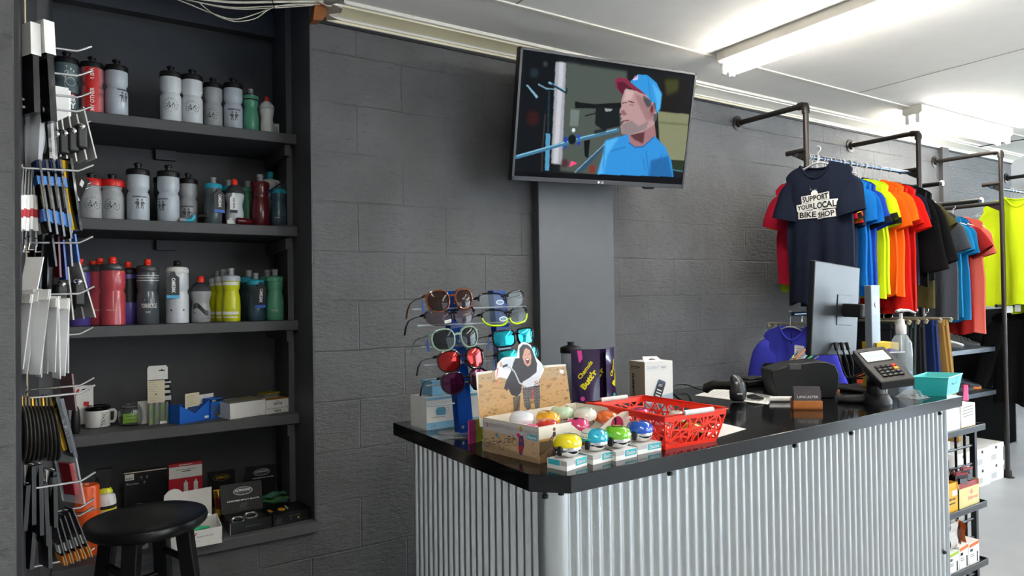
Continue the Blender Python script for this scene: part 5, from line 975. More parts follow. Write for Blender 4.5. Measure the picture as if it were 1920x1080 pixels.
def glasses(cx, cy, Y, fr, ln, lab, shape='round', tag_=None, rz=0.0, lower=None, wid=.136, roll=0.0, clear=False):
    P = at_y(cx, cy, Y); t = thing('sunglasses', lab, 'sunglasses', tuple(P), rz, 'sunglasses on the rack'); t.rotation_euler = (-.12, roll, rz); k = wid/.136
    hw = {'round': .0255, 'square': .029, 'sport': .031}[shape]*k; hh = {'round': .0235, 'square': .0205, 'sport': .018}[shape]*k; cxl = .0335*k
    def outline(s, n=24, gr=1.0):
        out = []
        for j in range(n):
            a = 2*PI*j/n; e = {'round': .75, 'square': .45, 'sport': .6}[shape]; ca, sa = cos(a), sin(a)
            x = math.copysign(abs(ca)**e, ca)*hw*gr; z = math.copysign(abs(sa)**e, sa)*hh*gr
            if sa < 0: x = x*(1-.16*abs(sa)) if shape != 'sport' else x*(1-.3*abs(sa))
            if shape == 'sport': z += .004*(-ca if s < 0 else ca)*0+.004*(x*s/hw)
            out.append((s*cxl+x, z))
        return out
    curve = lambda x: .010*(x/.06)**2
    for s in (-1, 1):
        b = MB(); O = outline(s, 24, .97); c = (s*cxl, 0); rings = [[(c[0]+(x-c[0])*q, curve(c[0]+(x-c[0])*q)-.002*(1-q*q), z*q) for x, z in O] for q in (.02, .4, .75, 1.0)]
        vs = [p for r_ in rings for p in r_]; fs = [(i*24+j, i*24+(j+1) % 24, (i+1)*24+(j+1) % 24, (i+1)*24+j) for i in range(3) for j in range(24)]
        b.add(vs, fs); b.build('lens', ln, t, smooth=80)
    b = MB()
    for s in (-1, 1):
        O = outline(s); rr = [.0024*k]*24
        if shape == 'sport': O2 = [p for p in O if p[1] > -.2*hh or lower]; 
        if shape == 'sport':
            seg = [O[j] for j in range(0, 13)] ; b.tube([(x, curve(x), z) for x, z in seg], .0026, 6)
        else: b.tube([(x, curve(x), z) for x, z in O], rr, 6, 0, True, ra=1.2)
    b.tube([(-.010*k, curve(.01), .008*k), (0, -.002, .0105*k), (.010*k, curve(.01), .008*k)], .0028*k, 6); xe = cxl+hw
    for s in (-1, 1): b.tube([(s*(xe-.004), curve(xe), hh*.62), (s*(xe+.003), curve(xe)+.004, hh*.6), (s*(xe+.004), curve(xe)+.014, hh*.55)], [.0035, .0045, .003], 6)
    fo_ = b.build('frame', fr, t, smooth=60)
    if lower:
        b = MB()
        for s in (-1, 1): O = outline(s); seg = [O[j] for j in range(12, 25 if False else 24)]+[O[0]]; b.tube([(x, curve(x), z-.001) for x, z in seg], .0032, 6)
        b.build('lower_rim', lower, t, smooth=60)
    for s in (-1, 1):
        b = MB(); y0 = curve(xe)+.012; b.tube([(s*(xe+.004), y0, hh*.55), (s*(xe+.003), y0+.045, hh*.5), (s*(xe+.0), y0+.085, hh*.3), (s*(xe-.004), y0+.115, -.008), (s*(xe-.007), y0+.135, -.030)], [.0034, .003, .0026, .003, .0032], 6, ra=.5)
        b.build('temple', fr, t, smooth=60)
    for s in (-1, 1): b = MB(); b.tube([(s*.008, .002, -.002), (s*.0095, .008, -.006), (s*.0085, .007, -.012)], .0022, 6); b.build('nose_pad', fr, fo_, smooth=60)
    if tag_:
        b = MB(); 
        if tag_ == 'sticker':
            pm = lambda a, z: (a, curve(a)-.0035, z); b.flat([circ(-.020, -.006, .013, 18, ry=.0075)], pm, 0); b.flat([circ(-.020, -.006, .010, 14, ry=.0045)], lambda a, z: (a, curve(a)-.0040, z), 1); b.ribbon([(-.024, -.007), (-.016, -.006)], .0015, lambda a, z: (a, curve(a)-.0045, z), 2); b.build('sticker', [M_head, mat('sticker_blue', '#3f86b8', .4), mat('sticker_yellow', '#c9b02a', .4)], t, smooth=0)
        elif tag_ == 'polar':
            pm = lambda a, z: (a, curve(a)-.0035, z); b.flat([[(-.030, -.016), (-.010, -.014), (-.010, -.006), (-.030, -.008)]], pm, 0); b.text('POLARIZED', lambda a, z: (a, curve(a)-.0040, z), .003, w=.016, c=(-.020, -.011), m=1); b.build('sticker', [M_head, M_ink], t, smooth=0)
        else:
            sx = -1 if 'left' in tag_ else 1; b = MB(); b.box((sx*(xe+.005), .03, -.012), (.010, .001, .030), 0, .5); b.tube([(sx*(xe+.004), .03, .010), (sx*(xe+.005), .03, .002)], .0012, 6); b.build('price_tag', mat('blue_tag', '#274a96', .4), t, smooth=0)
    return t
def lensm(n, c, a=.8, r=.05, met=0.0): return mat(n, c, r, metal=met, alpha=a, ior=1.25 if not met else 1.45)
GL = [
 (848, 562, -1.060, mat('amber_tortoise', '#6a3412', .15, coat=.6), lensm('brown_lens', '#24110a', .96), 'amber-brown rimmed sunglasses on the top rod, left column', 'round', 'left'),
 (850, 594, -1.070, M_blackg, lensm('rose_grey_lens', '#3b3036', .85), 'black sporty sunglasses with rose-grey lenses, second row left', 'sport', 'polar'),
 (858, 634, -1.085, mat('clear_green_frame', '#9db6a4', .12, trans=.3), lensm('dark_grey_lens', '#15191b', .94), 'sunglasses with clear pale green frame and dark lenses', 'round', 'left'),
 (869, 674, -1.100, mat('wine_black_frame', '#1d0b0f', .15, coat=.6), lensm('red_mirror_lens', '#8a1512', .97, .06, .6), 'wine-black sunglasses with fiery red mirror lenses', 'round', 'right'),
 (876, 714, -1.115, mat('wine_black_frame', '#1d0b0f', .15, coat=.6), lensm('violet_mirror_lens', '#4a1038', .97, .06, .7), 'wine-black sunglasses with violet-red mirror lenses, lowest row', 'round', None),
 (947, 562, -1.050, M_blackg, lensm('colourless_lens', '#9fb0b8', .28), 'black half-rimmed glasses with clear lenses and round sticker, top right', 'sport', 'sticker'),
 (953, 593, -1.060, M_blackg, lensm('colourless_lens2', '#5b6a70', .40), 'clear-lensed glasses with a neon yellow lower rim', 'sport', 'sticker'),
 (968, 632, -1.075, M_blackg, lensm('teal_mirror_lens', '#1596a8', .98, .06, .75), 'square black sunglasses with teal mirror lenses, third row right', 'square', 'left'),
 (977, 668, -1.090, M_blackg, lensm('aqua_mirror_lens', '#1f9a9e', .98, .06, .75), 'teal mirror sunglasses partly hidden behind the cut-out cyclist', 'square', 'left')]
for cx, cy, Y, fr, ln, lab, shp, tg in GL:
    glasses(cx, cy, RY-.052+lean(at_y(cx, cy, RY).z-H), fr, ln, lab, shp, tg, rz=.05, lower=mat('neon_rim', '#c4e61c', .3) if 'neon' in lab else None, wid=.168 if shp != 'square' else .156, roll=-.06)
# --- mask carton, bags behind the rack, sticky notes
p = at_z(800, 789, H); q = at_z(860, 803, H); t = thing('mask_carton', 'white and light blue carton printed with a blue face mask', 'box', (at_y(800, 780, -.93).x, -.93, H), .05)
b = MB(); b.bb(0, .20, 0, .10, 0, .092); pm = plane_map((0, -.0005, 0), (1,0,0), (0,0,1)); b.flat([[(0, 0), (.2, 0), (.2, .020), (0, .020)], [(0, .084), (.2, .084), (.2, .092), (0, .092)]], pm, 1)
b.flat([[(.032, .040), (.062, .038), (.064, .054), (.058, .062), (.036, .062), (.030, .054)]], pm, 2); b.ribbon([(.064, .058), (.072, .060), (.074, .052), (.064, .042)], .0008, pm, 3); b.ribbon([(.014, .005), (.030, .005), (.030, .011), (.014, .011)], .001, plane_map((0, -.0009, 0), (1,0,0), (0,0,1)), 3, True); b.ribbon([(.015, .034), (.06, .034)], .001, pm, 3); b.ribbon([(.085, .05), (.15, .05)], .002, pm, 3)
b.build('carton', [M_paper, mat('pale_blue_print', '#7fb8d6', .5), mat('mask_blue', '#5fa3be', .5), M_ghost], t, smooth=0)
b = MB(); b.bb(.03, .17, .02, .09, .093, .135); b.build('top_carton', mat('pale_blue_print', '#7fb8d6', .5), t, smooth=0)
def crinkle(px, py, w, d, lab, h=.012, seed=1):
    P = at_z(px, py, H); rn = random.Random(seed); ph = [rn.random()*6 for _ in range(6)]
    f = lambda u_, v_: ((u_-.5)*w, (v_-.5)*d, .002+h*abs(sin(u_*9+ph[0]+2*sin(v_*5+ph[1])))*sin(PI*u_)*sin(PI*v_)+.002*sin(u_*23+ph[2])*sin(v_*19+ph[3])*sin(PI*u_)*sin(PI*v_))
    b = MB(); b.grid(f, 24, 18); b.grid(lambda u_, v_: ((.5-u_)*w, (v_-.5)*d, .0005), 2, 2); tag(b.build('clear_bag', mat('crinkled_film', '#cfd6da', .12, alpha=.22), loc=tuple(P), smooth=30), lab, 'bag')
crinkle(812, 800, .12, .10, 'flat crinkled clear bag on counter corner beside the mask carton', .010, 2); crinkle(846, 818, .10, .07, 'clear crinkled film lying at the foot of the sunglasses rack', .008, 5)
p = at_z(893, 829, H); t = thing('sticky_notes', 'upright pad holder with pink and yellow note strips', 'note pad', (p.x-.004, p.y, H), .35)
b = MB(); b.box((-.012, 0, .030), (.022, .008, .060)); b.build('pink_notes', mat('hot_pink_paper', '#e0408a', .6), t, smooth=0)
b = MB(); b.box((.012, 0, .030), (.024, .008, .060)); b.build('yellow_notes', mat('lime_yellow_paper', '#d2cf2a', .6), t, smooth=0)
b = MB(); b.box((0, -.006, .031), (.052, .002, .062)); b.build('holder', M_clear, t, smooth=0)

# --- bell display carton with picture lid
A = Vector((.848, -1.252, H)); B = Vector((.884, -1.442, H)); D = Vector((1.208, -1.398, H)); Cc = A+(D-B); hb = .083; UZ = Vector((0, 0, 1))
t = thing('bell_display', 'open display carton of bicycle bells with a beach photo lid', 'display box')
b = MB()
def wall(b, p, q, h0, h1, m=0, th=.0022, tops=None):
    d = (q-p).normalized(); n = Vector((d.y, -d.x, 0)); prof = tops or [(0, h0), (1, h1)]; L = (q-p).length
    poly = [(0, 0), (L, 0)]+[(L*s, z) for s, z in reversed(prof)]
    vs = [p+d*a+UZ*z for a, z in poly]+[p+d*a+UZ*z-n*th for a, z in poly]; k = len(poly)
    b.add(vs, [tuple(range(k)), tuple(range(2*k-1, k-1, -1))]+[(i, (i+1) % k, k+(i+1) % k, k+i)[::-1] for i in range(k)], m)
wall(b, A, B, hb, hb); wall(b, B, D, hb, hb, tops=[(0, hb), (.20, hb), (.32, hb*.92), (.40, hb*.70), (.50, hb*.55), (.62, hb*.62), (.75, hb*.85), (.88, hb), (1, hb)]); wall(b, D, Cc, hb, hb); wall(b, Cc, A, hb, hb)
b.add([A+UZ*.002, B+UZ*.002, D+UZ*.002, Cc+UZ*.002], [(0, 1, 2, 3)])
b.build('tray', mat('display_card', '#e3dccd', .55), t, smooth=0)
# side picture: beach with two bicycles and a caped child
u = (B-A).normalized(); nrm = Vector((u.y, -u.x, 0)); w = (B-A).length; f = ppx(A, u, UZ); Z = lambda *pts: [f(780+x/4.5, 640+y/4.5) for x, y in pts]
cv = Canvas(w, hb, 300, 140, '#bfa27e'); cv.poly([(0, hb*.66), (w, hb*.58), (w, hb), (0, hb)], '#b5aeae', 1, 3); cv.poly([(0, hb*.88), (w, hb*.88), (w, hb), (0, hb)], '#d6d0c8', .8, 6)
for z in (.80, .84, .90, .95): cv.line([(0, hb*(z+.03)), (w*.5, hb*(z-.01)), (w, hb*z)], .0006, '#6d6a6a', .8)
Mg = cv.mask([(0, 0), (w, 0), (w, hb*.55), (0, hb*.62)]); cv.speck(Mg, 160, .0004, .0016, '#6a5039', .6, 2.4); cv.speck(Mg, 120, .0005, .0015, '#c9ad8a', .5, 2.2); cv.poly([(0, 0), (w, 0), (w, hb*.12), (0, hb*.3)], '#6e5238', .5, 6)
def cbike(c, rr, col, Zp):
    a, b_, = Zp; cv.ring(a, rr, .0012, col); cv.ring(b_, rr, .0012, col); m_ = ((a[0]+b_[0])/2, (a[1]+b_[1])/2)
    cv.line([a, (m_[0], m_[1]-.001), (b_[0]-.002, b_[1]+rr*1.1), (m_[0]-.004, m_[1]+rr*.7), a], .0012, col); cv.line([(m_[0], m_[1]), (m_[0]-.005, m_[1]+rr*1.4)], .001, col); cv.line([b_, (b_[0]-.004, b_[1]+rr*1.7), (b_[0]-.010, b_[1]+rr*1.9)], .001, col); cv.disc((m_[0]-.005, m_[1]+rr*1.5), .004, col, ry=.0015)
cbike(None, .0095, '#20283c', Z((605, 855), (722, 880))); cbike(None, .0085, '#241f1c', Z((765, 850), (835, 850)))
cv.disc(Z((683, 790))[0], .005, '#3e7fa0'); cv.disc(Z((672, 765))[0], .003, '#555')if False else None
cv.poly(Z((870, 790), (905, 790), (915, 880), (895, 960), (875, 960), (865, 880)), '#4c3d6e', 1, 0); cv.poly(Z((868, 880), (905, 880), (895, 940), (868, 930)), '#a82a2e'); cv.disc(Z((886, 735))[0], .0055, '#c9a24a'); cv.disc(Z((888, 752))[0], .0038, '#b08468'); cv.poly(Z((870, 765), (910, 765), (908, 795), (872, 795)), '#b9c0c4'); cv.disc(Z((885, 835))[0], .004, '#b8323a'); cv.disc(Z((601, 700))[0], .0015, '#a03038', ry=.006)
side = cv.sheet('side_picture', lambda a, z: tuple(A+u*a+UZ*z+nrm*.0006), attr_mat('printed_picture', .35, coat=.3), t)
b = MB(); mp = lambda a, z: tuple(A+u*a+UZ*z+nrm*.0012); b.flat([[(w*.81, hb*.62), (w*.975, hb*.62), (w*.975, hb*.76), (w*.81, hb*.76)]], mp, 0); b.text('Electra', lambda a, z: tuple(A+u*a+UZ*z+nrm*.0017), .0075, c=(w*.893, hb*.69), bold=.02, m=1); b.build('side_label', [mat('teal_print', '#3aa9b4', .4), M_paper], side, smooth=0)
# front picture strip: a rider on a dusk road
u2 = (D-B).normalized(); n2 = Vector((u2.y, -u2.x, 0)); w2 = .105; cv = Canvas(w2, hb, 130, 110, '#4a3524')
cv.poly([(0, hb*.62), (w2, hb*.62), (w2, hb), (0, hb)], '#e3dccd', 1, 0); cv.poly([(0, hb*.5), (w2, hb*.5), (w2, hb*.66), (0, hb*.66)], '#b98a52', 1, 3); cv.poly([(0, hb*.3), (w2, hb*.42), (w2, hb*.55), (0, hb*.6)], '#5e4a2c', 1, 2); cv.poly([(0, 0), (w2, 0), (w2, hb*.2), (0, hb*.3)], '#3b2a1e', 1, 4); cv.poly([(0, 0), (w2*.45, 0), (w2*.9, hb*.42), (w2*.5, hb*.45), (0, hb*.2)], '#8a6a4a', .7, 4)
cv.poly([(w2*.40, hb*.45), (w2*.52, hb*.45), (w2*.50, hb*.80), (w2*.42, hb*.80)], '#3d2521'); cv.disc((w2*.46, hb*.87), .0045, '#6d4a38'); cv.poly([(w2*.40, hb*.1), (w2*.47, hb*.1), (w2*.50, hb*.48), (w2*.42, hb*.48)], '#2d2a2c'); cv.ring((w2*.36, hb*.16), .011, .0013, '#171412'); cv.ring((w2*.60, hb*.18), .011, .0013, '#171412'); cv.line([(w2*.36, hb*.16), (w2*.45, hb*.4), (w2*.60, hb*.18)], .0013, '#171412'); cv.line([(w2*.30, hb*.56), (w2*.42, hb*.72)], .003, '#3d2521')
cv.sheet('front_picture', lambda a, z: tuple(B+u2*a+UZ*z+n2*.0006), attr_mat('printed_picture', .35, coat=.3), t)
b = MB(); b.flat([circ(.268, hb*.62, .024, 20)], lambda a, z: tuple(B+u2*a+UZ*z+n2*.0008), 0); b.build('red_dot', mat('crimson_print', '#b01c4e', .4), t, smooth=0)
# picture lid with the cut-out cyclist
u3 = (Cc-A).normalized(); v3 = (UZ+Vector((-u3.y, u3.x, 0))*(-.02)).normalized(); n3 = u3.cross(v3); A3 = A+UZ*(hb-.002)+Vector((-u3.y, u3.x, 0))*.004; w3 = (Cc-A).length
f3 = ppx(A3, u3, v3); Z = lambda *pts: [f3(780+x/4.5, 640+y/4.5) for x, y in pts]
top = f3(895, 694)[1]; topr = f3(1062, 683)[1]; hcv = f3(985, 642)[1]+.004; x0c = -.012
cv = Canvas(w3+.02, hcv, 500, 380, '#b08a58')
def sh(P): return [(a-x0c, z) for a, z in P]
S_ = lambda *pts: sh(Z(*pts))
Mg = cv.mask([(0, 0), (w3+.03, 0), (w3+.03, hcv), (0, hcv)]); cv.poly(S_((510, 260), (1290, 190), (1290, 300), (510, 350)), '#a98f68', .8, 5); cv.speck(Mg, 300, .0006, .0020, '#5d4022', .55, 2.6); cv.speck(cv.mask([(0, 0), (w3+.03, 0), (w3+.03, hcv*.55), (0, hcv*.55)]), 60, .0015, .0042, '#4a3018', .65, 2.2); cv.speck(Mg, 200, .0006, .002, '#c9a878', .5, 2.4); cv.line(S_((1050, 480), (1200, 560), (1300, 640)), .0015, '#6b4a28', .8, 1); cv.line(S_((1060, 240), (1280, 245)), .001, '#6b4a28', .8, 1); cv.poly(S_((980, 560), (1320, 600), (1320, 660), (980, 660)), '#8a6436', .6, 8)
cv.poly(S_((510, 262), (640, 245), (640, 262), (510, 285)), '#d9d3c6', 1, 0); cv.poly(S_((1060, 205), (1270, 192), (1272, 207), (1060, 222)), '#d9d3c6', 1, 0); cv.poly(S_((1208, 240), (1245, 242), (1238, 275), (1212, 262)), '#e8e6e2')
sil = S_((505, 262), (640, 247), (665, 250), (680, 235), (685, 190), (730, 140), (800, 128), (845, 130), (853, 90), (862, 35), (895, 8), (925, 8), (965, 30), (990, 80), (1005, 130), (1050, 175), (1080, 215), (1078, 235), (1062, 205), (1262, 192), (1330, 720), (540, 720))
rimw = sh([f3(780+x/4.5, 640+y/4.5) for x, y in ((665, 250), (680, 235), (685, 190), (730, 140), (800, 128), (845, 130), (853, 90), (862, 35), (895, 8), (925, 8), (965, 30), (990, 80), (1005, 130), (1050, 175), (1080, 215), (1075, 250), (1040, 320), (900, 300), (780, 320), (700, 300), (670, 330))])
cv.poly(rimw, '#dfe0e0')
cv.poly(S_((700, 180), (740, 152), (850, 145), (880, 170), (860, 290), (800, 250), (740, 235), (700, 215)), '#c9cfd6'); cv.poly(S_((1000, 150), (1045, 185), (1066, 225), (1045, 300), (1000, 400), (920, 395), (900, 340), (960, 300)), '#cdd2d8'); cv.poly(S_((885, 330), (1040, 290), (1030, 370), (1000, 400), (910, 395)), '#c3c9d0')
cv.poly(S_((870, 60), (900, 25), (940, 28), (975, 60), (1000, 130), (1020, 190), (1015, 260), (960, 305), (900, 290), (850, 250), (820, 180), (835, 145), (870, 140)), '#1e1719')
cv.poly(S_((895, 90), (925, 55), (960, 75), (972, 130), (965, 195), (940, 213), (915, 190), (898, 140)), '#c4937a'); cv.poly(S_((870, 60), (905, 30), (940, 40), (910, 75), (900, 120), (890, 140), (880, 110)), '#1a1314'); cv.line(S_((912, 118), (930, 112)), .0012, '#3a2420'); cv.line(S_((945, 108), (962, 104)), .0012, '#3a2420'); cv.poly(S_((918, 150), (935, 143), (958, 152), (950, 185), (932, 190)), '#5a1f22'); cv.poly(S_((922, 152), (936, 147), (955, 154), (936, 158)), '#e8e0dc'); cv.disc(S_((940, 195))[0], .002, '#b8686a'); cv.line(S_((940, 120), (938, 138)), .0012, '#a0705c')
cv.poly(S_((820, 180), (900, 290), (960, 305), (900, 340), (880, 420), (860, 470), (800, 450), (780, 400), (740, 400), (760, 330), (800, 250)), '#1c1a1d'); cv.speck(cv.mask(S_((780, 300), (880, 300), (860, 460), (780, 440))), 60, .0004, .0007, '#6a6a6e', .7, 1)
cv.poly(S_((895, 390), (1040, 370), (1045, 480), (1038, 585), (1005, 585), (990, 470), (960, 480), (968, 560), (940, 588), (910, 540)), '#1a191b'); 
for i in range(15):
    for j in range(22):
        q = S_((898+i*11+(j % 2)*5, 392+j*9.5))[0]; cv.put(((np.hypot(cv.X-q[0], cv.Y-q[1]) < .0007)*cv.mask(S_((895, 390), (1040, 370), (1045, 480), (1038, 585), (1005, 585), (990, 470), (960, 480), (968, 560), (940, 588), (910, 540)))).astype(float), '#d6d6d6')
cv.line(S_((740, 205), (790, 215), (830, 260), (870, 350), (930, 385), (990, 375), (1030, 350)), .0042, '#8b8f94'); cv.line(S_((742, 203), (792, 212), (833, 257), (872, 346), (930, 381), (990, 371)), .0014, '#dfe2e4'); cv.line(S_((735, 212), (765, 200)), .006, '#1a1a1c'); cv.disc(S_((715, 195))[0], .005, '#c4937a', ry=.006); cv.disc(S_((1005, 345))[0], .004, '#c4937a'); cv.ring(S_((1018, 345))[0], .004, .0012, '#4a4a4c')
for dx in (-8, -2, 5): cv.line(S_((690+dx*.4, 225), (682+dx, 300), (684+dx*1.5, 355)), .0012, '#d0483a'); cv.line(S_((985+dx*.4, 390), (982+dx, 440), (985+dx, 490)), .0010, '#c83a3a')
cv.line(S_((885, 400), (850, 560), (820, 640)), .0035, '#2a2a2e'); cv.line(S_((880, 440), (830, 500), (835, 560)), .002, '#b9bcc0'); cv.poly(S_((815, 470), (880, 460), (870, 600), (825, 610)), '#1b1b1e', .8, 1); cv.ring(S_((850, 665))[0], .016, .0035, '#171518'); cv.ring(S_((850, 665))[0], .011, .0012, '#c83a3a'); cv.disc(S_((765, 395))[0], .005, '#2b2a2d', ry=.006)
al = np.maximum(cv.mask(sil), 0)
cv.sheet('picture_lid', lambda a, z: tuple(A3+u3*(a+x0c)+v3*z+n3*.0010), attr_mat('printed_picture', .35, coat=.3), t, alpha=al)
b = MB(); P2 = [(a+x0c, z) for a, z in sil]; k = len(P2); b.add([A3+u3*a+v3*z+n3*.0004 for a, z in P2]+[A3+u3*a+v3*z-n3*.0012 for a, z in P2], [tuple(range(k)), tuple(range(2*k-1, k-1, -1))]+[(i, (i+1) % k, k+(i+1) % k, k+i) for i in range(k)]); b.build('lid_board', mat('board_edge', '#d8d4c8', .6), t, smooth=0)

# --- bells
def bell(loc, dome, lab, k=1.0, lever=True, rz=0.0, deco=None, tilt=0.0, grp='bicycle bells'):
    t = thing('bicycle_bell', lab, 'bicycle bell', loc, rz, grp); S = Matrix.Diagonal((k, k, k, 1))
    if tilt: t.rotation_euler = (tilt, tilt*.4, rz)
    b = MB(); b.lathe([(.008, 0), (.012, .001), (.021, .006), (.0275, .013), (.0285, .018), (.0275, .0215)], 32, 0, S); bs = b.build('base', M_chrome, t, smooth=60)
    b = MB(); b.lathe([(.0282, .021), (.0288, .024), (.0284, .030), (.025, .0375), (.018, .0418), (.010, .0432), (0, .0436)], 32, 0, S)
    mats = [dome]
    if deco:
        ms, fn = deco; mats += ms
        def dm(a, c):   # (a, c) on a disc of radius 28 mm -> dome surface
            r = math.hypot(a, c); pr = [(0, .0436), (.010, .0432), (.018, .0418), (.025, .0375), (.0284, .030), (.0295, .024)]
            z = .022
            for (r0, z0), (r1, z1) in zip(pr, pr[1:]):
                if r0 <= r <= r1: z = z0+(z1-z0)*(r-r0)/(r1-r0)
            return (a*k*1.01, c*k*1.01, (z+.0006)*k)
        fn(b, dm)
    b.build('dome', mats, t, smooth=60)
    if lever: b = MB(); b.box((-.012*k, -.0285*k, .016*k), (.009*k, .009*k, .017*k)); b.box((-.012*k, -.022*k, .010*k), (.006*k, .012*k, .005*k)); b.build('lever', M_black, bs, bevel=.002*k)
    return t
def patch(a0, a1, r0, r1, n=10, m=8): return [[(r*cos(a), r*sin(a)) for r, a in ((r0+(r1-r0)*i/m, a0+(a1-a0)*j/n), (r0+(r1-r0)*(i+1)/m, a0+(a1-a0)*j/n), (r0+(r1-r0)*(i+1)/m, a0+(a1-a0)*(j+1)/n), (r0+(r1-r0)*i/m, a0+(a1-a0)*(j+1)/n))] for i in range(m) for j in range(n)]
BM = {k: mat('bell_'+k, c, .12, coat=1.0) for k, c in (('yellow', '#e8d80a'), ('teal', '#0d9fbe'), ('green', '#6dbb12'), ('blue', '#1550b8'), ('cream', '#e2e0d2'), ('white', '#dfe2e6'), ('mint', '#b9d3ae'), ('red', '#c92a12'), ('amber', '#e0a20c'), ('pink', '#d0306c'), ('orange', '#e06a12'), ('navy', '#142a6a'), ('black', '#0d0d0d'))}
M_tealp = mat('teal_print', '#3aa9b4', .4); M_greyp = mat('pale_grey_print', '#b5b4b2', .5)
def bell_box(F_, R_, depth, lab, h=.021):
    p = at_z(F_[0], F_[1], H); q = at_z(R_[0], R_[1], H); a = math.atan2(q.y-p.y, q.x-p.x); w = (q-p).length; t = thing('bell_box', lab, 'box', tuple(p), a, 'white bell boxes')
    b = MB(); b.bb(0, w, 0, depth, 0, h); pm = plane_map((0, -.0005, 0), (1,0,0), (0,0,1)); b.flat([[(w*.42, h*.30), (w*.98, h*.30), (w*.98, h*.98), (w*.42, h*.98)]], pm, 1); b.flat([[(0, h*.52), (w*.40, h*.52), (w*.40, h), (0, h)]], pm, 2)
    b.text('Electra', lambda x, z: (x, -.001, z), h*.42, w=w*.40, c=(w*.70, h*.64), bold=.02, m=3); pl = plane_map((-.0005, 0, 0), (0,-1,0), (0,0,1)); b.flat([[(-depth*.95, h*.45), (-depth*.35, h*.45), (-depth*.35, h), (-depth*.95, h)]], pl, 1); b.flat([[(-depth*.3, h*.5), (0, h*.5), (0, h), (-depth*.3, h)]], pl, 2)
    b.build('carton', [M_paper, M_tealp, M_greyp, M_head], t, smooth=0, bevel=.0006); return p, a, w
def dg(b, m): b.flat(patch(.3, 2.2, .0, .026), m, 1); b.flat(patch(2.0, 2.9, .008, .025), m, 2); b.flat(patch(2.9, 3.3, .004, .027), m, 3)
def dt(b, m): b.flat(patch(1.9, 4.3, .006, .029), m, 1)
def dgr(b, m): b.flat(patch(0, 2*PI, 0, .012), m, 1); b.flat(patch(0, 2*PI, 0, .010), lambda a, c: tuple(Vector(m(a, c))+Vector((0, 0, .0005))), 2); b.ribbon([(-.014, -.004), (-.004, .012)], .0014, lambda a, c: tuple(Vector(m(a, c))+Vector((0, 0, .001))), 3)
def dbl(b, m):
    for i in range(4): b.ribbon([(-.020+.002*i, -.014+.009*i), (-.005, -.010+.009*i), (.020-.002*i, -.012+.009*i)], .004, m, 1 if i % 2 == 0 else 2)
rows = [((1063, 884), (1101, 872), .056, 'yellow', 'white bell box under the yellow bell, nearest the counter corner', 'yellow-domed bell with blue-green top on the box nearest the counter corner', ([BM['teal'], BM['green'], BM['white']], dg), .30),
 ((1112, 872), (1152, 862), .060, 'teal', 'white bell box under the teal and cream bell', 'teal and cream domed bell', ([BM['cream']], dt), .30),
 ((1155, 865), (1194, 856), .060, 'green', 'white bell box under the green bell', 'green-domed bell with black and amber top', ([BM['black'], BM['amber'], BM['black']], dgr), .30),
 ((1195.5, 853), (1240, 844), .064, 'blue', 'white bell box under the blue bell, nearest the red basket', 'blue-domed bell with orange stripes, nearest the red basket', ([BM['orange'], BM['amber']], dbl), .30)]
for (F_, R_, dp, c, l1, l2, deco, rz) in rows:
    p, a, w = bell_box(F_, R_, dp, l1); cx = w*.5; cy = dp*.48
    bell((p.x+cx*cos(a)-cy*sin(a), p.y+cx*sin(a)+cy*cos(a), H+.0225), BM[c], l2, 1.16, rz=-.75, deco=deco)
b = MB(); b.tube([(0, 0, 0), (.001, 0, .008), (0, .001, .016)], [.003, .0025, .004], 8); p = at_z(1155, 800, H); tag(b.build('bell_hammer', M_black, loc=(1.105, -1.452, H+.066), smooth=60), 'small black striker standing up behind the green bell', 'striker')
def dspot(b, m): b.flat([[(-.010, -.004), (-.002, -.008), (.004, .002), (-.006, .006)], [(.006, .004), (.014, .002), (.012, .010)]], m, 1)
inbox = [(.925, -1.31, 'white', 'white bell, leftmost inside the display carton', None, .020), (.955, -1.375, 'red', 'red bell with yellow specks inside the display carton', ([BM['amber']], lambda b, m: [b.flat([circ(.016*cos(i*2.4)*(.3+.1*(i % 5)), .016*sin(i*2.4)*(.3+.14*(i % 5)), .0016, 6)], m, 1) for i in range(14)]), .006),
 (.990, -1.325, 'amber', 'amber bell with brown top inside the display carton', ([mat('brown_print', '#6a4a12', .4)], dspot), .016), (1.065, -1.29, 'mint', 'mint green bell with orange mark inside the display carton', ([BM['orange']], dspot), .018),
 (1.105, -1.335, 'cream', 'cream bell inside the display carton, left of the amber-topped one', ([BM['mint']], dspot), .014), (1.155, -1.36, 'orange', 'orange-marked bell in the right end of the display carton', None, .004), (.905, -1.37, 'pink', 'pink bell low inside the display carton beside the white one', None, .000), (1.05, -1.37, 'pink', 'pink and black bell low behind the teal bell inside carton', ([BM['black']], dspot), -.002)]
for x, y, c, lab, dc, dz in inbox: bell((x, y, H+.003+.028+dz), BM[c], lab, 1.08, rz=random.random()*2-2.0, deco=dc, tilt=.15)

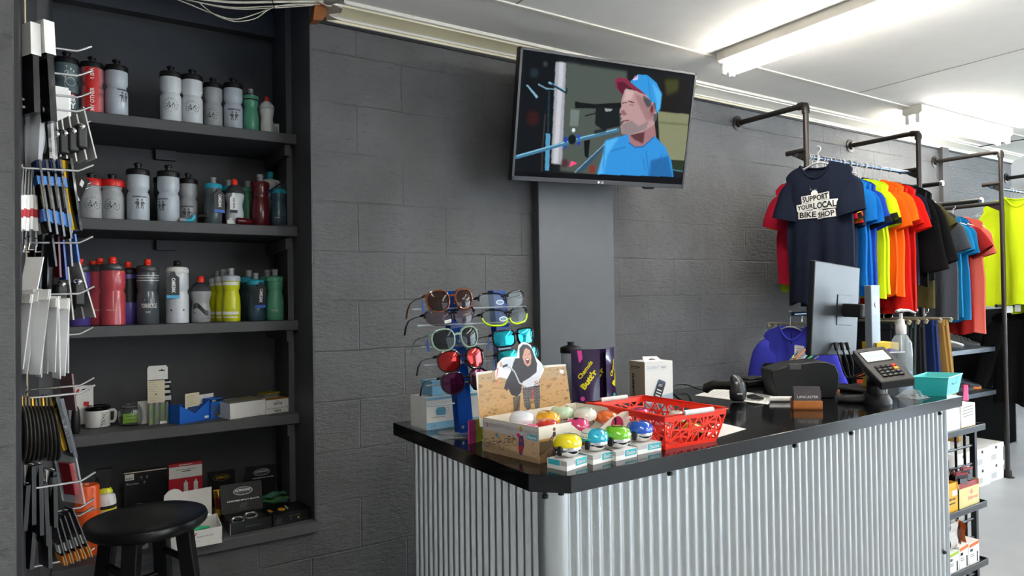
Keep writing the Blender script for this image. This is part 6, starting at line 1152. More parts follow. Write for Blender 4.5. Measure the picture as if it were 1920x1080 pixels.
# --- red basket with an open triangular lattice
t = thing('red_basket', 'bright red plastic basket with cut-out lattice sides and white grips', 'basket')
M_red = mat('bright_red_plastic', '#ea2e14', .4, coat=.1); zr = H+.085
rim = [Vector(v) for v in ((1.200, -1.522, zr), (1.418, -1.528, zr), (1.400, -1.235, zr), (1.188, -1.238, zr))]; base = [Vector(v) for v in ((1.216, -1.507, H+.002), (1.392, -1.512, H+.002), (1.380, -1.262, H+.002), (1.206, -1.262, H+.002))]
rn = random.Random(12); b = MB()
def strut(b, p, q, w_, n, th=.0012):
    d = (q-p).normalized(); s = n.cross(d).normalized()*w_/2; e = n*th
    b.add([p-s-e, q-s-e, q+s-e, p+s-e, p-s+e, q-s+e, q+s+e, p+s+e], [(0,3,2,1),(4,5,6,7),(0,1,5,4),(1,2,6,5),(2,3,7,6),(3,0,4,7)])
for i in range(4):
    j = (i+1) % 4; R0, R1, B0, B1 = rim[i], rim[j], base[i], base[j]; n = (R1-R0).cross(B0-R0).normalized(); L = (R1-R0).length; nu = max(5, int(L/.027)); nv = 3; P = {}
    P_ = lambda u_, v_: (B0.lerp(B1, u_)).lerp(R0.lerp(R1, u_), v_)
    for a in range(nu+1):
        for c in range(nv+1):
            ju = (rn.random()-.5)*.85/nu if 0 < a < nu else 0; jv = (rn.random()-.5)*.8/nv if 0 < c < nv else 0; P[a, c] = P_(a/nu+ju, .06+.80*(c/nv+jv))
    for a in range(nu+1):
        for c in range(nv+1):
            if a < nu and (0 < c < nv): strut(b, P[a, c], P[a+1, c], .0028+.0026*rn.random(), n)
            if c < nv: strut(b, P[a, c], P[a, c+1], .0028+.0026*rn.random(), n)
            if a < nu and c < nv:
                if rn.random() < .5: strut(b, P[a, c], P[a+1, c+1], .0026+.002*rn.random(), n)
                else: strut(b, P[a+1, c], P[a, c+1], .0026+.002*rn.random(), n)
    gl = i in (1,)  # grips on the two short walls below
    strut(b, P_(0, .03), P_(1, .03), .010, n); strut(b, P_(0, .90), P_(1, .90), .013, n)
b.build('lattice_walls', M_red, t, smooth=0)
b = MB(); b.tube([v+Vector((0, 0, 0)) for v in rim], .0042, 8, 0, True, ra=.7); b.build('rim', M_red, t, smooth=60)
b = MB(); b.add([v for v in base]+[v+UZ*.002 for v in base], [(0,3,2,1),(4,5,6,7),(0,1,5,4),(1,2,6,5),(2,3,7,6),(3,0,4,7)]); b.build('floor_panel', M_red, t, smooth=0)
for i in (0, 2):
    b = MB(); p, q = rim[i].lerp(rim[(i+1) % 4], .30), rim[i].lerp(rim[(i+1) % 4], .76); b.tube([p+UZ*.002, q+UZ*.002], .0062, 8, ra=1.1); b.build('grip', M_head, t, smooth=60)
for x, y, c, lab in ((1.30, -1.33, 'pink', 'colourful patterned bell heaped at the back of the basket'), (1.35, -1.42, 'cream', 'cream bell on top inside the red basket'), (1.27, -1.44, 'red', 'red bell low in the basket near the white grip'), (1.345, -1.475, 'amber', 'yellow and orange bell behind the nearer white grip'), (1.25, -1.32, 'white', 'white bell at the far left inside the red basket'), (1.33, -1.28, 'navy', 'navy bell in the far corner inside the red basket')):
    bell((x, y, H+.006 if c in ('red', 'amber', 'navy', 'white') else H+.030), BM[c], lab, .95, rz=random.random()*3-2, deco=([BM['navy'], BM['red'], BM['amber']], lambda b, m: (b.flat([circ(.017*cos(i*2.4)*(.4+.12*(i % 5)), .017*sin(i*2.4)*(.4+.12*(i % 5)), .0026, 6) for i in range(0, 16, 2)], m, 1), b.flat([circ(.017*cos(i*2.4)*(.4+.12*(i % 5)), .017*sin(i*2.4)*(.4+.12*(i % 5)), .0026, 6) for i in range(1, 16, 2)], m, 2))) if c in ('pink', 'cream') else None, tilt=.12)

# --- behind: bottle, pouches, carton
P = at_z(1072, 747, H); t = thing('water_bottle', 'clear squeeze bottle with black lid standing on the counter behind the pouches', 'bottle', (P.x, P.y, H))
b = MB(); zt = at_y(1068, 641, P.y).z-H; k = zt/.23; b.lathe([(r*1.0, z*k) for r, z in ((.034, 0), (.0375, .004), (.0375, .10), (.034, .11), (.0335, .118), (.0375, .13), (.0375, .175), (.0385, .19))], 28); b.build('body', PLASTIC['clearb'], t, smooth=50)
b = MB(); b.lathe([(.040, .186*k), (.0405, .187*k), (.0405, .203*k), (.037, .209*k), (.016, .216*k), (.0135, .218*k)], 28); b.build('lid', M_black, t, smooth=40); b = MB(); b.lathe([(.0125, .214*k), (.0125, .226*k), (.0145, .227*k), (.0145, .23*k), (.010, .23*k)], 16); b.build('nozzle', M_black, t, smooth=40)
M_purp = mat('purple_foil', '#2b1540', .28, coat=.4); M_ytxt = mat('yellow_print', '#e8d80a', .45); M_pk = mat('pink_print', '#e0459a', .45)
def pouch(pxF, yb, Y_, wd, hg, rz, lab, pink=True, loc=None):
    P = loc or tuple(at_z(pxF, yb, H)); t = thing('foil_pouch', lab, 'pouch', P, rz, 'purple foil pouches'); th = lambda z: .020*(1-z/hg)**.8+.0012; wz = lambda z: wd/2*(1-.06*(1-z/hg))
    b = MB(); b.grid(lambda u_, v_: ((u_-.5)*2*wz(v_*hg), -th(v_*hg)*sin(PI*(.02+.96*u_))-.0006, v_*hg), 14, 12); b.grid(lambda u_, v_: ((.5-u_)*2*wz(v_*hg), th(v_*hg)*sin(PI*(.02+.96*u_))+.0006, v_*hg), 14, 12)
    b.bb(-wd/2, wd/2, -.001, .001, hg-.012, hg+.002); b.grid(lambda u_, v_: ((u_-.5)*wd*.94, (v_-.5)*.03, .001), 2, 2)
    sm = lambda a, z: (a, -th(max(0, min(hg, z)))*sin(PI*(.02+.96*(a/(2*wz(z))+.5)))-.0018, z)
    b.text('Chamois', sm, .015, w=.072, c=(-.002, hg*.66), rot=.92, bold=.03, m=1); b.text("Butt'r", sm, .022, w=.075, c=(.010, hg*.50), rot=.92, bold=.05, m=1)
    if pink: b.flat([[(-wd*.29, hg-.002), (-wd*.13, hg-.002), (-wd*.10, hg-.030), (-wd*.22, hg-.044)]], sm, 2)
    b.flat([circ(-wd*.12, hg*.17, .0075, 14)], sm, 2 if pink else 3); b.text('HER' if pink else 'ORIG', sm, .005, c=(-wd*.10, hg*.07), bold=.02, m=2 if pink else 3); b.flat([[(wd*.02, hg-.013), (wd*.2, hg-.013), (wd*.2, hg-.008), (wd*.02, hg-.008)]], lambda a, z: (a, -.0030, z), 4)
    b.build('pouch', [M_purp, M_ytxt, M_pk, mat('mint_print', '#3db39a', .4), M_black], t, smooth=60); return t
hp = at_y(1097, 656, -.90).z-H
pouch(0, 0, 0, .098, hp, -.62, 'purple pouch with yellow slanted lettering and pink ribbon, facing us', True, (at_y(1098, 700, -.90).x, -.90, H))
pouch(0, 0, 0, .095, hp*.97, -.42, 'purple pouch just peeping out behind the pink-ribboned one', False, (at_y(1112, 700, -.855).x, -.855, H))
pouch(0, 0, 0, .095, hp*.99, .55, 'purple pouch seen edge-on beside the pink-ribboned one', False, (at_y(1144, 700, -.88).x, -.88, H))
p = at_z(1210, 757, H); q = at_z(1262, 752.5, H); a = math.atan2(q.y-p.y, q.x-p.x); w = (q-p).length; t = thing('computer_carton', 'white carton with bike computer picture and hang tab, beige left side', 'box', tuple(p), a)
lf = at_z(1181, 751.5, H); dpt = (lf-p).length; hg = at_y(1210, 679, p.y).z-H; b = MB(); ua = Vector((cos(a), sin(a), 0)); ld = (lf-p); lx, ly = ld.dot(ua), ld.dot(Vector((-sin(a), cos(a), 0)))
vs = [(0, 0, 0), (w, 0, 0), (w+lx, ly, 0), (lx, ly, 0)]; b.add(vs+[(x, y, hg) for x, y, z in vs], [(0,3,2,1),(4,5,6,7),(0,1,5,4),(1,2,6,5),(2,3,7,6)], 0); b.add(vs+[(x, y, hg) for x, y, z in vs], [(3,0,4,7)], 1)
pm = lambda x, z: (x, -.0006, z); b.text('ELEMNT', pm, hg*.075, w=w*.48, c=(w*.32, hg*.86), bold=.04, m=2); b.text('BOLT', pm, hg*.060, w=w*.18, c=(w*.69, hg*.855), m=3); b.ribbon([(w*.08, hg*.78), (w*.7, hg*.80)], .0015, pm, 2); b.flat([[(0, 0), (w, 0), (w, hg*.22), (w*.0, hg*.10)]], pm, 4)
ca, sa = cos(-.38), sin(-.38); rot = lambda P_, c: [(c[0]+x*ca-z*sa, c[1]+x*sa+z*ca) for x, z in P_]
pm2 = lambda x, z: (x, -.0010, z); pm3 = lambda x, z: (x, -.0014, z); c0 = (w*.50, hg*.30); b.flat([rot(rounded(w*.30, hg*.50, .008), c0)], pm2, 5); b.flat([rot([(x, z+hg*.0) for x, z in rounded(w*.24, hg*.34, .003)], c0)], pm3, 6); b.text('213', lambda x, z: (x, -.0018, z), hg*.06, w=w*.14, c=(w*.54, hg*.42), rot=-.2, bold=.02, m=0)
for i in range(4): b.ribbon(rot([(-w*.09, -.010*i), (w*.09, -.010*i)], c0), .004, lambda x, z: (x, -.0018, z), 0)
nl = Vector((-ly, lx, 0)).normalized(); nl = nl if nl.x < 0 else -nl; sl = lambda s_, z: (lx*s_/dpt+nl.x*.0006, ly*s_/dpt+nl.y*.0006, z)
b.text('ELEMNT', lambda x, z: sl(dpt-(x), z), .011, w=hg*.55, c=(dpt*.26, hg*.42), rot=-PI/2, bold=.05, m=3); b.text('BOLT', lambda x, z: sl(dpt-(x), z), .009, w=hg*.2, c=(dpt*.26, hg*.05), rot=-PI/2, m=3); b.ribbon([(dpt*.9, hg*.87), (dpt*.3, hg*.86)], .003, sl, 3); b.ribbon([(dpt*.9, hg*.83), (dpt*.4, hg*.82)], .0015, sl, 3)
b.build('carton', [M_paper, mat('taupe_card', '#978b7b', .5), mat('pale_blue_grey_print', '#ccd3da', .5), M_ink, mat('blue_grey_print', '#aebfce', .5), mat('navy_device', '#2a3a58', .3), M_ink], t, smooth=0)
b = MB(); Tm = Matrix.Translation((w*.3, -.001, hg)) @ Matrix.Rotation(-.9, 4, 'X'); b.prism([(-w*.33, 0), (w*.33, 0), (w*.24, .026), (-w*.26, .028)], -.0008, .0008, 'y', 0, Tm); b.flat([[(-.016, .008), (.016, .008), (.012, .012), (.003, .016), (-.003, .016), (-.012, .012)]], lambda x, z: tuple(Tm @ Vector((x, -.0012, z))), 1); b.build('hang_tab', [M_paper, M_ink], t, smooth=0)

# --- papers
def paper(pts, lab, z=.0008, lines=0):
    P = [at_z(x, y, H+z) for x, y in pts]; b = MB(); k = len(P); b.add([v for v in P]+[v-UZ*.0006 for v in P], [tuple(range(k)), tuple(range(2*k-1, k-1, -1))]+[(i, (i+1) % k, k+(i+1) % k, k+i)[::-1] for i in range(k)])
    if b.v and (P[1]-P[0]).cross(P[2]-P[0]).z < 0: b.f = [f[::-1] for f in b.f]
    rn = random.Random(4)
    for i in range(lines):
        a = P[0].lerp(P[3], (i+.7)/(lines+.5)); c = P[1].lerp(P[2], (i+.7)/(lines+.5)); s0, s1 = rn.uniform(.08, .25), rn.uniform(.6, .92); v0 = a.lerp(c, s0); v1 = a.lerp(c, s1); d = (v1-v0).normalized(); s = UZ.cross(d)*.0007; b.add([v0-s+UZ*.0004, v1-s+UZ*.0004, v1+s+UZ*.0004, v0+s+UZ*.0004], [(0, 1, 2, 3)], 1)
    tag(b.build('paper_sheet', [M_paper, M_ghost], smooth=0), lab, 'paper')
paper([(1303, 741), (1345, 728), (1452, 742), (1440, 758)], 'printed sheet lying under the barcode scanner', .0008, 12)
paper([(1300, 812), (1352, 793), (1399, 804), (1345, 820)], 'plain white sheet lying right of the red basket', .0008)
# --- barcode scanner
P = at_z(1384, 753, H); t = thing('barcode_scanner', 'dark grey handheld barcode scanner resting on its face', 'scanner', (P.x, P.y, H)); vr = Vector((.60, -.80, 0)).normalized(); vb = Vector((.80, .60, 0))
M_scan = mat('scanner_plastic', '#1c1d1f', .35, coat=.2)
b = MB(); b.tube([vb*.0+UZ*.004, vb*.0+UZ*.012, UZ*.035, UZ*.060, UZ*.078-vr*.010, UZ*.090-vr*.016, UZ*.094-vr*.018], [.026, .033, .034, .031, .024, .014, .004], 18, ra=[.7, .75, .78, .75, .7, .6, .5]); b.build('head', M_scan, t, smooth=70)
b = MB(); b.tube([-vr*.022+UZ*.058, -vr*.045+UZ*.058, -vr*.085+UZ*.056, -vr*.105+UZ*.046, -vr*.112+UZ*.030], [.020, .019, .018, .019, .012], 14, ra=.9); b.build('handle', M_black, t, smooth=70)
b = MB(); fo = -vb*.0268; b.tube([fo+UZ*.030-vr*.002, fo*1.0+UZ*.030+vr*.016], .007, 10, ra=.6); b.tube([fo*1.04+UZ*.066-vr*.006, fo*1.02+UZ*.066+vr*.002], .007, 10); b.build('window', mat('scanner_label', '#8f9499', .2), t, smooth=60)
b = MB(); b.tube([vr*.030+vb*.05+UZ*.012, vr*.055+vb*.045+UZ*.014, vr*.085+vb*.04+UZ*.010], [.010, .016, .008], 10, ra=.7); b.build('second_head', M_scan, t, smooth=60)
b = MB(); h0 = Vector((P.x, P.y, H)); b.tube(spline([h0-vr*.112+UZ*.034, h0-vr*.15+UZ*.045, at_z(1290, 722, H+.02), at_z(1268, 722, H+.02), at_z(1262, 735, H+.004), at_z(1285, 752, H+.003), at_z(1330, 757, H+.003)], 8), .0028, 8); tag(b.build('scanner_cable', M_black, smooth=60), 'black cable looping from the scanner handle behind the red basket', 'cable')
# --- keyboard-like black slab, tray, printer
p = at_z(1395, 722, H); b = MB(); b.box((0, 0, .012), (.15, .10, .024)); b.box((.0, .0, .028), (.10, .07, .01)); tag(b.build('black_pad', M_black, loc=(p.x+.03, -.86, H), rz=-.05, bevel=.006), 'low black device behind the scanner at the counter back edge', 'device')
p = at_z(1467, 753, H); b = MB(); b.tube([(-.045, 0, .010), (.055, -.004, .010)], .009, 14, ra=1.0); b.lathe([(.006, 0), (.007, .004)], 8, 0, Matrix.Translation((.06, -.004, .01)) @ Matrix.Rotation(PI/2, 4, 'Y')); tag(b.build('white_tray', PLASTIC['white'], loc=tuple(p), rz=-.62, smooth=60), 'white rounded bar lying left of the wooden card stand', 'tray')
p = at_z(1446, 746, H); q = at_z(1556, 737, H); a = math.atan2(q.y-p.y, q.x-p.x); w = (q-p).length
p = at_z(1458, 747, H); a = -.62; ux = Vector((cos(a), sin(a), 0)); kk = .16
for _ in range(40):
    e = p+ux*kk; r_ = e-CAM; sx = 960+F*r_.dot(R2)/r_.dot(fw); kk += (1566-sx)*.0012
w = kk; t = thing('receipt_printer', 'black receipt printer with rounded front and coloured sticker', 'printer', tuple(p), a)
hp = at_y(1448, 688, p.y).z-H; b = MB(); b.prism([(0, 0), (w, 0), (w*1.06, hp*.25), (w*1.08, hp*.75), (w*1.02, hp*1.02), (w*.88, hp*1.12), (w*.70, hp*1.14), (w*.25, hp*1.04), (-.02, hp*.86), (-.018, hp*.6)], 0, .13, 'y'); b.build('housing', mat('printer_plastic', '#0b0c0d', .5), t, smooth=35, bevel=.004)
b = MB(); b.bb(w*.22, w*.42, -.001, .02, hp*.90, hp*1.07); b.build('lid_latch', mat('grey_plastic', '#4c4e50', .4), t, smooth=0)
b = MB(); b.add([(w*.74, .02, hp*1.142), (w*.98, .02, hp*1.06), (w*.98, .10, hp*1.06), (w*.74, .10, hp*1.142)], [(0,1,2,3)], 0)
for i in range(5): b.add([(w*(.76+.035*i), .04, hp*(1.138-.012*i)+.0008), (w*(.785+.035*i), .04, hp*(1.129-.012*i)+.0008), (w*(.785+.035*i), .08, hp*(1.129-.012*i)+.0008), (w*(.76+.035*i), .08, hp*(1.138-.012*i)+.0008)], [(0,1,2,3)], 1+i % 3)
b.build('sticker', [M_head, M_bluep, BM['red'], BM['amber']], t, smooth=0)
b = MB(); b.ribbon([(.042, hp*.66), (.062, hp*.66)], .004, lambda x, z: (w*1.083, x, z), 0); b.build('badge', M_greyp, t, smooth=0)
b = MB(); b.lathe([(.032, 0), (.034, .09), (.031, .09), (.030, .01), (0, .01)], 20); tag(b.build('pen_cup', M_black, loc=(2.40, -.93, H), smooth=50), 'black cup of pens behind the receipt printer', 'cup')
for i, (px, y, c) in enumerate(((1495, 661, '#1a1a1c'), (1509, 656, '#d07020'), (1514, 664, '#b0b4b8'), (1524, 666, '#1f9a3a'), (1534, 668, '#2a2a2e'), (1488, 668, '#d2cf2a'))):
    tp = at_y(px, y, -.93); base_ = Vector((2.39+.006*i, -.93, H+.013)); b = MB(); b.tube([base_, tp], .0042, 8); b.lathe([(.004, 0), (.002, .006), (0, .008)], 8, 0, Matrix.Translation(tp))
    tag(b.build('pen', mat('pen_%d' % i, c, .3), smooth=50), '%s pen standing in the cup behind the printer' % ('black', 'orange', 'silver', 'green', 'charcoal', 'yellow')[i], 'pen', 'pens in the cup')
# --- card stand
p = at_z(1488, 768, H); q = at_z(1543, 768.5, H); a = math.atan2(q.y-p.y, q.x-p.x); w = (q-p).length; t = thing('card_stand', 'small slotted wooden business card stand', 'card holder', tuple(p), a)
b = MB(); M_wd = mat('honey_oak', '#a9662c', .45, var=.3, bscale=20); b.bb(0, w, 0, .008, 0, .028); b.bb(0, w, .011, .030, 0, .020); b.bb(0, w, .033, .042, 0, .034); b.bb(0, w, 0, .042, 0, .008); b.build('stand', M_wd, t, smooth=0, bevel=.001)
for i in range(4):
    b = MB(); b.bb(.004, w-.002, 0, .0012, 0, .052); pm = lambda x, z: (x, -.0006, z)
    if i == 0: b.text('LANCASTER', pm, .0085, w=w*.72, c=(w*.52, .030), bold=.01, m=1); b.text('BICYCLE SHOP', pm, .003, w=w*.6, c=(w*.52, .0225), m=2); bike_print(b, pm, w*.5, .040, .016, 2)
    tag(b.build('business_card', [mat('slate_card', '#4e494b', .5), M_head, M_ghost], loc=(p.x-.0095*sin(a)-.002*i*sin(a), p.y+.0095*cos(a)-.0, H+.010+.0003), rz=a, smooth=0) if i == 0 else b.build('business_card', mat('slate_card', '#4e494b', .5), loc=(p.x-(.0095+.0045*i)*sin(a), p.y+(.0095+.0062*i)*cos(a), H+.021 if i < 3 else H+.021), rz=a, smooth=0), ('dark business card lettered LANCASTER at the front of the wooden stand' if i == 0 else 'dark business card hidden behind the lettered one in the wooden stand'), 'card', 'business cards in the stand')

# --- payment terminal
def terminal():
    c = Vector((2.25, -1.473, 1.127)); a, tt, rl = math.radians(-57.9), math.radians(-65.6), math.radians(20.2); right = Vector((cos(a), sin(a), 0)); nn = Vector((sin(a), -cos(a), 0)); u_ = UZ*cos(tt)+nn*sin(tt); r = right*cos(rl)+u_*sin(rl); v = -right*sin(rl)+u_*cos(rl); n = r.cross(v)
    t = thing('payment_terminal', 'black card payment terminal on a swivel post with lit screen', 'card terminal', (2.30, -1.42, H)); o = Vector((2.30, -1.42, H))
    Mx = Matrix(((r.x, v.x, n.x, c.x-o.x), (r.y, v.y, n.y, c.y-o.y), (r.z, v.z, n.z, c.z-o.z), (0, 0, 0, 1))); W, L = .105, .222
    if n.z < 0: raise Exception('flip')
    b = MB(); b.prism([(-W/2, -L/2), (W/2, -L/2), (W/2+.004, 0), (W/2, L/2), (-W/2, L/2), (-W/2-.004, 0)], -.030, 0, 'z', 0, Mx); b.prism([(-W/2+.006, L/2-.01), (W/2-.006, L/2-.01), (W/2-.02, L/2+.018), (-W/2+.02, L/2+.018)], -.040, -.008, 'z', 0, Mx); b.build('casing', mat('terminal_plastic', '#0d0e10', .5), t, smooth=0, bevel=.005)
    pm = lambda z0: (lambda x, y: tuple(Mx @ Vector((x, y, z0)))); b = MB(); b.flat([[(-.043, .012), (.043, .012), (.043, .090), (-.043, .090)]], pm(.0006), 0); sg = b.build('screen_glass', M_blackg, t, smooth=0)
    b = MB(); b.flat([[(-.038, .020), (.038, .020), (.038, .084), (-.038, .084)]], pm(.0010), 0); M_scr = mat('lit_screen', '#bcd0c6', .3, emit=.75); M_s2 = mat('lit_screen_icon', '#6f9fae', .3, emit=.5)
    for x in (-.022, 0, .022): b.ribbon(circ(x, .050, .007, 12), .003, pm(.0014), 1, True)
    b.ribbon([(-.022, .074), (.022, .074)], .003, pm(.0014), 1); b.ribbon([(-.012, .028), (.012, .028)], .003, pm(.0014), 1); b.build('screen', [M_scr, M_s2], sg, smooth=0)
    b = MB(); b.flat([[(-.034, -.095), (.034, -.095), (.034, -.010), (-.034, -.010)]], pm(.0006), 0); kp = b.build('keypad', M_black, t, smooth=0)
    for j in range(4):
        for i in range(4):
            b = MB(); x = -.0255+.017*i; y = -.022-.0185*j; b.box((x, y, .0025), (.0135, .0130, .004), 0, 0, Mx); lab = '123C456<789=*0#O'[j*4+i]; b.text(lab, pm(.0049), .0055, c=(x, y), m=1); b.build('key', [M_blackg if i < 3 or j > 1 else (BM['red'] if j == 0 else BM['amber']), M_greyp], kp, smooth=0)
    b = MB(); q = Mx @ Vector((0, .0, -.030)); b.tube([(0, 0, .03), (0, 0, .075), tuple(q)], [.030, .028, .026], 14); b.build('neck', M_black, t, smooth=50)
    b = MB(); b.lathe([(.050, 0), (.050, .012), (.040, .030), (.034, .034)], 28); b.tube([(-.02, .02, .012), (-.07, .07, .010), (-.085, .085, .006)], [.026, .022, .010], 12, ra=.7); b.build('foot', M_black, t, smooth=50)
terminal()
# --- monitor seen from behind
def monitor():
    c = Vector((2.50, -1.16, 1.297)); a, tt, rl = math.radians(8.5), math.radians(2.2), math.radians(-3.2); right = Vector((cos(a), sin(a), 0)); nn = Vector((sin(a), -cos(a), 0)); u_ = UZ*cos(tt)+nn*sin(tt); r = right*cos(rl)+u_*sin(rl); v = -right*sin(rl)+u_*cos(rl); n = r.cross(v)
    o = Vector((2.52, -1.26, H)); t = thing('monitor', 'black computer monitor seen from the back on a column stand', 'monitor', tuple(o)); Mx = Matrix(((r.x, v.x, n.x, c.x-o.x), (r.y, v.y, n.y, c.y-o.y), (r.z, v.z, n.z, c.z-o.z), (0, 0, 0, 1))); W, L = .40, .355
    Mm = mat('monitor_plastic', '#15191d', .5)
    def bx(b, x0, x1, y0, y1, z0, z1, m=0): b.box(((x0+x1)/2, (y0+y1)/2, (z0+z1)/2), (x1-x0, y1-y0, z1-z0), m, 0, Mx)
    b = MB(); bx(b, -W/2, W/2, -L/2, L/2, -.022, 0); b.build('back_cover', Mm, t, smooth=0, bevel=.004)
    b = MB(); bx(b, .0, .13, -.06, .06, 0, .003); b.build('rear_bulge', Mm, t, smooth=0, bevel=.006)
    b = MB(); b.flat([[(-W/2+.01, -L/2+.01), (-W/2+.01, L/2-.01), (W/2-.01, L/2-.01), (W/2-.01, -L/2+.01)]], lambda x, y: tuple(Mx @ Vector((x, y, -.0225)))); b.build('screen', M_blackg, t, smooth=0)
    b = MB(); bx(b, .02, .09, -.026, .026, .010, .085); b.build('arm', M_black, t, smooth=0, bevel=.006)
    b = MB(); mm = lambda x, z: (x, -.0, z); cx, cy = .055, .0; b.bb(cx-.03, cx+.03, cy-.012, cy+.016, .0, .405); b.build('column', mat('stand_grey', '#7d8790', .45, .2), t, smooth=0, bevel=.003)
    b = MB(); b.lathe([(.008, 0), (.008, .002)], 14, 0, Matrix.Translation((cx, cy-.013, .33)) @ Matrix.Rotation(PI/2, 4, 'X')); b.ribbon(circ(cx, .33, .017, 20, ry=.034), .0015, lambda x, z: (x, cy-.0125, z), 0, True); b.build('cable_hole', M_steel, t)
    b = MB(); b.bb(cx-.10, cx+.085, -.06, .12, 0, .012); b.build('foot', M_black, t, smooth=0, bevel=.004)
    for i, x in enumerate((-.02, .035, .085)):
        s = o+Mx @ Vector((x, -L/2+.055, .004)) if False else Mx @ Vector((x, -L/2+.050, .006)); b = MB(); b.tube([tuple(s), tuple(s+Vector((0, -.008, -.03)))], .007, 8); b.build('plug', M_black, t, smooth=50)
        b = MB(); e = s+Vector((0, -.008, -.03)); b.tube(spline([tuple(e), tuple(e+Vector((.01, -.01, -.05))), tuple(e+Vector((.06-.02*i, -.01, -.11))), (.085, .02, .09-.02*i)], 6), .0032, 8); b.build('cable', M_black, t, smooth=60)
monitor()
# --- things round the monitor's foot
p = at_z(1655, 722, H); t = thing('tissue_box', 'yellow and purple carton behind the payment terminal', 'box', tuple(at_z(1652, 731, H)), -.45)
b = MB(); b.bb(-.045, .045, -.045, .045, 0, .185); pm = plane_map((0, -.0455, 0), (1,0,0), (0,0,1)); b.flat([[(-.045, .0), (.045, .0), (.045, .155), (.01, .165), (-.03, .155), (-.045, .13)]], pm, 1); b.build('carton', [mat('box_yellow', '#d9b61c', .5), mat('box_purple', '#4a2a86', .5)], t, smooth=0)
p = at_z(1680, 742, H); zc = at_y(1672, 660, p.y).z; t = thing('sign_card', 'black upright card with a white rabbit-like mark', 'sign', (p.x-.0, p.y, H), -.35)
hz = zc-H; b = MB(); b.bb(-.042, .042, -.001, .001, 0, hz); pm = plane_map((0, -.0015, 0), (1,0,0), (0,0,1)); b.flat([[(-.042, hz-.004), (.042, hz-.004), (.042, hz), (-.042, hz)], [(-.042, .0), (-.038, .0), (-.038, hz), (-.042, hz)], circ(0, hz*.42, .014, 16), [(-.013, hz*.44), (-.003, hz*.47), (-.008, hz*.66), (-.015, hz*.60)], [(.004, hz*.47), (.013, hz*.44), (.015, hz*.60), (.009, hz*.66)]], pm, 1); b.build('card', [M_blkcard, M_head], t, smooth=0)
p = at_z(1692, 740, H); t = thing('sanitizer_bottle', 'clear pump bottle of hand sanitiser with white pump', 'bottle', (p.x, p.y, H)); zt = at_y(1690, 578, p.y).z-H; k = zt/.235
b = MB(); b.lathe([(.030, 0), (.036, .004*k), (.0365, .12*k), (.034, .142*k), (.022, .160*k), (.0135, .165*k), (.0135, .175*k)], 28, cap=False); b.build('body', mat('sanitiser_plastic', '#dbe6ea', .12, alpha=.3), t, smooth=60)
b = MB(); b.lathe([(.0, .004*k), (.034, .005*k), (.0345, .065*k), (0, .066*k)], 28); b.build('gel', mat('sanitiser_gel', '#8fb0d8', .1, alpha=.5), t, smooth=50)
b = MB(); b.lathe([(.017, .165*k), (.0175, .166*k), (.0175, .188*k), (.013, .192*k), (.011, .205*k), (.006, .206*k), (.006, .222*k)], 20); b.tube([(-.014, .008, .227*k), (.0, 0, .230*k), (.022, -.018, .229*k), (.040, -.032, .222*k)], [.009, .012, .009, .005], 10, ra=.5); b.tube([(0, 0, .17*k), (0, 0, .01*k)], .003, 6); b.build('pump', PLASTIC['white'], t, smooth=50)
p = at_z(1722, 741, H); q = at_z(1793, 740, H); a = -.62; t = thing('teal_bin', 'small teal plastic bin at the right end of the counter', 'bin', (2.612, -1.44, H), 0)
zt = .060; pB = [Vector(v) for v in ((-.005, -.042, 0), (.075, -.100, 0), (.130, .00, 0), (.04, .06, 0))]
FL, FR = at_z(1719, 741, H)-Vector((2.612, -1.44, H)), at_z(1775, 743.5, H)-Vector((2.612, -1.44, H)); BR = at_z(1797, 735, H)-Vector((2.612, -1.44, H)); BL = FL+BR-FR
cm = (FL+FR+BR+BL)/4; ht = at_z(1775, 706, H+.0); hh = .068; bot = [FL, FR, BR, BL]; topq = [cm+(v-cm)*1.22+UZ*hh for v in bot]
b = MB(); inn = [cm+(v-cm)*.95+UZ*.003 for v in bot]; ti = [cm+(v-cm)*1.18+UZ*hh for v in bot]
for i in range(4): j = (i+1) % 4; b.add([bot[i], bot[j], topq[j], topq[i]], [(0,1,2,3)]); b.add([inn[i], inn[j], ti[j], ti[i]], [(3,2,1,0)]); b.add([topq[i], topq[j], ti[j], ti[i]], [(0,1,2,3)])
b.add(bot, [(3,2,1,0)]); b.add(inn, [(0,1,2,3)]); b.build('bin', mat('aqua_plastic', '#22a6a4', .4, coat=.2), t, smooth=0)
b = MB(); [b.tube([topq[i], topq[(i+1) % 4]], .0022, 6) for i in range(4)]; m1 = (bot[1]*.35+topq[1]*.65); m2 = (bot[2]*.35+topq[2]*.65); d_ = (m2-m1); nn = d_.cross(UZ).normalized()*.0015; b.tube([m1.lerp(m2, .3)+nn, m1.lerp(m2, .38)+nn-UZ*.006, m1.lerp(m2, .62)+nn-UZ*.006, m1.lerp(m2, .7)+nn], .0012, 6); b.build('rim', mat('aqua_plastic', '#22a6a4', .4, coat=.2), t, smooth=60)
crinkle(1710, 745, .09, .09, 'crinkled clear bag between payment terminal and teal bin', .035, 9); 
b = MB(); b.bb(-.02, .02, -.002, .002, 0, .035); p = at_z(1707, 700, H); tag(b.build('orange_label', mat('orange_card2', '#e0501c', .5), loc=(2.72-.06, -1.16, H+.012), rz=-.5, smooth=0), 'small orange card behind the sanitiser bottle', 'card')
b = MB(); b.bb(-.06, .06, -.04, .04, 0, .05); b.lathe([(.0, .0), (.045, 0), (.045, .055), (0, .055)], 24, 0, Matrix.Translation((.05, -.02, .05)) @ Matrix.Rotation(PI/2, 4, 'X')); tag(b.build('paper_roll', PLASTIC['white'], loc=(2.42, -1.02, H), rz=.2, smooth=40), 'white paper rolls stacked behind the printer and monitor', 'paper roll')
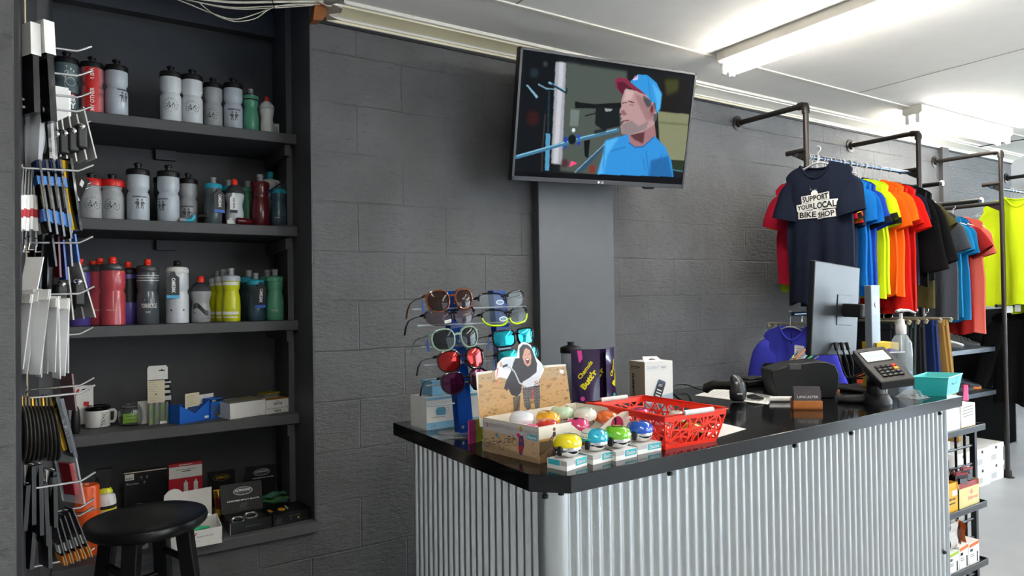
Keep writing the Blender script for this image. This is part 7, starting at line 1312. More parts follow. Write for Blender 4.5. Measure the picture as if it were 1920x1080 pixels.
b = MB(); b.bb(-.10, .10, -.05, .05, 0, .008); tag(b.build('wooden_tray', M_wd, loc=(2.38, -1.13+.02, H), rz=-.4, smooth=0), 'thin wooden board lying under cables by the monitor foot', 'board')

# ================================================================== CLOTHES RACKS
M_pipe = mat('dark_iron_pipe', '#3f3b39', .38, .75, bump=.1, bscale=30); YR = -.458
def pipe_frame(x, z, lab, stub=True, lo=None, grp='iron pipe rack frames'):
    t = thing('pipe_frame', lab, 'rack', (x, 0, 0), 0, grp); r = .0155
    b = MB(); b.tube([(0, -.004, z), (0, YR+.03, z)], r, 14); b.build('arm', M_pipe, t, smooth=60)
    b = MB(); b.lathe([(.045, 0), (.045, .005), (.026, .008), (.024, .022)], 24, 0, Matrix.Translation((0, -.001, z)) @ Matrix.Rotation(PI/2, 4, 'X')); b.build('wall_flange', M_pipe, t, smooth=40)
    b = MB(); b.tube([(0, YR+.045, z), (0, YR+.02, z), (0, YR+.004, z-.005), (0, YR, z-.02), (0, YR, z-.045)], [.021, .021, .0215, .021, .021], 14); b.build('elbow', M_pipe, t, smooth=60)
    b = MB(); b.tube([(0, YR, z-.02), (0, YR, 0.012)], r, 14); b.build('post', M_pipe, t, smooth=60)
    b = MB(); b.lathe([(.04, 0), (.04, .006), (.026, .012), (.024, .05)], 20, 0, Matrix.Translation((0, YR, 0))); b.build('foot', M_pipe, t, smooth=40)
    for zz, y1 in ([(2.145, -.335)] if stub else [])+([(lo, -.03)] if lo else []):
        b = MB(); b.tube([(0, YR, zz), (0, y1, zz)], .0145, 12); b.prism([(YR+.01, zz-.004), (YR+.11, zz-.004), (YR+.01, zz-.062)], -.004, .004, 'x'); b.build('rod_bracket', M_pipe, t, smooth=60)
    return t
XR = (3.369, 4.548, 5.70)
pipe_frame(XR[0], 2.392, 'iron pipe frame nearest the television, navy shirt hung before it')
pipe_frame(XR[1], 2.381, 'middle iron pipe frame, beside the black hooded top')
pipe_frame(XR[2], 2.378, 'right-hand iron pipe frame with its full post down to the floor', lo=2.0)
pipe_frame(6.95, 2.35, 'furthest iron pipe frame, only its bracket in view at the right edge')
M_rail = mat('chromed_rail', '#4c5a6c', .3, .8)
for x0, x1, z, Y, lab in ((XR[0]-.01, XR[1]+.01, 2.128, YR+.055, 'chromed clothes rail between first and second pipe frames'), (XR[2]-.02, 6.96, 2.12, YR+.055, 'chromed clothes rail right of the long post'), (XR[0]-.01, XR[1]+.01, 1.245, -.36, 'lower clothes rail behind the monitor')):
    b = MB(); b.tube([(x0, Y, z), (x1, Y, z)], .0125, 12); tag(b.build('clothes_rail', M_rail, smooth=60), lab, 'rail')
t = thing('faceout_bar', 'short black bar with chromed end carrying the grey and coral shirts', 'rail', (5.02, 0, 0)); b = MB(); b.tube([(0, -.002, 1.955), (0, -.60, 1.955)], .016, 12); b.build('bar', M_black, t, smooth=60); b = MB(); b.lathe([(.0, -.006), (.017, -.005), (.0185, 0), (.017, .010)], 16, 0, Matrix.Translation((0, -.61, 1.955)) @ Matrix.Rotation(PI/2, 4, 'X')); b.build('end_cap', M_chrome, t, smooth=50)
t = thing('faceout_bar', 'chromed end of the bar peeping out behind the black top', 'rail', (4.72, 0, 0)); b = MB(); b.tube([(0, -.002, 2.06), (0, -.50, 2.06)], .016, 12); b.build('bar', M_black, t, smooth=60); b = MB(); b.lathe([(.0, -.006), (.017, -.005), (.0185, 0), (.017, .010)], 16, 0, Matrix.Translation((0, -.51, 2.06)) @ Matrix.Rotation(PI/2, 4, 'X')); b.build('end_cap', M_chrome, t, smooth=50)

M_hang = mat('white_hanger', '#d3d3d1', .3); M_khaki = mat('khaki_hanger', '#8f8870', .45)
def fabric(c): return mat('cloth_'+c.strip('#'), c, .92, bump=.35, bscale=140, ior=1.25, var=.05)
def hanger(loc, rz, lab, grp, M_=None, w=.40, hook=.075, pants=False):
    hook = .115 if (hook == .075 and loc[0] > 3.4 and loc[2] > 2.1) else hook; t = thing('clothes_hanger', lab, 'hanger', loc, rz, grp); b = MB(); z = -hook
    if pants: b.tube([(-w/2, 0, z-.015), (w/2, 0, z-.015)], .009, 8, ra=.6); b.tube([(-w/2, 0, z-.015), (-w/2+.01, 0, z-.035)], .012, 8); b.tube([(w/2, 0, z-.015), (w/2-.01, 0, z-.035)], .012, 8)
    else: b.tube([(-w/2, 0, z-.085), (-w*.42, 0, z-.072), (-w*.18, 0, z-.02), (-.02, 0, z), (.02, 0, z), (w*.18, 0, z-.02), (w*.42, 0, z-.072), (w/2, 0, z-.085)], [.004, .006, .007, .008, .008, .007, .006, .004], 8, ra=.6); b.tube([(-w*.42, 0, z-.076), (w*.42, 0, z-.076)], .003, 6)
    b.build('bar', M_ or M_hang, t, smooth=60); b = MB(); R_ = .0175; b.tube([(0, 0, z)]+[(0, 0, z+.012)]+[(R_*cos(a), 0, R_*sin(a)-.0015) for a in [-PI/2+.1-2*PI*.0+i*.42*1.0 for i in range(0, 9)]], .0022, 6); b.build('hook', M_hang if not pants else M_chrome, t, smooth=60); return t
def shirt(X, Y, zt, rz, col, hw, ln, lab, cat='t-shirt', sleeve=.20, long=False, trim=None, seed=0, deco=None, grp=None, mats=(), flare=.0, slw=.085, spread=1.0, name='tshirt', wb=1.0):
    rn = random.Random(seed*7+1); ph = [rn.random()*6.28 for _ in range(8)]; hw *= .9 if hw > .185 else 1; t = thing(name, lab, cat, (X, Y, zt), rz, grp); nk = .082
    def top(s, front): a = abs(s)*hw; return -(.0 if a < nk*.9 else (a-nk*.9)*.26+max(0, a-hw*.75)**2*9)-((.075 if front else .018)*max(0, 1-(a/nk)**2) if a < nk else 0)
    def thk(s, v): return (.010+.022*(1-abs(s)**2.2))*(1-.12*v)
    def fold(s, v, sd): return .014*v*sin(s*7+ph[0]+sd)+.009*v*sin(s*13+ph[1]+2*v)+.010*sin(s*4+ph[2])*v*v+.005*sin(s*5+v*9+ph[6])
    def srf(sd):
        def f(u_, v_):
            s = (u_-.5)*2; zz = top(s, sd < 0); x = s*(hw*(1-.05*sin(PI*min(1, v_*2)))+flare*v_)*(1 if v_ > .12 else 1); z = zz*(1-v_)+(-ln+.012*sin(s*5+ph[3]))*v_
            return (x*wb, sd*thk(s, v_)+fold(s, v_, 0), z)
        return f
    b = MB(); b.grid(srf(-1), 28, 20); b.grid(lambda u_, v_: srf(1)(1-u_, v_), 28, 20)
    b.grid(lambda u_, v_: tuple(Vector(srf(-1)(0, v_)).lerp(Vector(srf(1)(0, v_)), 1-u_)), 1, 20); b.grid(lambda u_, v_: tuple(Vector(srf(-1)(1, v_)).lerp(Vector(srf(1)(1, v_)), u_)), 1, 20)
    b.build('body', [fabric(col)], t, smooth=80)
    for s in (-1, 1):
        sl = .58 if long else sleeve; x0 = s*(hw-.045); z0 = -(hw-nk)*.30-.055; ang = (.30 if long else .62)*spread+rn.uniform(-.08, .08); dx, dz = s*sin(ang), -cos(ang); n = 10 if long else 6
        pts = [(x0*wb+dx*sl*k/n*(1 if k/n < .6 or not long else 1)*wb, -.006+.012*sin(ph[4]+k*.7), z0+.0+dz*sl*k/n) for k in range(n+1)]; ra = [slw*(1-.10*k/n if not long else 1-.45*k/n)*(.5, .85)[k] if k < 2 else slw*(1-.10*k/n if not long else 1-.45*k/n) for k in range(n+1)]
        b = MB(); P = [Vector(p_) for p_ in pts]; d = Vector((dx, 0, dz)).normalized(); sdv = Vector((-d.z, 0, d.x)); ring = 14; vs = []
        for k, p_ in enumerate(P):
            for j in range(ring): a = 2*PI*j/ring; vs.append(tuple(p_+sdv*ra[k]*cos(a)*wb+Vector((0, 1, 0))*(.018+.006*sin(3*a+ph[5])+.014*k/n)*sin(a)))
        fs = [(k*ring+j, k*ring+(j+1) % ring, (k+1)*ring+(j+1) % ring, (k+1)*ring+j) for k in range(n) for j in range(ring)]
        b.add(vs, fs, 0); b.f.append(tuple(range(ring))[::-1]); b.m.append(0)
        so_ = b.build('sleeve', fabric(col), t, smooth=80)
        if trim:
            b = MB(); k0 = n-1; c0, c1 = P[k0], P[n]; b.add([tuple(Vector(vs[(k0+q)*ring+j])+(Vector(vs[(k0+q)*ring+j])-(c0 if q == 0 else c1))*.03) for q in (0, 1) for j in range(ring)], [(j, (j+1) % ring, ring+(j+1) % ring, ring+j) for j in range(ring)]); b.build('cuff', fabric(trim), so_, smooth=80)
    b = MB(); cp = []
    for k in range(20):
        s = -nk/hw+2*nk/hw*k/19; q = srf(-1)(s/2+.5, 0); cp.append((q[0], q[1]-.001, q[2]))
    for k in range(20):
        s = nk/hw-2*nk/hw*k/19; q = srf(1)(s/2+.5, 0); cp.append((q[0], q[1], q[2]))
    b.tube(cp, .0055, 6, 0, True, ra=1.4); b.build('collar', fabric(trim or col), t, smooth=80)
    if deco: b = MB(); deco(b, srf(-1), hw, ln); b.build('print', list(mats), t, smooth=0)
    return t
FACE = -PI/2+.0     # front towards -X: local -y -> world -x
rz0 = -PI/2
def shop_print(b, srf, hw, ln):
    def mp(x, z): v = min(1, max(0, (-z)/ln)); q = srf(x/(2*hw)+.5, v); return (x, q[1]-.0035, z)
    def mp2(x, z): q = mp(x, z); return (q[0], q[1]-.0012, q[2])
    z0 = -.235
    for c, w_, h_, r_ in (((0.0, z0+.055), .155, .040, .06), ((-.055, z0+.012), .10, .036, .07), ((.05, z0+.014), .135, .046, .02), ((-.03, z0-.030), .135, .042, -.02), ((.055, z0-.036), .10, .040, .07)):
        n = 6; ca, sa = cos(r_), sin(r_)
        for i in range(n): b.flat([[(c[0]+x*ca-y*sa, c[1]+x*sa+y*ca) for x, y in ((-w_/2+w_*i/n, -h_/2), (-w_/2+w_*(i+1)/n, -h_/2), (-w_/2+w_*(i+1)/n, h_/2), (-w_/2+w_*i/n, h_/2))]], mp, 0)
    for s, c, w_, h_, r_ in (('SUPPORT', (0, z0+.055), .145, .030, .06), ('YOUR', (-.058, z0+.012), .085, .025, .07), ('LOCAL', (.048, z0+.014), .125, .035, .02), ('BIKE', (-.045, z0-.030), .09, .030, -.02), ('SHOP', (.055, z0-.036), .09, .030, .07)): b.text(s, mp2, h_, w=w_, c=c, rot=r_, bold=.03, m=1)
    for i, (z, w_) in enumerate(((-.095, .034), (-.112, .036), (-.130, .036))): b.flat([[(-.012-w_/2, z-.007), (-.012+w_/2, z-.007), (-.012+w_/2, z+.007), (-.012-w_/2, z+.007)]], mp, 2)
    b.flat([circ(-.008, -.155, .017, 14), circ(-.006, -.180, .021, 14)], mp, 0)
TS = 't-shirts on the rail behind the monitor'
z_sh = 2.005
# (pixel of the visible right sleeve edge, Y of that edge, colour, half width, length, trim, long, label)
shirt(3.325, -.553, 2.045, rz0+.10, '#151b2b', .180, .745, 'navy t-shirt printed SUPPORT YOUR LOCAL BIKE SHOP, front of the rail', deco=shop_print, mats=(M_head, M_ink, M_ghost), seed=1, grp=TS, sleeve=.20, spread=.36)
hanger((3.325, -.553, 2.128), rz0+.10, 'clear hanger holding the printed navy shirt', 'white hangers on the upper rail')
row = [
 (3.405, -.450, '#a3142c', .225, .60, None, 'crimson t-shirt spreading out left of the printed navy one', .05), (3.44, -.40, '#8fb01a', .19, .62, None, 'yellow-green top just peeping out below the crimson sleeve', .0), (3.46, -.47, '#c6d61c', .150, .34, '#1a1c14', 'neon yellow shirt with a sleeve showing right of the navy one', .0),
 (3.475, -.475, '#c8401c', .150, .38, None, 'orange-red shirt under the neon sleeve beside the navy one', .0), (3.50, -.455, '#b5171c', .195, .62, None, 'red t-shirt directly right of the printed navy one', .0), (3.55, -.46, '#1a2438', .19, .70, None, 'long navy shirt hanging below the bright blue ones', .0),
 (3.60, -.465, '#1369b4', .205, .60, None, 'azure t-shirt, first of the blues', .0), (3.66, -.465, '#0f62ae', .200, .66, None, 'azure t-shirt, longest of the blues', .0), (3.70, -.465, '#1c3f9e', .205, .60, '#16191c', 'royal blue t-shirt before the neon yellow ones', .0),
 (3.755, -.475, '#c3dd12', .205, .67, '#1a1c14', 'neon yellow t-shirt with black cuffs, nearer of two', .0), (3.80, -.480, '#cfe61c', .205, .66, '#1a1c14', 'neon yellow t-shirt with black cuffs, further of two', .0), (3.87, -.485, '#ee5a0e', .205, .65, None, 'bright orange t-shirt, nearer of two', .0),
 (3.925, -.490, '#f0640f', .210, .66, None, 'bright orange t-shirt, further of two', .0), (3.98, -.490, '#c4160f', .210, .74, None, 'scarlet t-shirt, nearer of two beside the orange', .0), (4.03, -.495, '#ce1a10', .215, .75, None, 'scarlet t-shirt, further of two beside the orange', .0), (4.09, -.48, '#191c2c', .205, .60, None, 'midnight blue t-shirt between scarlet and black', .0)]
for i, (X, Y, c, hw, ln, tr, lab, yw) in enumerate(row):
    shirt(X, Y, z_sh-.005*(i % 3), rz0+yw+.04*sin(i*2.3), c, hw, ln, lab, trim=tr, seed=i+3, grp=TS, sleeve=.19+.01*(i % 3), spread=.42+.08*sin(i))
    hanger((X, YR+.055, 2.128), rz0+.05*sin(i), 'white hanger holding the '+' '.join(lab.split(',')[0].split()[:11]), 'white hangers on the upper rail')
for i in range(10):
    X = 3.54+.082*i+.012*sin(i*3); 
    hanger((X, YR+.055, 2.128), rz0+.12*sin(i*1.7), 'white hanger crowded among the shirts, %s from the left' % ('first', 'second', 'third', 'fourth', 'fifth', 'sixth', 'seventh', 'eighth', 'ninth', 'tenth')[i], 'white hangers on the upper rail')
shirt(4.17, -.49, 1.995, rz0+.03, '#0b0b0d', .215, .60, 'black long-sleeved top at the right end of the first rail', 'top', long=False, sleeve=.44, seed=33, grp='dark tops', spread=.42, name='long_sleeve_top')
shirt(4.23, -.49, 1.985, rz0+.0, '#0d0d10', .215, .55, 'second black top just behind the black long-sleeved one', 'top', sleeve=.40, seed=34, grp='dark tops', spread=.4, name='long_sleeve_top')
shirt(4.28, -.48, 1.95, rz0+.0, '#4a4424', .20, .68, 'olive green shirt hanging low behind the black tops', seed=35, grp='dark tops')
G2 = 'shirts on the short bar'
zg = at_y(1775, 402, -.42).z
shirt(4.78, -.36, 1.895, rz0+.08, '#4a4d53', .22, .72, 'slate grey t-shirt on the short black bar', seed=41, grp=G2, spread=.4)
shirt(4.93, -.345, 1.880, rz0+.0, '#1577a4', .20, .70, 'cerulean t-shirt beside the slate grey one', seed=42, grp=G2, trim=None, spread=.4)
shirt(5.02, -.35, 1.875, rz0+.0, '#126a98', .20, .72, 'cerulean t-shirt touching the coral one', seed=43, grp=G2, spread=.4)
shirt(5.19, -.36, 1.868, rz0+.0, '#cd5f52', .205, .79, 'coral t-shirt in front of the long post', seed=44, grp=G2, spread=.4)
shirt(5.10, -.34, 1.86, rz0+.0, '#8e1c18', .19, .79, 'dark red garment showing only its hem under the cerulean ones', seed=45, grp=G2)
for X, l in ((4.78, 'slate grey'), (4.93, 'nearer cerulean'), (5.02, 'further cerulean'), (5.19, 'coral')): hanger((X, -.36, 1.955), rz0, 'clear hanger holding the %s shirt' % l, 'hangers on the short bar')
G3_ = 'bright tops right of the long post'
for i, (X, Y, c, hw, ln, lab) in enumerate(((5.82, -.52, '#c6df1c', .25, .80, 'big neon yellow long-sleeved top behind the long post'), (6.00, -.48, '#1a6c94', .22, .78, 'petrol blue top right of the long post'), (6.12, -.50, '#cbe31e', .24, .86, 'neon yellow top at the right picture edge'), (6.24, -.50, '#176a80', .22, .74, 'dark turquoise top at the right picture edge'), (6.36, -.50, '#bfd51c', .24, .84, 'neon yellow top, last in view at the right picture edge'))):
    shirt(X, Y, 2.045, rz0+.05, c, hw, ln, lab, 'top', long=True, seed=50+i, grp=G3_, name='long_sleeve_top', spread=.8); hanger((X, YR+.055, 2.12), rz0, 'hanger holding the '+lab.split(' top')[0]+' top', 'hangers right of the long post')
for i in range(12): hanger((6.05+.07*i, YR+.055, 2.12), rz0+.1*sin(i*2), 'hanger crowded on the rail right of the post, %s from the left' % ('first', 'second', 'third', 'fourth', 'fifth', 'sixth', 'seventh', 'eighth', 'ninth', 'tenth', 'eleventh', 'twelfth')[i], 'hangers right of the long post')
# lower rail: violet jersey, khaki hangers, trousers
xj = 3.10; zj = at_x(1470, 612, xj).z; yj = at_x(1468, 640, xj).y
def jprint(b, srf, hw, ln):
    mp = lambda x, z: (x, srf(x/(2*hw)+.5, min(1, -z/ln))[1]-.004, z); b.ribbon([(.0, -.03), (.0, -.10)], .006, mp, 1); b.flat([[(.02, -.10), (.075, -.105), (.085, -.20), (.022, -.20)]], mp, 0)
    for i in range(6): b.ribbon([(.030, -.12-.012*i), (.065, -.122-.012*i)], .002, lambda x, z: tuple(Vector(mp(x, z))+Vector((0, -.001, 0))), 2)
shirt(3.40, -.345, 1.175, rz0+.0, '#4145bc', .225, .36, 'violet-blue half-zip jersey with white tag on the low rail', 'jersey', sleeve=.30, seed=60, deco=jprint, mats=(M_head, M_ink, M_ghost), name='jersey', spread=.55, slw=.09)
hanger((3.42, -.30, 1.245), rz0+.12, 'pale hanger holding the violet-blue jersey', 'hangers on the low rail', PLASTIC['white'])
for i in range(3): hanger((3.47+.05*i, -.34, 1.25), rz0+.1, 'khaki hanger with clips behind the jersey, %s of three' % ('front', 'middle', 'rear')[i], 'khaki hangers', M_khaki, w=.42, hook=.05, pants=True)
def trousers(X, Y, zt, col, lab, w=.20, ln=.62, lean=.0, seed=0, th=.03):
    rn = random.Random(seed+90); ph = rn.random()*6; t = thing('trousers', lab, 'trousers', (X, Y, zt), rz0+.06*sin(seed), 'trousers on the low rail')
    for s in (-1, 1):
        b = MB(); f = lambda sd: (lambda u_, v_: ((u_-.5)*(w-.03*v_)-lean*v_+s*.006, s*th*.35+sd*th*.5*(1-.3*abs(u_-.5))+.006*sin(u_*7+ph+v_*3), -ln*v_)); b.grid(f(-1), 10, 14); b.grid(lambda u_, v_: f(1)(1-u_, v_), 10, 14)
        for e in (0, 1): b.grid(lambda u_, v_: tuple(Vector(f(-1)(e, v_)).lerp(Vector(f(1)(e, v_)), u_ if e else 1-u_)), 1, 14)
        b.build('leg', fabric(col), t, smooth=80)
    b = MB(); b.box((0, 0, -.018), (w+.004, th*1.7, .040)); b.build('waistband', fabric(col), t, bevel=.006)
    hanger((X, Y, zt+.060), rz0, 'khaki clip hanger holding the '+lab.split(' hanging')[0], 'khaki hangers', M_khaki, w=.30, hook=.035, pants=True)
for i, (px, c, lab, lean) in enumerate(((1668, '#17181a', 'black trousers hanging right behind the monitor column', .0), (1690, '#1e2020', 'charcoal trousers hanging behind the sanitiser pump', .0), (1706, '#232a28', 'dark green-grey trousers hanging right of the pump', .0), (1722, '#15161a', 'black trousers hanging left of the navy pair', .02), (1748, '#1a2a56', 'navy trousers hanging left of the tan pair', .05), (1768, '#94713c', 'tan trousers hanging nearest the shoe shelves', .07))):
    X = at_y(px, 620, -.60).x; trousers(X, -.50, 1.185, c, lab, w=.24, ln=.74, lean=-lean, seed=i)
for i, (X, c, lab) in enumerate(((6.10, '#0f1012', 'black garment hanging low at the right picture edge'), (6.32, '#14161c', 'black-blue garment hanging low at the right picture edge'), (6.50, '#0e0f10', 'black garment furthest right on the low rail'))):
    shirt(X, -.42, 1.20, rz0, c, .23, .72, lab, 'top', long=True, seed=70+i, grp='dark garments at the right edge', name='dark_garment')
b = MB(); b.tube([(5.72, -.40, 1.245), (6.95, -.40, 1.245)], .0125, 12); tag(b.build('clothes_rail', M_rail, smooth=60), 'lower clothes rail right of the long post', 'rail')
for px, y in ((1893, 580), (1908, 578)): p = at_y(px, y, -.44); b = MB(); b.box((0, 0, 0), (.05, .003, .05)); tag(b.build('size_card', [M_head if px < 1900 else M_greyp], loc=tuple(p), rz=-.4, smooth=0), ('white' if px < 1900 else 'grey')+' square card on the hanger row right of the long post', 'card')

# ------------------------------------------------------------------ shoe shelves and shoes
M_shelf = mat('dark_steel_shelf', '#3a4048', .4, .3)
for z, lab in ((.945, 'upper dark shoe shelf behind the teal bin'), (.630, 'middle dark shoe shelf with the orange-soled shoe')):
    b = MB(); b.bb(4.70, 5.68, -.40, -.03, z-.022, z); b.bb(4.70, 5.68, -.404, -.396, z-.03, z+.002); tag(b.build('shoe_shelf', M_shelf, smooth=0, bevel=.002), lab, 'shelf', 'shoe shelves')
for x in (4.72, 5.66):
    b = MB(); b.bb(x-.012, x+.012, -.035, -.010, .0, 1.0); tag(b.build('shelf_upright', M_shelf, smooth=0), '%s wall upright carrying the shoe shelves' % ('left' if x < 5 else 'right'), 'upright')
b = MB(); b.bb(4.40, 7.0, -.012, -.002, .02, 1.2); tag(b.build('back_panel', mat('matt_black_board', '#050505', .95, ior=1.1), smooth=0), 'black back panel behind the shoe shelves', 'panel')
def shoe(X, Y, z, rz, up, sole, lab, strap=None, k=1.0):
    t = thing('cycling_shoe', lab, 'shoe', (X, Y, z), rz, 'cycling shoes on the shelves'); L = .28*k
    prof = [(0, .030, .030), (.04, .035, .075), (.09, .034, .092), (.14, .038, .078), (.19, .044, .055), (.24, .040, .040), (.27, .026, .030), (.28, .010, .022)]; vs = []; n = 14
    for x, hw_, h in prof:
        for j in range(n): a = PI*j/(n-1); vs.append((x*k, -hw_*cos(a)*k, (.014+(h-.014)*abs(sin(a))**.7)*k))
    b = MB(); b.add(vs, [(i*n+j, i*n+j+1, (i+1)*n+j+1, (i+1)*n+j) for i in range(len(prof)-1) for j in range(n-1)]); b.add([vs[j] for j in range(n)], [tuple(range(n))]); b.build('upper', up, t, smooth=80)
    b = MB(); out = [(x*k, -h_*k*1.04) for x, h_, _ in prof]+[(x*k, h_*k*1.04) for x, h_, _ in prof[::-1]]; b.prism(out, 0, .016*k, 'z'); b.build('sole', sole, t, smooth=30)
    b = MB(); b.lathe([(.026*k, .082*k), (.024*k, .094*k), (.019*k, .086*k)], 16, 0, Matrix.Translation((.05*k, 0, 0)) @ Matrix.Diagonal((1.5, 1, 1, 1))); b.build('collar', M_black, t, smooth=60)
    if strap:
        for i, x in enumerate((.125, .15, .175, .20)): b = MB(); hx = .080-.30*(x-.125)*1.2; b.tube([(x*k, -.036*k, hx*.55*k), (x*k, -.02*k, hx*k), (x*k, .0, (hx+.006)*k), (x*k, .02*k, hx*k), (x*k, .036*k, hx*.55*k)], .0045*k, 6); b.build('strap', strap, t, smooth=60)
    return t
M_sw = mat('shoe_white', '#cfcfd2', .4); M_sb = mat('shoe_black', '#1a1b1d', .5); M_sg = mat('shoe_grey', '#4a4b4f', .6); M_so = mat('sole_orange', '#d8791c', .4)
shoe(5.10, -.16, .946, -.75, M_sg, M_sb, 'grey shoe with white straps on the upper shelf, behind the white-toed one', M_sw); shoe(5.22, -.13, .946, -.62, M_sw, M_sb, 'white shoe with dark sole on the upper shoe shelf'); shoe(5.42, -.14, .946, -.70, M_sb, M_sb, 'black shoe on the upper shoe shelf near the post', M_sg)
shoe(5.04, -.12, .631, -.75, M_sb, M_so, 'black shoe with orange sole edge behind the teal bin'); shoe(5.20, -.12, .631, -.72, M_sb, M_sb, 'black shoe with bright red laces on the middle shoe shelf', BM['red']); shoe(5.34, -.12, .631, -.72, M_sb, M_sg, 'plain black shoe in the middle of the middle shoe shelf'); shoe(5.47, -.12, .631, -.70, mat('shoe_navy', '#1c2030', .5), M_so, 'navy shoe with orange sole on the middle shoe shelf', mat('shoe_lace_navy', '#27304a', .6))
# shoe boxes on the floor
def shoebox(x, y, z, w, d, h, lab, rz=0.0):
    t = thing('shoe_box', lab, 'shoe box', (x, y, z), rz, 'white shoe boxes'); b = MB(); b.bb(0, w, 0, d, 0, h-.03); b.build('box', M_paper, t, smooth=0, bevel=.001); b = MB(); b.bb(-.003, w+.003, -.003, d+.003, h-.034, h); pm = plane_map((w*.5, -.0036, 0), (1,0,0), (0,0,1)); b.flat([[(-.016, h-.034), (.016, h-.034), (.012, h-.014), (-.012, h-.014)]], pm, 1); b.build('lid', [M_paper, M_ink], t, smooth=0, bevel=.001)
    b = MB(); b.flat([[(-.05, .02), (.03, .02), (.03, .06), (-.05, .06)]], plane_map((w*.4, -.001, 0), (1,0,0), (0,0,1))); b.build('side_label', M_greyp, t, smooth=0)
X1 = at_z(1853, 905, 0); w1 = .235
shoebox(X1.x+.0, -.445, 0, w1, .34, .13, 'white shoe box on the floor, bottom of the right-hand stack'); shoebox(X1.x, -.445, .131, w1, .34, .13, 'white shoe box, top of the right-hand stack')
shoebox(X1.x-.245, -.46, 0, w1, .34, .13, 'white shoe box on the floor, bottom of the middle stack'); shoebox(X1.x-.245, -.46, .131, w1, .34, .13, 'white shoe box, top of the middle stack')
shoebox(X1.x-.49, -.45, 0, w1, .34, .13, 'white shoe box on the floor seen through the wire grid'); shoebox(X1.x-.49, -.45, .131, w1, .34, .13, 'white shoe box second up behind the wire grid'); shoebox(X1.x-.74, -.42, .0, w1, .34, .13, 'white shoe box at floor level nearest the counter'); shoebox(X1.x-.74, -.42, .131, w1, .34, .13, 'white shoe box second up nearest the counter'); shoebox(X1.x-.72, -.42, .262, w1, .34, .13, 'white shoe box standing highest behind the wire grid')
b = MB(); b.bb(0, .10, 0, .004, 0, .004); tag(b.build('red_pen', BM['red'], loc=(X1.x-.12, -.3, .262), rz=.3, smooth=0), 'small red strip lying on the middle shoe box stack', 'pen')
# chair at the right edge
t = thing('black_chair', 'black bentwood chair just cut off by the right picture edge', 'chair', (6.45, -.95, 0), .4); b = MB(); b.lathe([(.20, .44), (.21, .455), (.20, .465), (0, .465)], 28); b.build('seat', M_black, t, smooth=50)
b = MB(); b.tube(spline([(-.18, .05, .46), (-.20, .0, .70), (-.15, -.03, .86), (0, -.05, .91), (.15, -.03, .86), (.20, .0, .70), (.18, .05, .46)], 6), .012, 8); b.build('backrest', M_black, t, smooth=60)
for sx, sy in ((-1, -1), (1, -1), (-1, 1), (1, 1)): b = MB(); b.tube([(sx*.15, sy*.14, .45), (sx*.20, sy*.19, 0.0)], [.014, .010], 8); b.build('leg', M_black, t, smooth=60)

# ------------------------------------------------------------------ small stand at the end of the counter
M_blk = mat('satin_black_steel', '#15171a', .35, .4); t = thing('wire_stand', 'black shelf stand with wire grid sides at the counter end', 'display stand', (2.72, -1.33, 0)); t.location = (0, 0, 0)
sx0, sx1, sy0, sy1 = 2.70, at_y(1845, 795, -1.37).x, -1.37, -1.14; ZA, ZB, ZC = [at_y(1840, y, -1.37).z for y in (800, 946, 1056)]; zs_ = [ZA, ZB, ZC]
for z in zs_:
    b = MB(); b.bb(sx0, sx1, sy0, sy1, z-.004, z); b.build('shelf', M_blk, t, smooth=0)
    b = MB(); b.bb(sx0, sx1, sy0-.006, sy0, z-.014, z+.012); b.bb(sx0, sx1, sy1, sy1+.006, z-.014, z+.012); b.bb(sx1-.003, sx1+.003, sy0, sy1, z-.014, z+.012); b.build('shelf_edge', M_blk, t, smooth=0, bevel=.002)
gy = -1.30; xg = at_y(1825, 850, gy).x
for x in (sx0+.03, xg):
    b = MB(); b.bb(x-.011, x+.011, gy-.011, gy+.011, 0, ZA); b.build('post', M_blk, t, smooth=0, bevel=.002)
b = MB()
for i in range(8): xx = sx0+.03+(xg-.03-sx0)*i/7; b.tube([(xx, gy, .03), (xx, gy, ZA-.01)], .0055, 6)
for j in range(10): zz = .07+(ZA-.09)/9*j; b.tube([(sx0+.03, gy, zz), (xg, gy, zz)], .0055, 6)
b.build('wire_grid', M_blk, t, smooth=60)
def goods(px0, px1, y0, y1, Y, d, lab, mats, fn=None, name='carton', cat='box', grp=None, zb=None):
    p = at_y(px0, y1, Y); q = at_y(px1, y1, Y); w = q.x-p.x; z1 = at_y((px0+px1)/2, y0, Y).z; zb = zb if zb is not None else p.z; b = MB(); h = z1-zb; b.bb(0, w, 0, d, 0, h)
    if fn: fn(b, plane_map((0, -.0006, 0), (1,0,0), (0,0,1)), w, h)
    tag(b.build(name, mats, loc=(p.x, Y, zb), smooth=0), lab, cat, grp)
goods(1770, 1800, 768, 812, -1.365, .05, 'plain white carton on the top shelf of the stand', [M_paper, M_greyp], lambda b, mp, w, h: [b.ribbon([(w*.6, .02+.01*i), (w*.95, .02+.01*i)], .002, mp, 1) for i in range(3)], zb=ZA+.002)
goods(1803, 1829, 757, 806, -1.36, .05, 'white lettered carton on the right of the top stand shelf', [M_paper, M_ghost, BM['amber']], lambda b, mp, w, h: ([b.ribbon([(w*.1, h*.5+.012*i), (w*.85, h*.55+.012*i)], .003, mp, 1) for i in range(4)], b.flat([[(0, 0), (w, 0), (w, .008), (0, .008)]], mp, 2)), zb=ZA+.002)
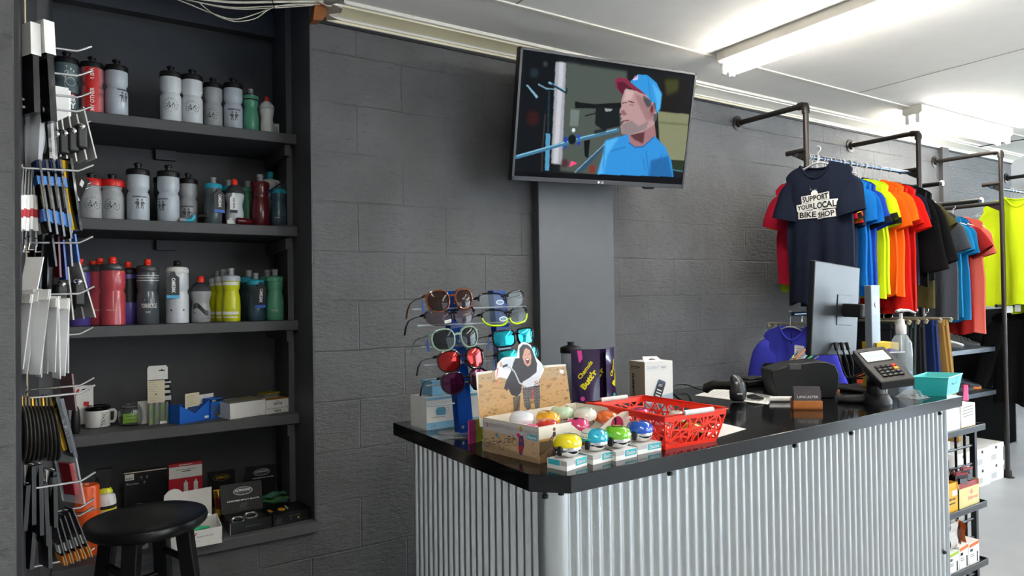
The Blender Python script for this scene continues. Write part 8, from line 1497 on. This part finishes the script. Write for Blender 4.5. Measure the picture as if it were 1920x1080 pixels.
p = at_y(1806, 762, -1.2); b = MB(); b.grid(lambda u_, v_: ((u_-.5)*.05*(1-.4*v_), .01*sin(u_*3.1), .07*v_), 6, 6); b.grid(lambda u_, v_: ((.5-u_)*.05*(1-.4*v_), -.01*sin(u_*3.1), .07*v_), 6, 6); tag(b.build('pink_packet', mat('pink_film', '#d8407a', .3), loc=(p.x-.02, -1.22, ZA+.072), smooth=60), 'pink packet tip behind the cartons on the top stand shelf', 'packet')
b = MB(); b.bb(0, .11, 0, .09, 0, .07); tag(b.build('carton', mat('carton_grey', '#8f8f8f', .5), loc=(3.02, -1.26, ZA+.002), smooth=0), 'grey carton under the pink packet on the top stand shelf', 'box')
M_ycart = mat('mustard_carton', '#d8a21c', .5); M_ccart = mat('straw_carton', '#d3c689', .5); M_rcart = mat('brick_carton', '#8e1d22', .45)
def opentray(px0, px1, y0, y1, Y, d, M_, M2, lab, fn, zb):
    p = at_y(px0, y1, Y); q = at_y(px1, y1, Y); w = q.x-p.x; h = at_y((px0+px1)/2, y0, Y).z-zb; b = MB(); b.bb(0, w, 0, .003, 0, h*.8); b.bb(0, .003, 0, d, 0, h); b.bb(w-.003, w, 0, d, 0, h); b.bb(0, w, d-.003, d, 0, h*1.15); b.bb(0, w, 0, d, 0, .003)
    b.bb(.003, w-.003, .003, .006, h*.8, h, 1); b.bb(.003, w-.003, d-.006, d-.003, 0, h*1.2, 1); fn(b, plane_map((0, -.0006, 0), (1,0,0), (0,0,1)), w, h)
    tag(b.build('open_carton', [M_, M2, M_ink, M_head, BM['red']], loc=(p.x, Y, zb), smooth=0), lab, 'box'); return p.x, w, h
opentray(1768, 1797, 908, 958, -1.365, .058, M_ycart, M_ycart, 'yellow open carton on the middle shelf of the stand', lambda b, mp, w, h: (b.text('Stinger', mp, .014, w=w*.5, c=(w*.6, h*.48), bold=.04, m=2), b.ribbon([(w*.4, h*.34), (w*.8, h*.34)], .005, mp, 2), b.flat([[(w*.62, h*.58), (w*.95, h*.58), (w*.95, h*.76), (w*.62, h*.76)]], mp, 3)), ZB+.002)
x_, w_, h_ = opentray(1798, 1837, 903, 945, -1.365, .058, M_ccart, M_rcart, 'straw coloured open carton with red inside, middle stand shelf', lambda b, mp, w, h: (b.flat([[(w*.60, h*.50), (w*.68, h*.58), (w*.63, h*.72), (w*.52, h*.60)]], mp, 4), b.text('Stinger', mp, .018, w=w*.5, c=(w*.68, h*.36), bold=.03, m=4)), ZB+.002)
for i in range(5):
    b = MB(); hh_ = h_*1.35+.01*(i % 2); b.grid(lambda u_, v_: ((u_-.5)*.07, -.007*sin(u_*3.1)*sin(v_*3.1), hh_*v_), 8, 8); b.grid(lambda u_, v_: ((.5-u_)*.07, .007*sin(u_*3.1)*sin(v_*3.1), hh_*v_), 8, 8); b.flat([[(-.033, hh_*.93), (.033, hh_*.93), (.033, hh_*.99), (-.033, hh_*.99)]], lambda x, z: (x, -.003, z), 1); b.flat([[(-.02, hh_*.66), (.02, hh_*.66), (.02, hh_*.84), (-.02, hh_*.84)]], lambda x, z: (x, -.009, z), 2)
    o = b.build('snack_pouch', [mat('maroon_black_film', '#1f1518', .25), M_rcart, M_ghost], loc=(x_+w_*(.3+.4*(i % 2)), -1.365+.012+.009*i, ZB+.006), rz=.12*(i-2), smooth=60); tag(o, 'dark red-edged pouch standing in the straw coloured carton, %s from the front' % ('first', 'second', 'third', 'fourth', 'fifth')[i], 'pouch', 'pouches in the straw coloured carton')
p = at_y(1782, 900, -1.28); b = MB(); b.prism([(-.04, 0), (.05, 0), (.02, .09), (-.02, .11)], -.003, .003, 'y'); tag(b.build('blue_packet', mat('sky_blue_film', '#1c86c8', .3), loc=(p.x, -1.25, ZB+.12), smooth=0), 'sky blue packet above the yellow carton on the stand', 'packet')
b = MB(); b.bb(-.05, .05, -.03, .03, 0, .118); tag(b.build('carton', M_paper, loc=(p.x, -1.24, ZB+.002), smooth=0), 'white carton hidden behind the yellow one on the stand', 'box')
def trio(b, mp, w, h):
    b.flat([[(w*.04, h*.80), (w*.96, h*.86), (w*.96, h), (w*.04, h*.94)]], mp, 1)
    for i in range(7): b.ribbon([(w*.12+w*.04*i, h*.62), (w*.12+w*.04*i, h*.74)], .0022, mp, 2)
    b.ribbon([(w*.80, h*.12), (w*.80, h*.55)], .010, mp, 2); b.ribbon([(w*.1, h*.5), (w*.45, h*.5)], .003, mp, 3); b.ribbon([(w*.1, h*.42), (w*.5, h*.42)], .003, mp, 3)
for i, (x0, x1, y0, c) in enumerate(((1757, 1778, 1045, '#7a2a50'), (1779, 1799, 1035, '#9ab82a'), (1800, 1817, 1022, '#e0702a'), (1818, 1837, 1015, '#e8641c'))):
    goods(x0, x1, y0, 1078, -1.365, .055, 'white tall carton with %s upper edge on the lowest stand shelf' % ('plum', 'lime', 'amber', 'bright orange')[i], [M_paper, mat('edge_%d' % i, c, .5), M_ink, M_ghost], trio, zb=ZC+.002)
for i in range(4):
    p = at_y(1784+8*i, 1010, -1.335); b = MB(); b.grid(lambda u_, v_: ((u_-.5)*.06+.03*v_*sin(i), -.004-.003*sin(v_*9), .10*v_), 4, 8); b.grid(lambda u_, v_: ((.5-u_)*.06+.03*v_*sin(i), .003*sin(v_*9), .10*v_), 4, 8); tag(b.build('orange_sachet', [mat('sachet_orange', '#cf6a2a', .35) if i % 2 else mat('sachet_silver', '#b9b4ae', .3)], loc=(p.x-.01, -1.345+.006*i, p.z-.03), rz=.3*i, smooth=60), 'crumpled %s sachet leaning above the lowest cartons, %s' % ('orange' if i % 2 else 'silver', ('first', 'second', 'third', 'fourth')[i]+' from the left'), 'sachet')
b = MB(); b.bb(0, .28, 0, .12, 0, .235); tag(b.build('carton', M_paper, loc=(2.92, -1.28, ZC+.002), smooth=0), 'wide white carton standing behind the lowest row on the stand', 'box')
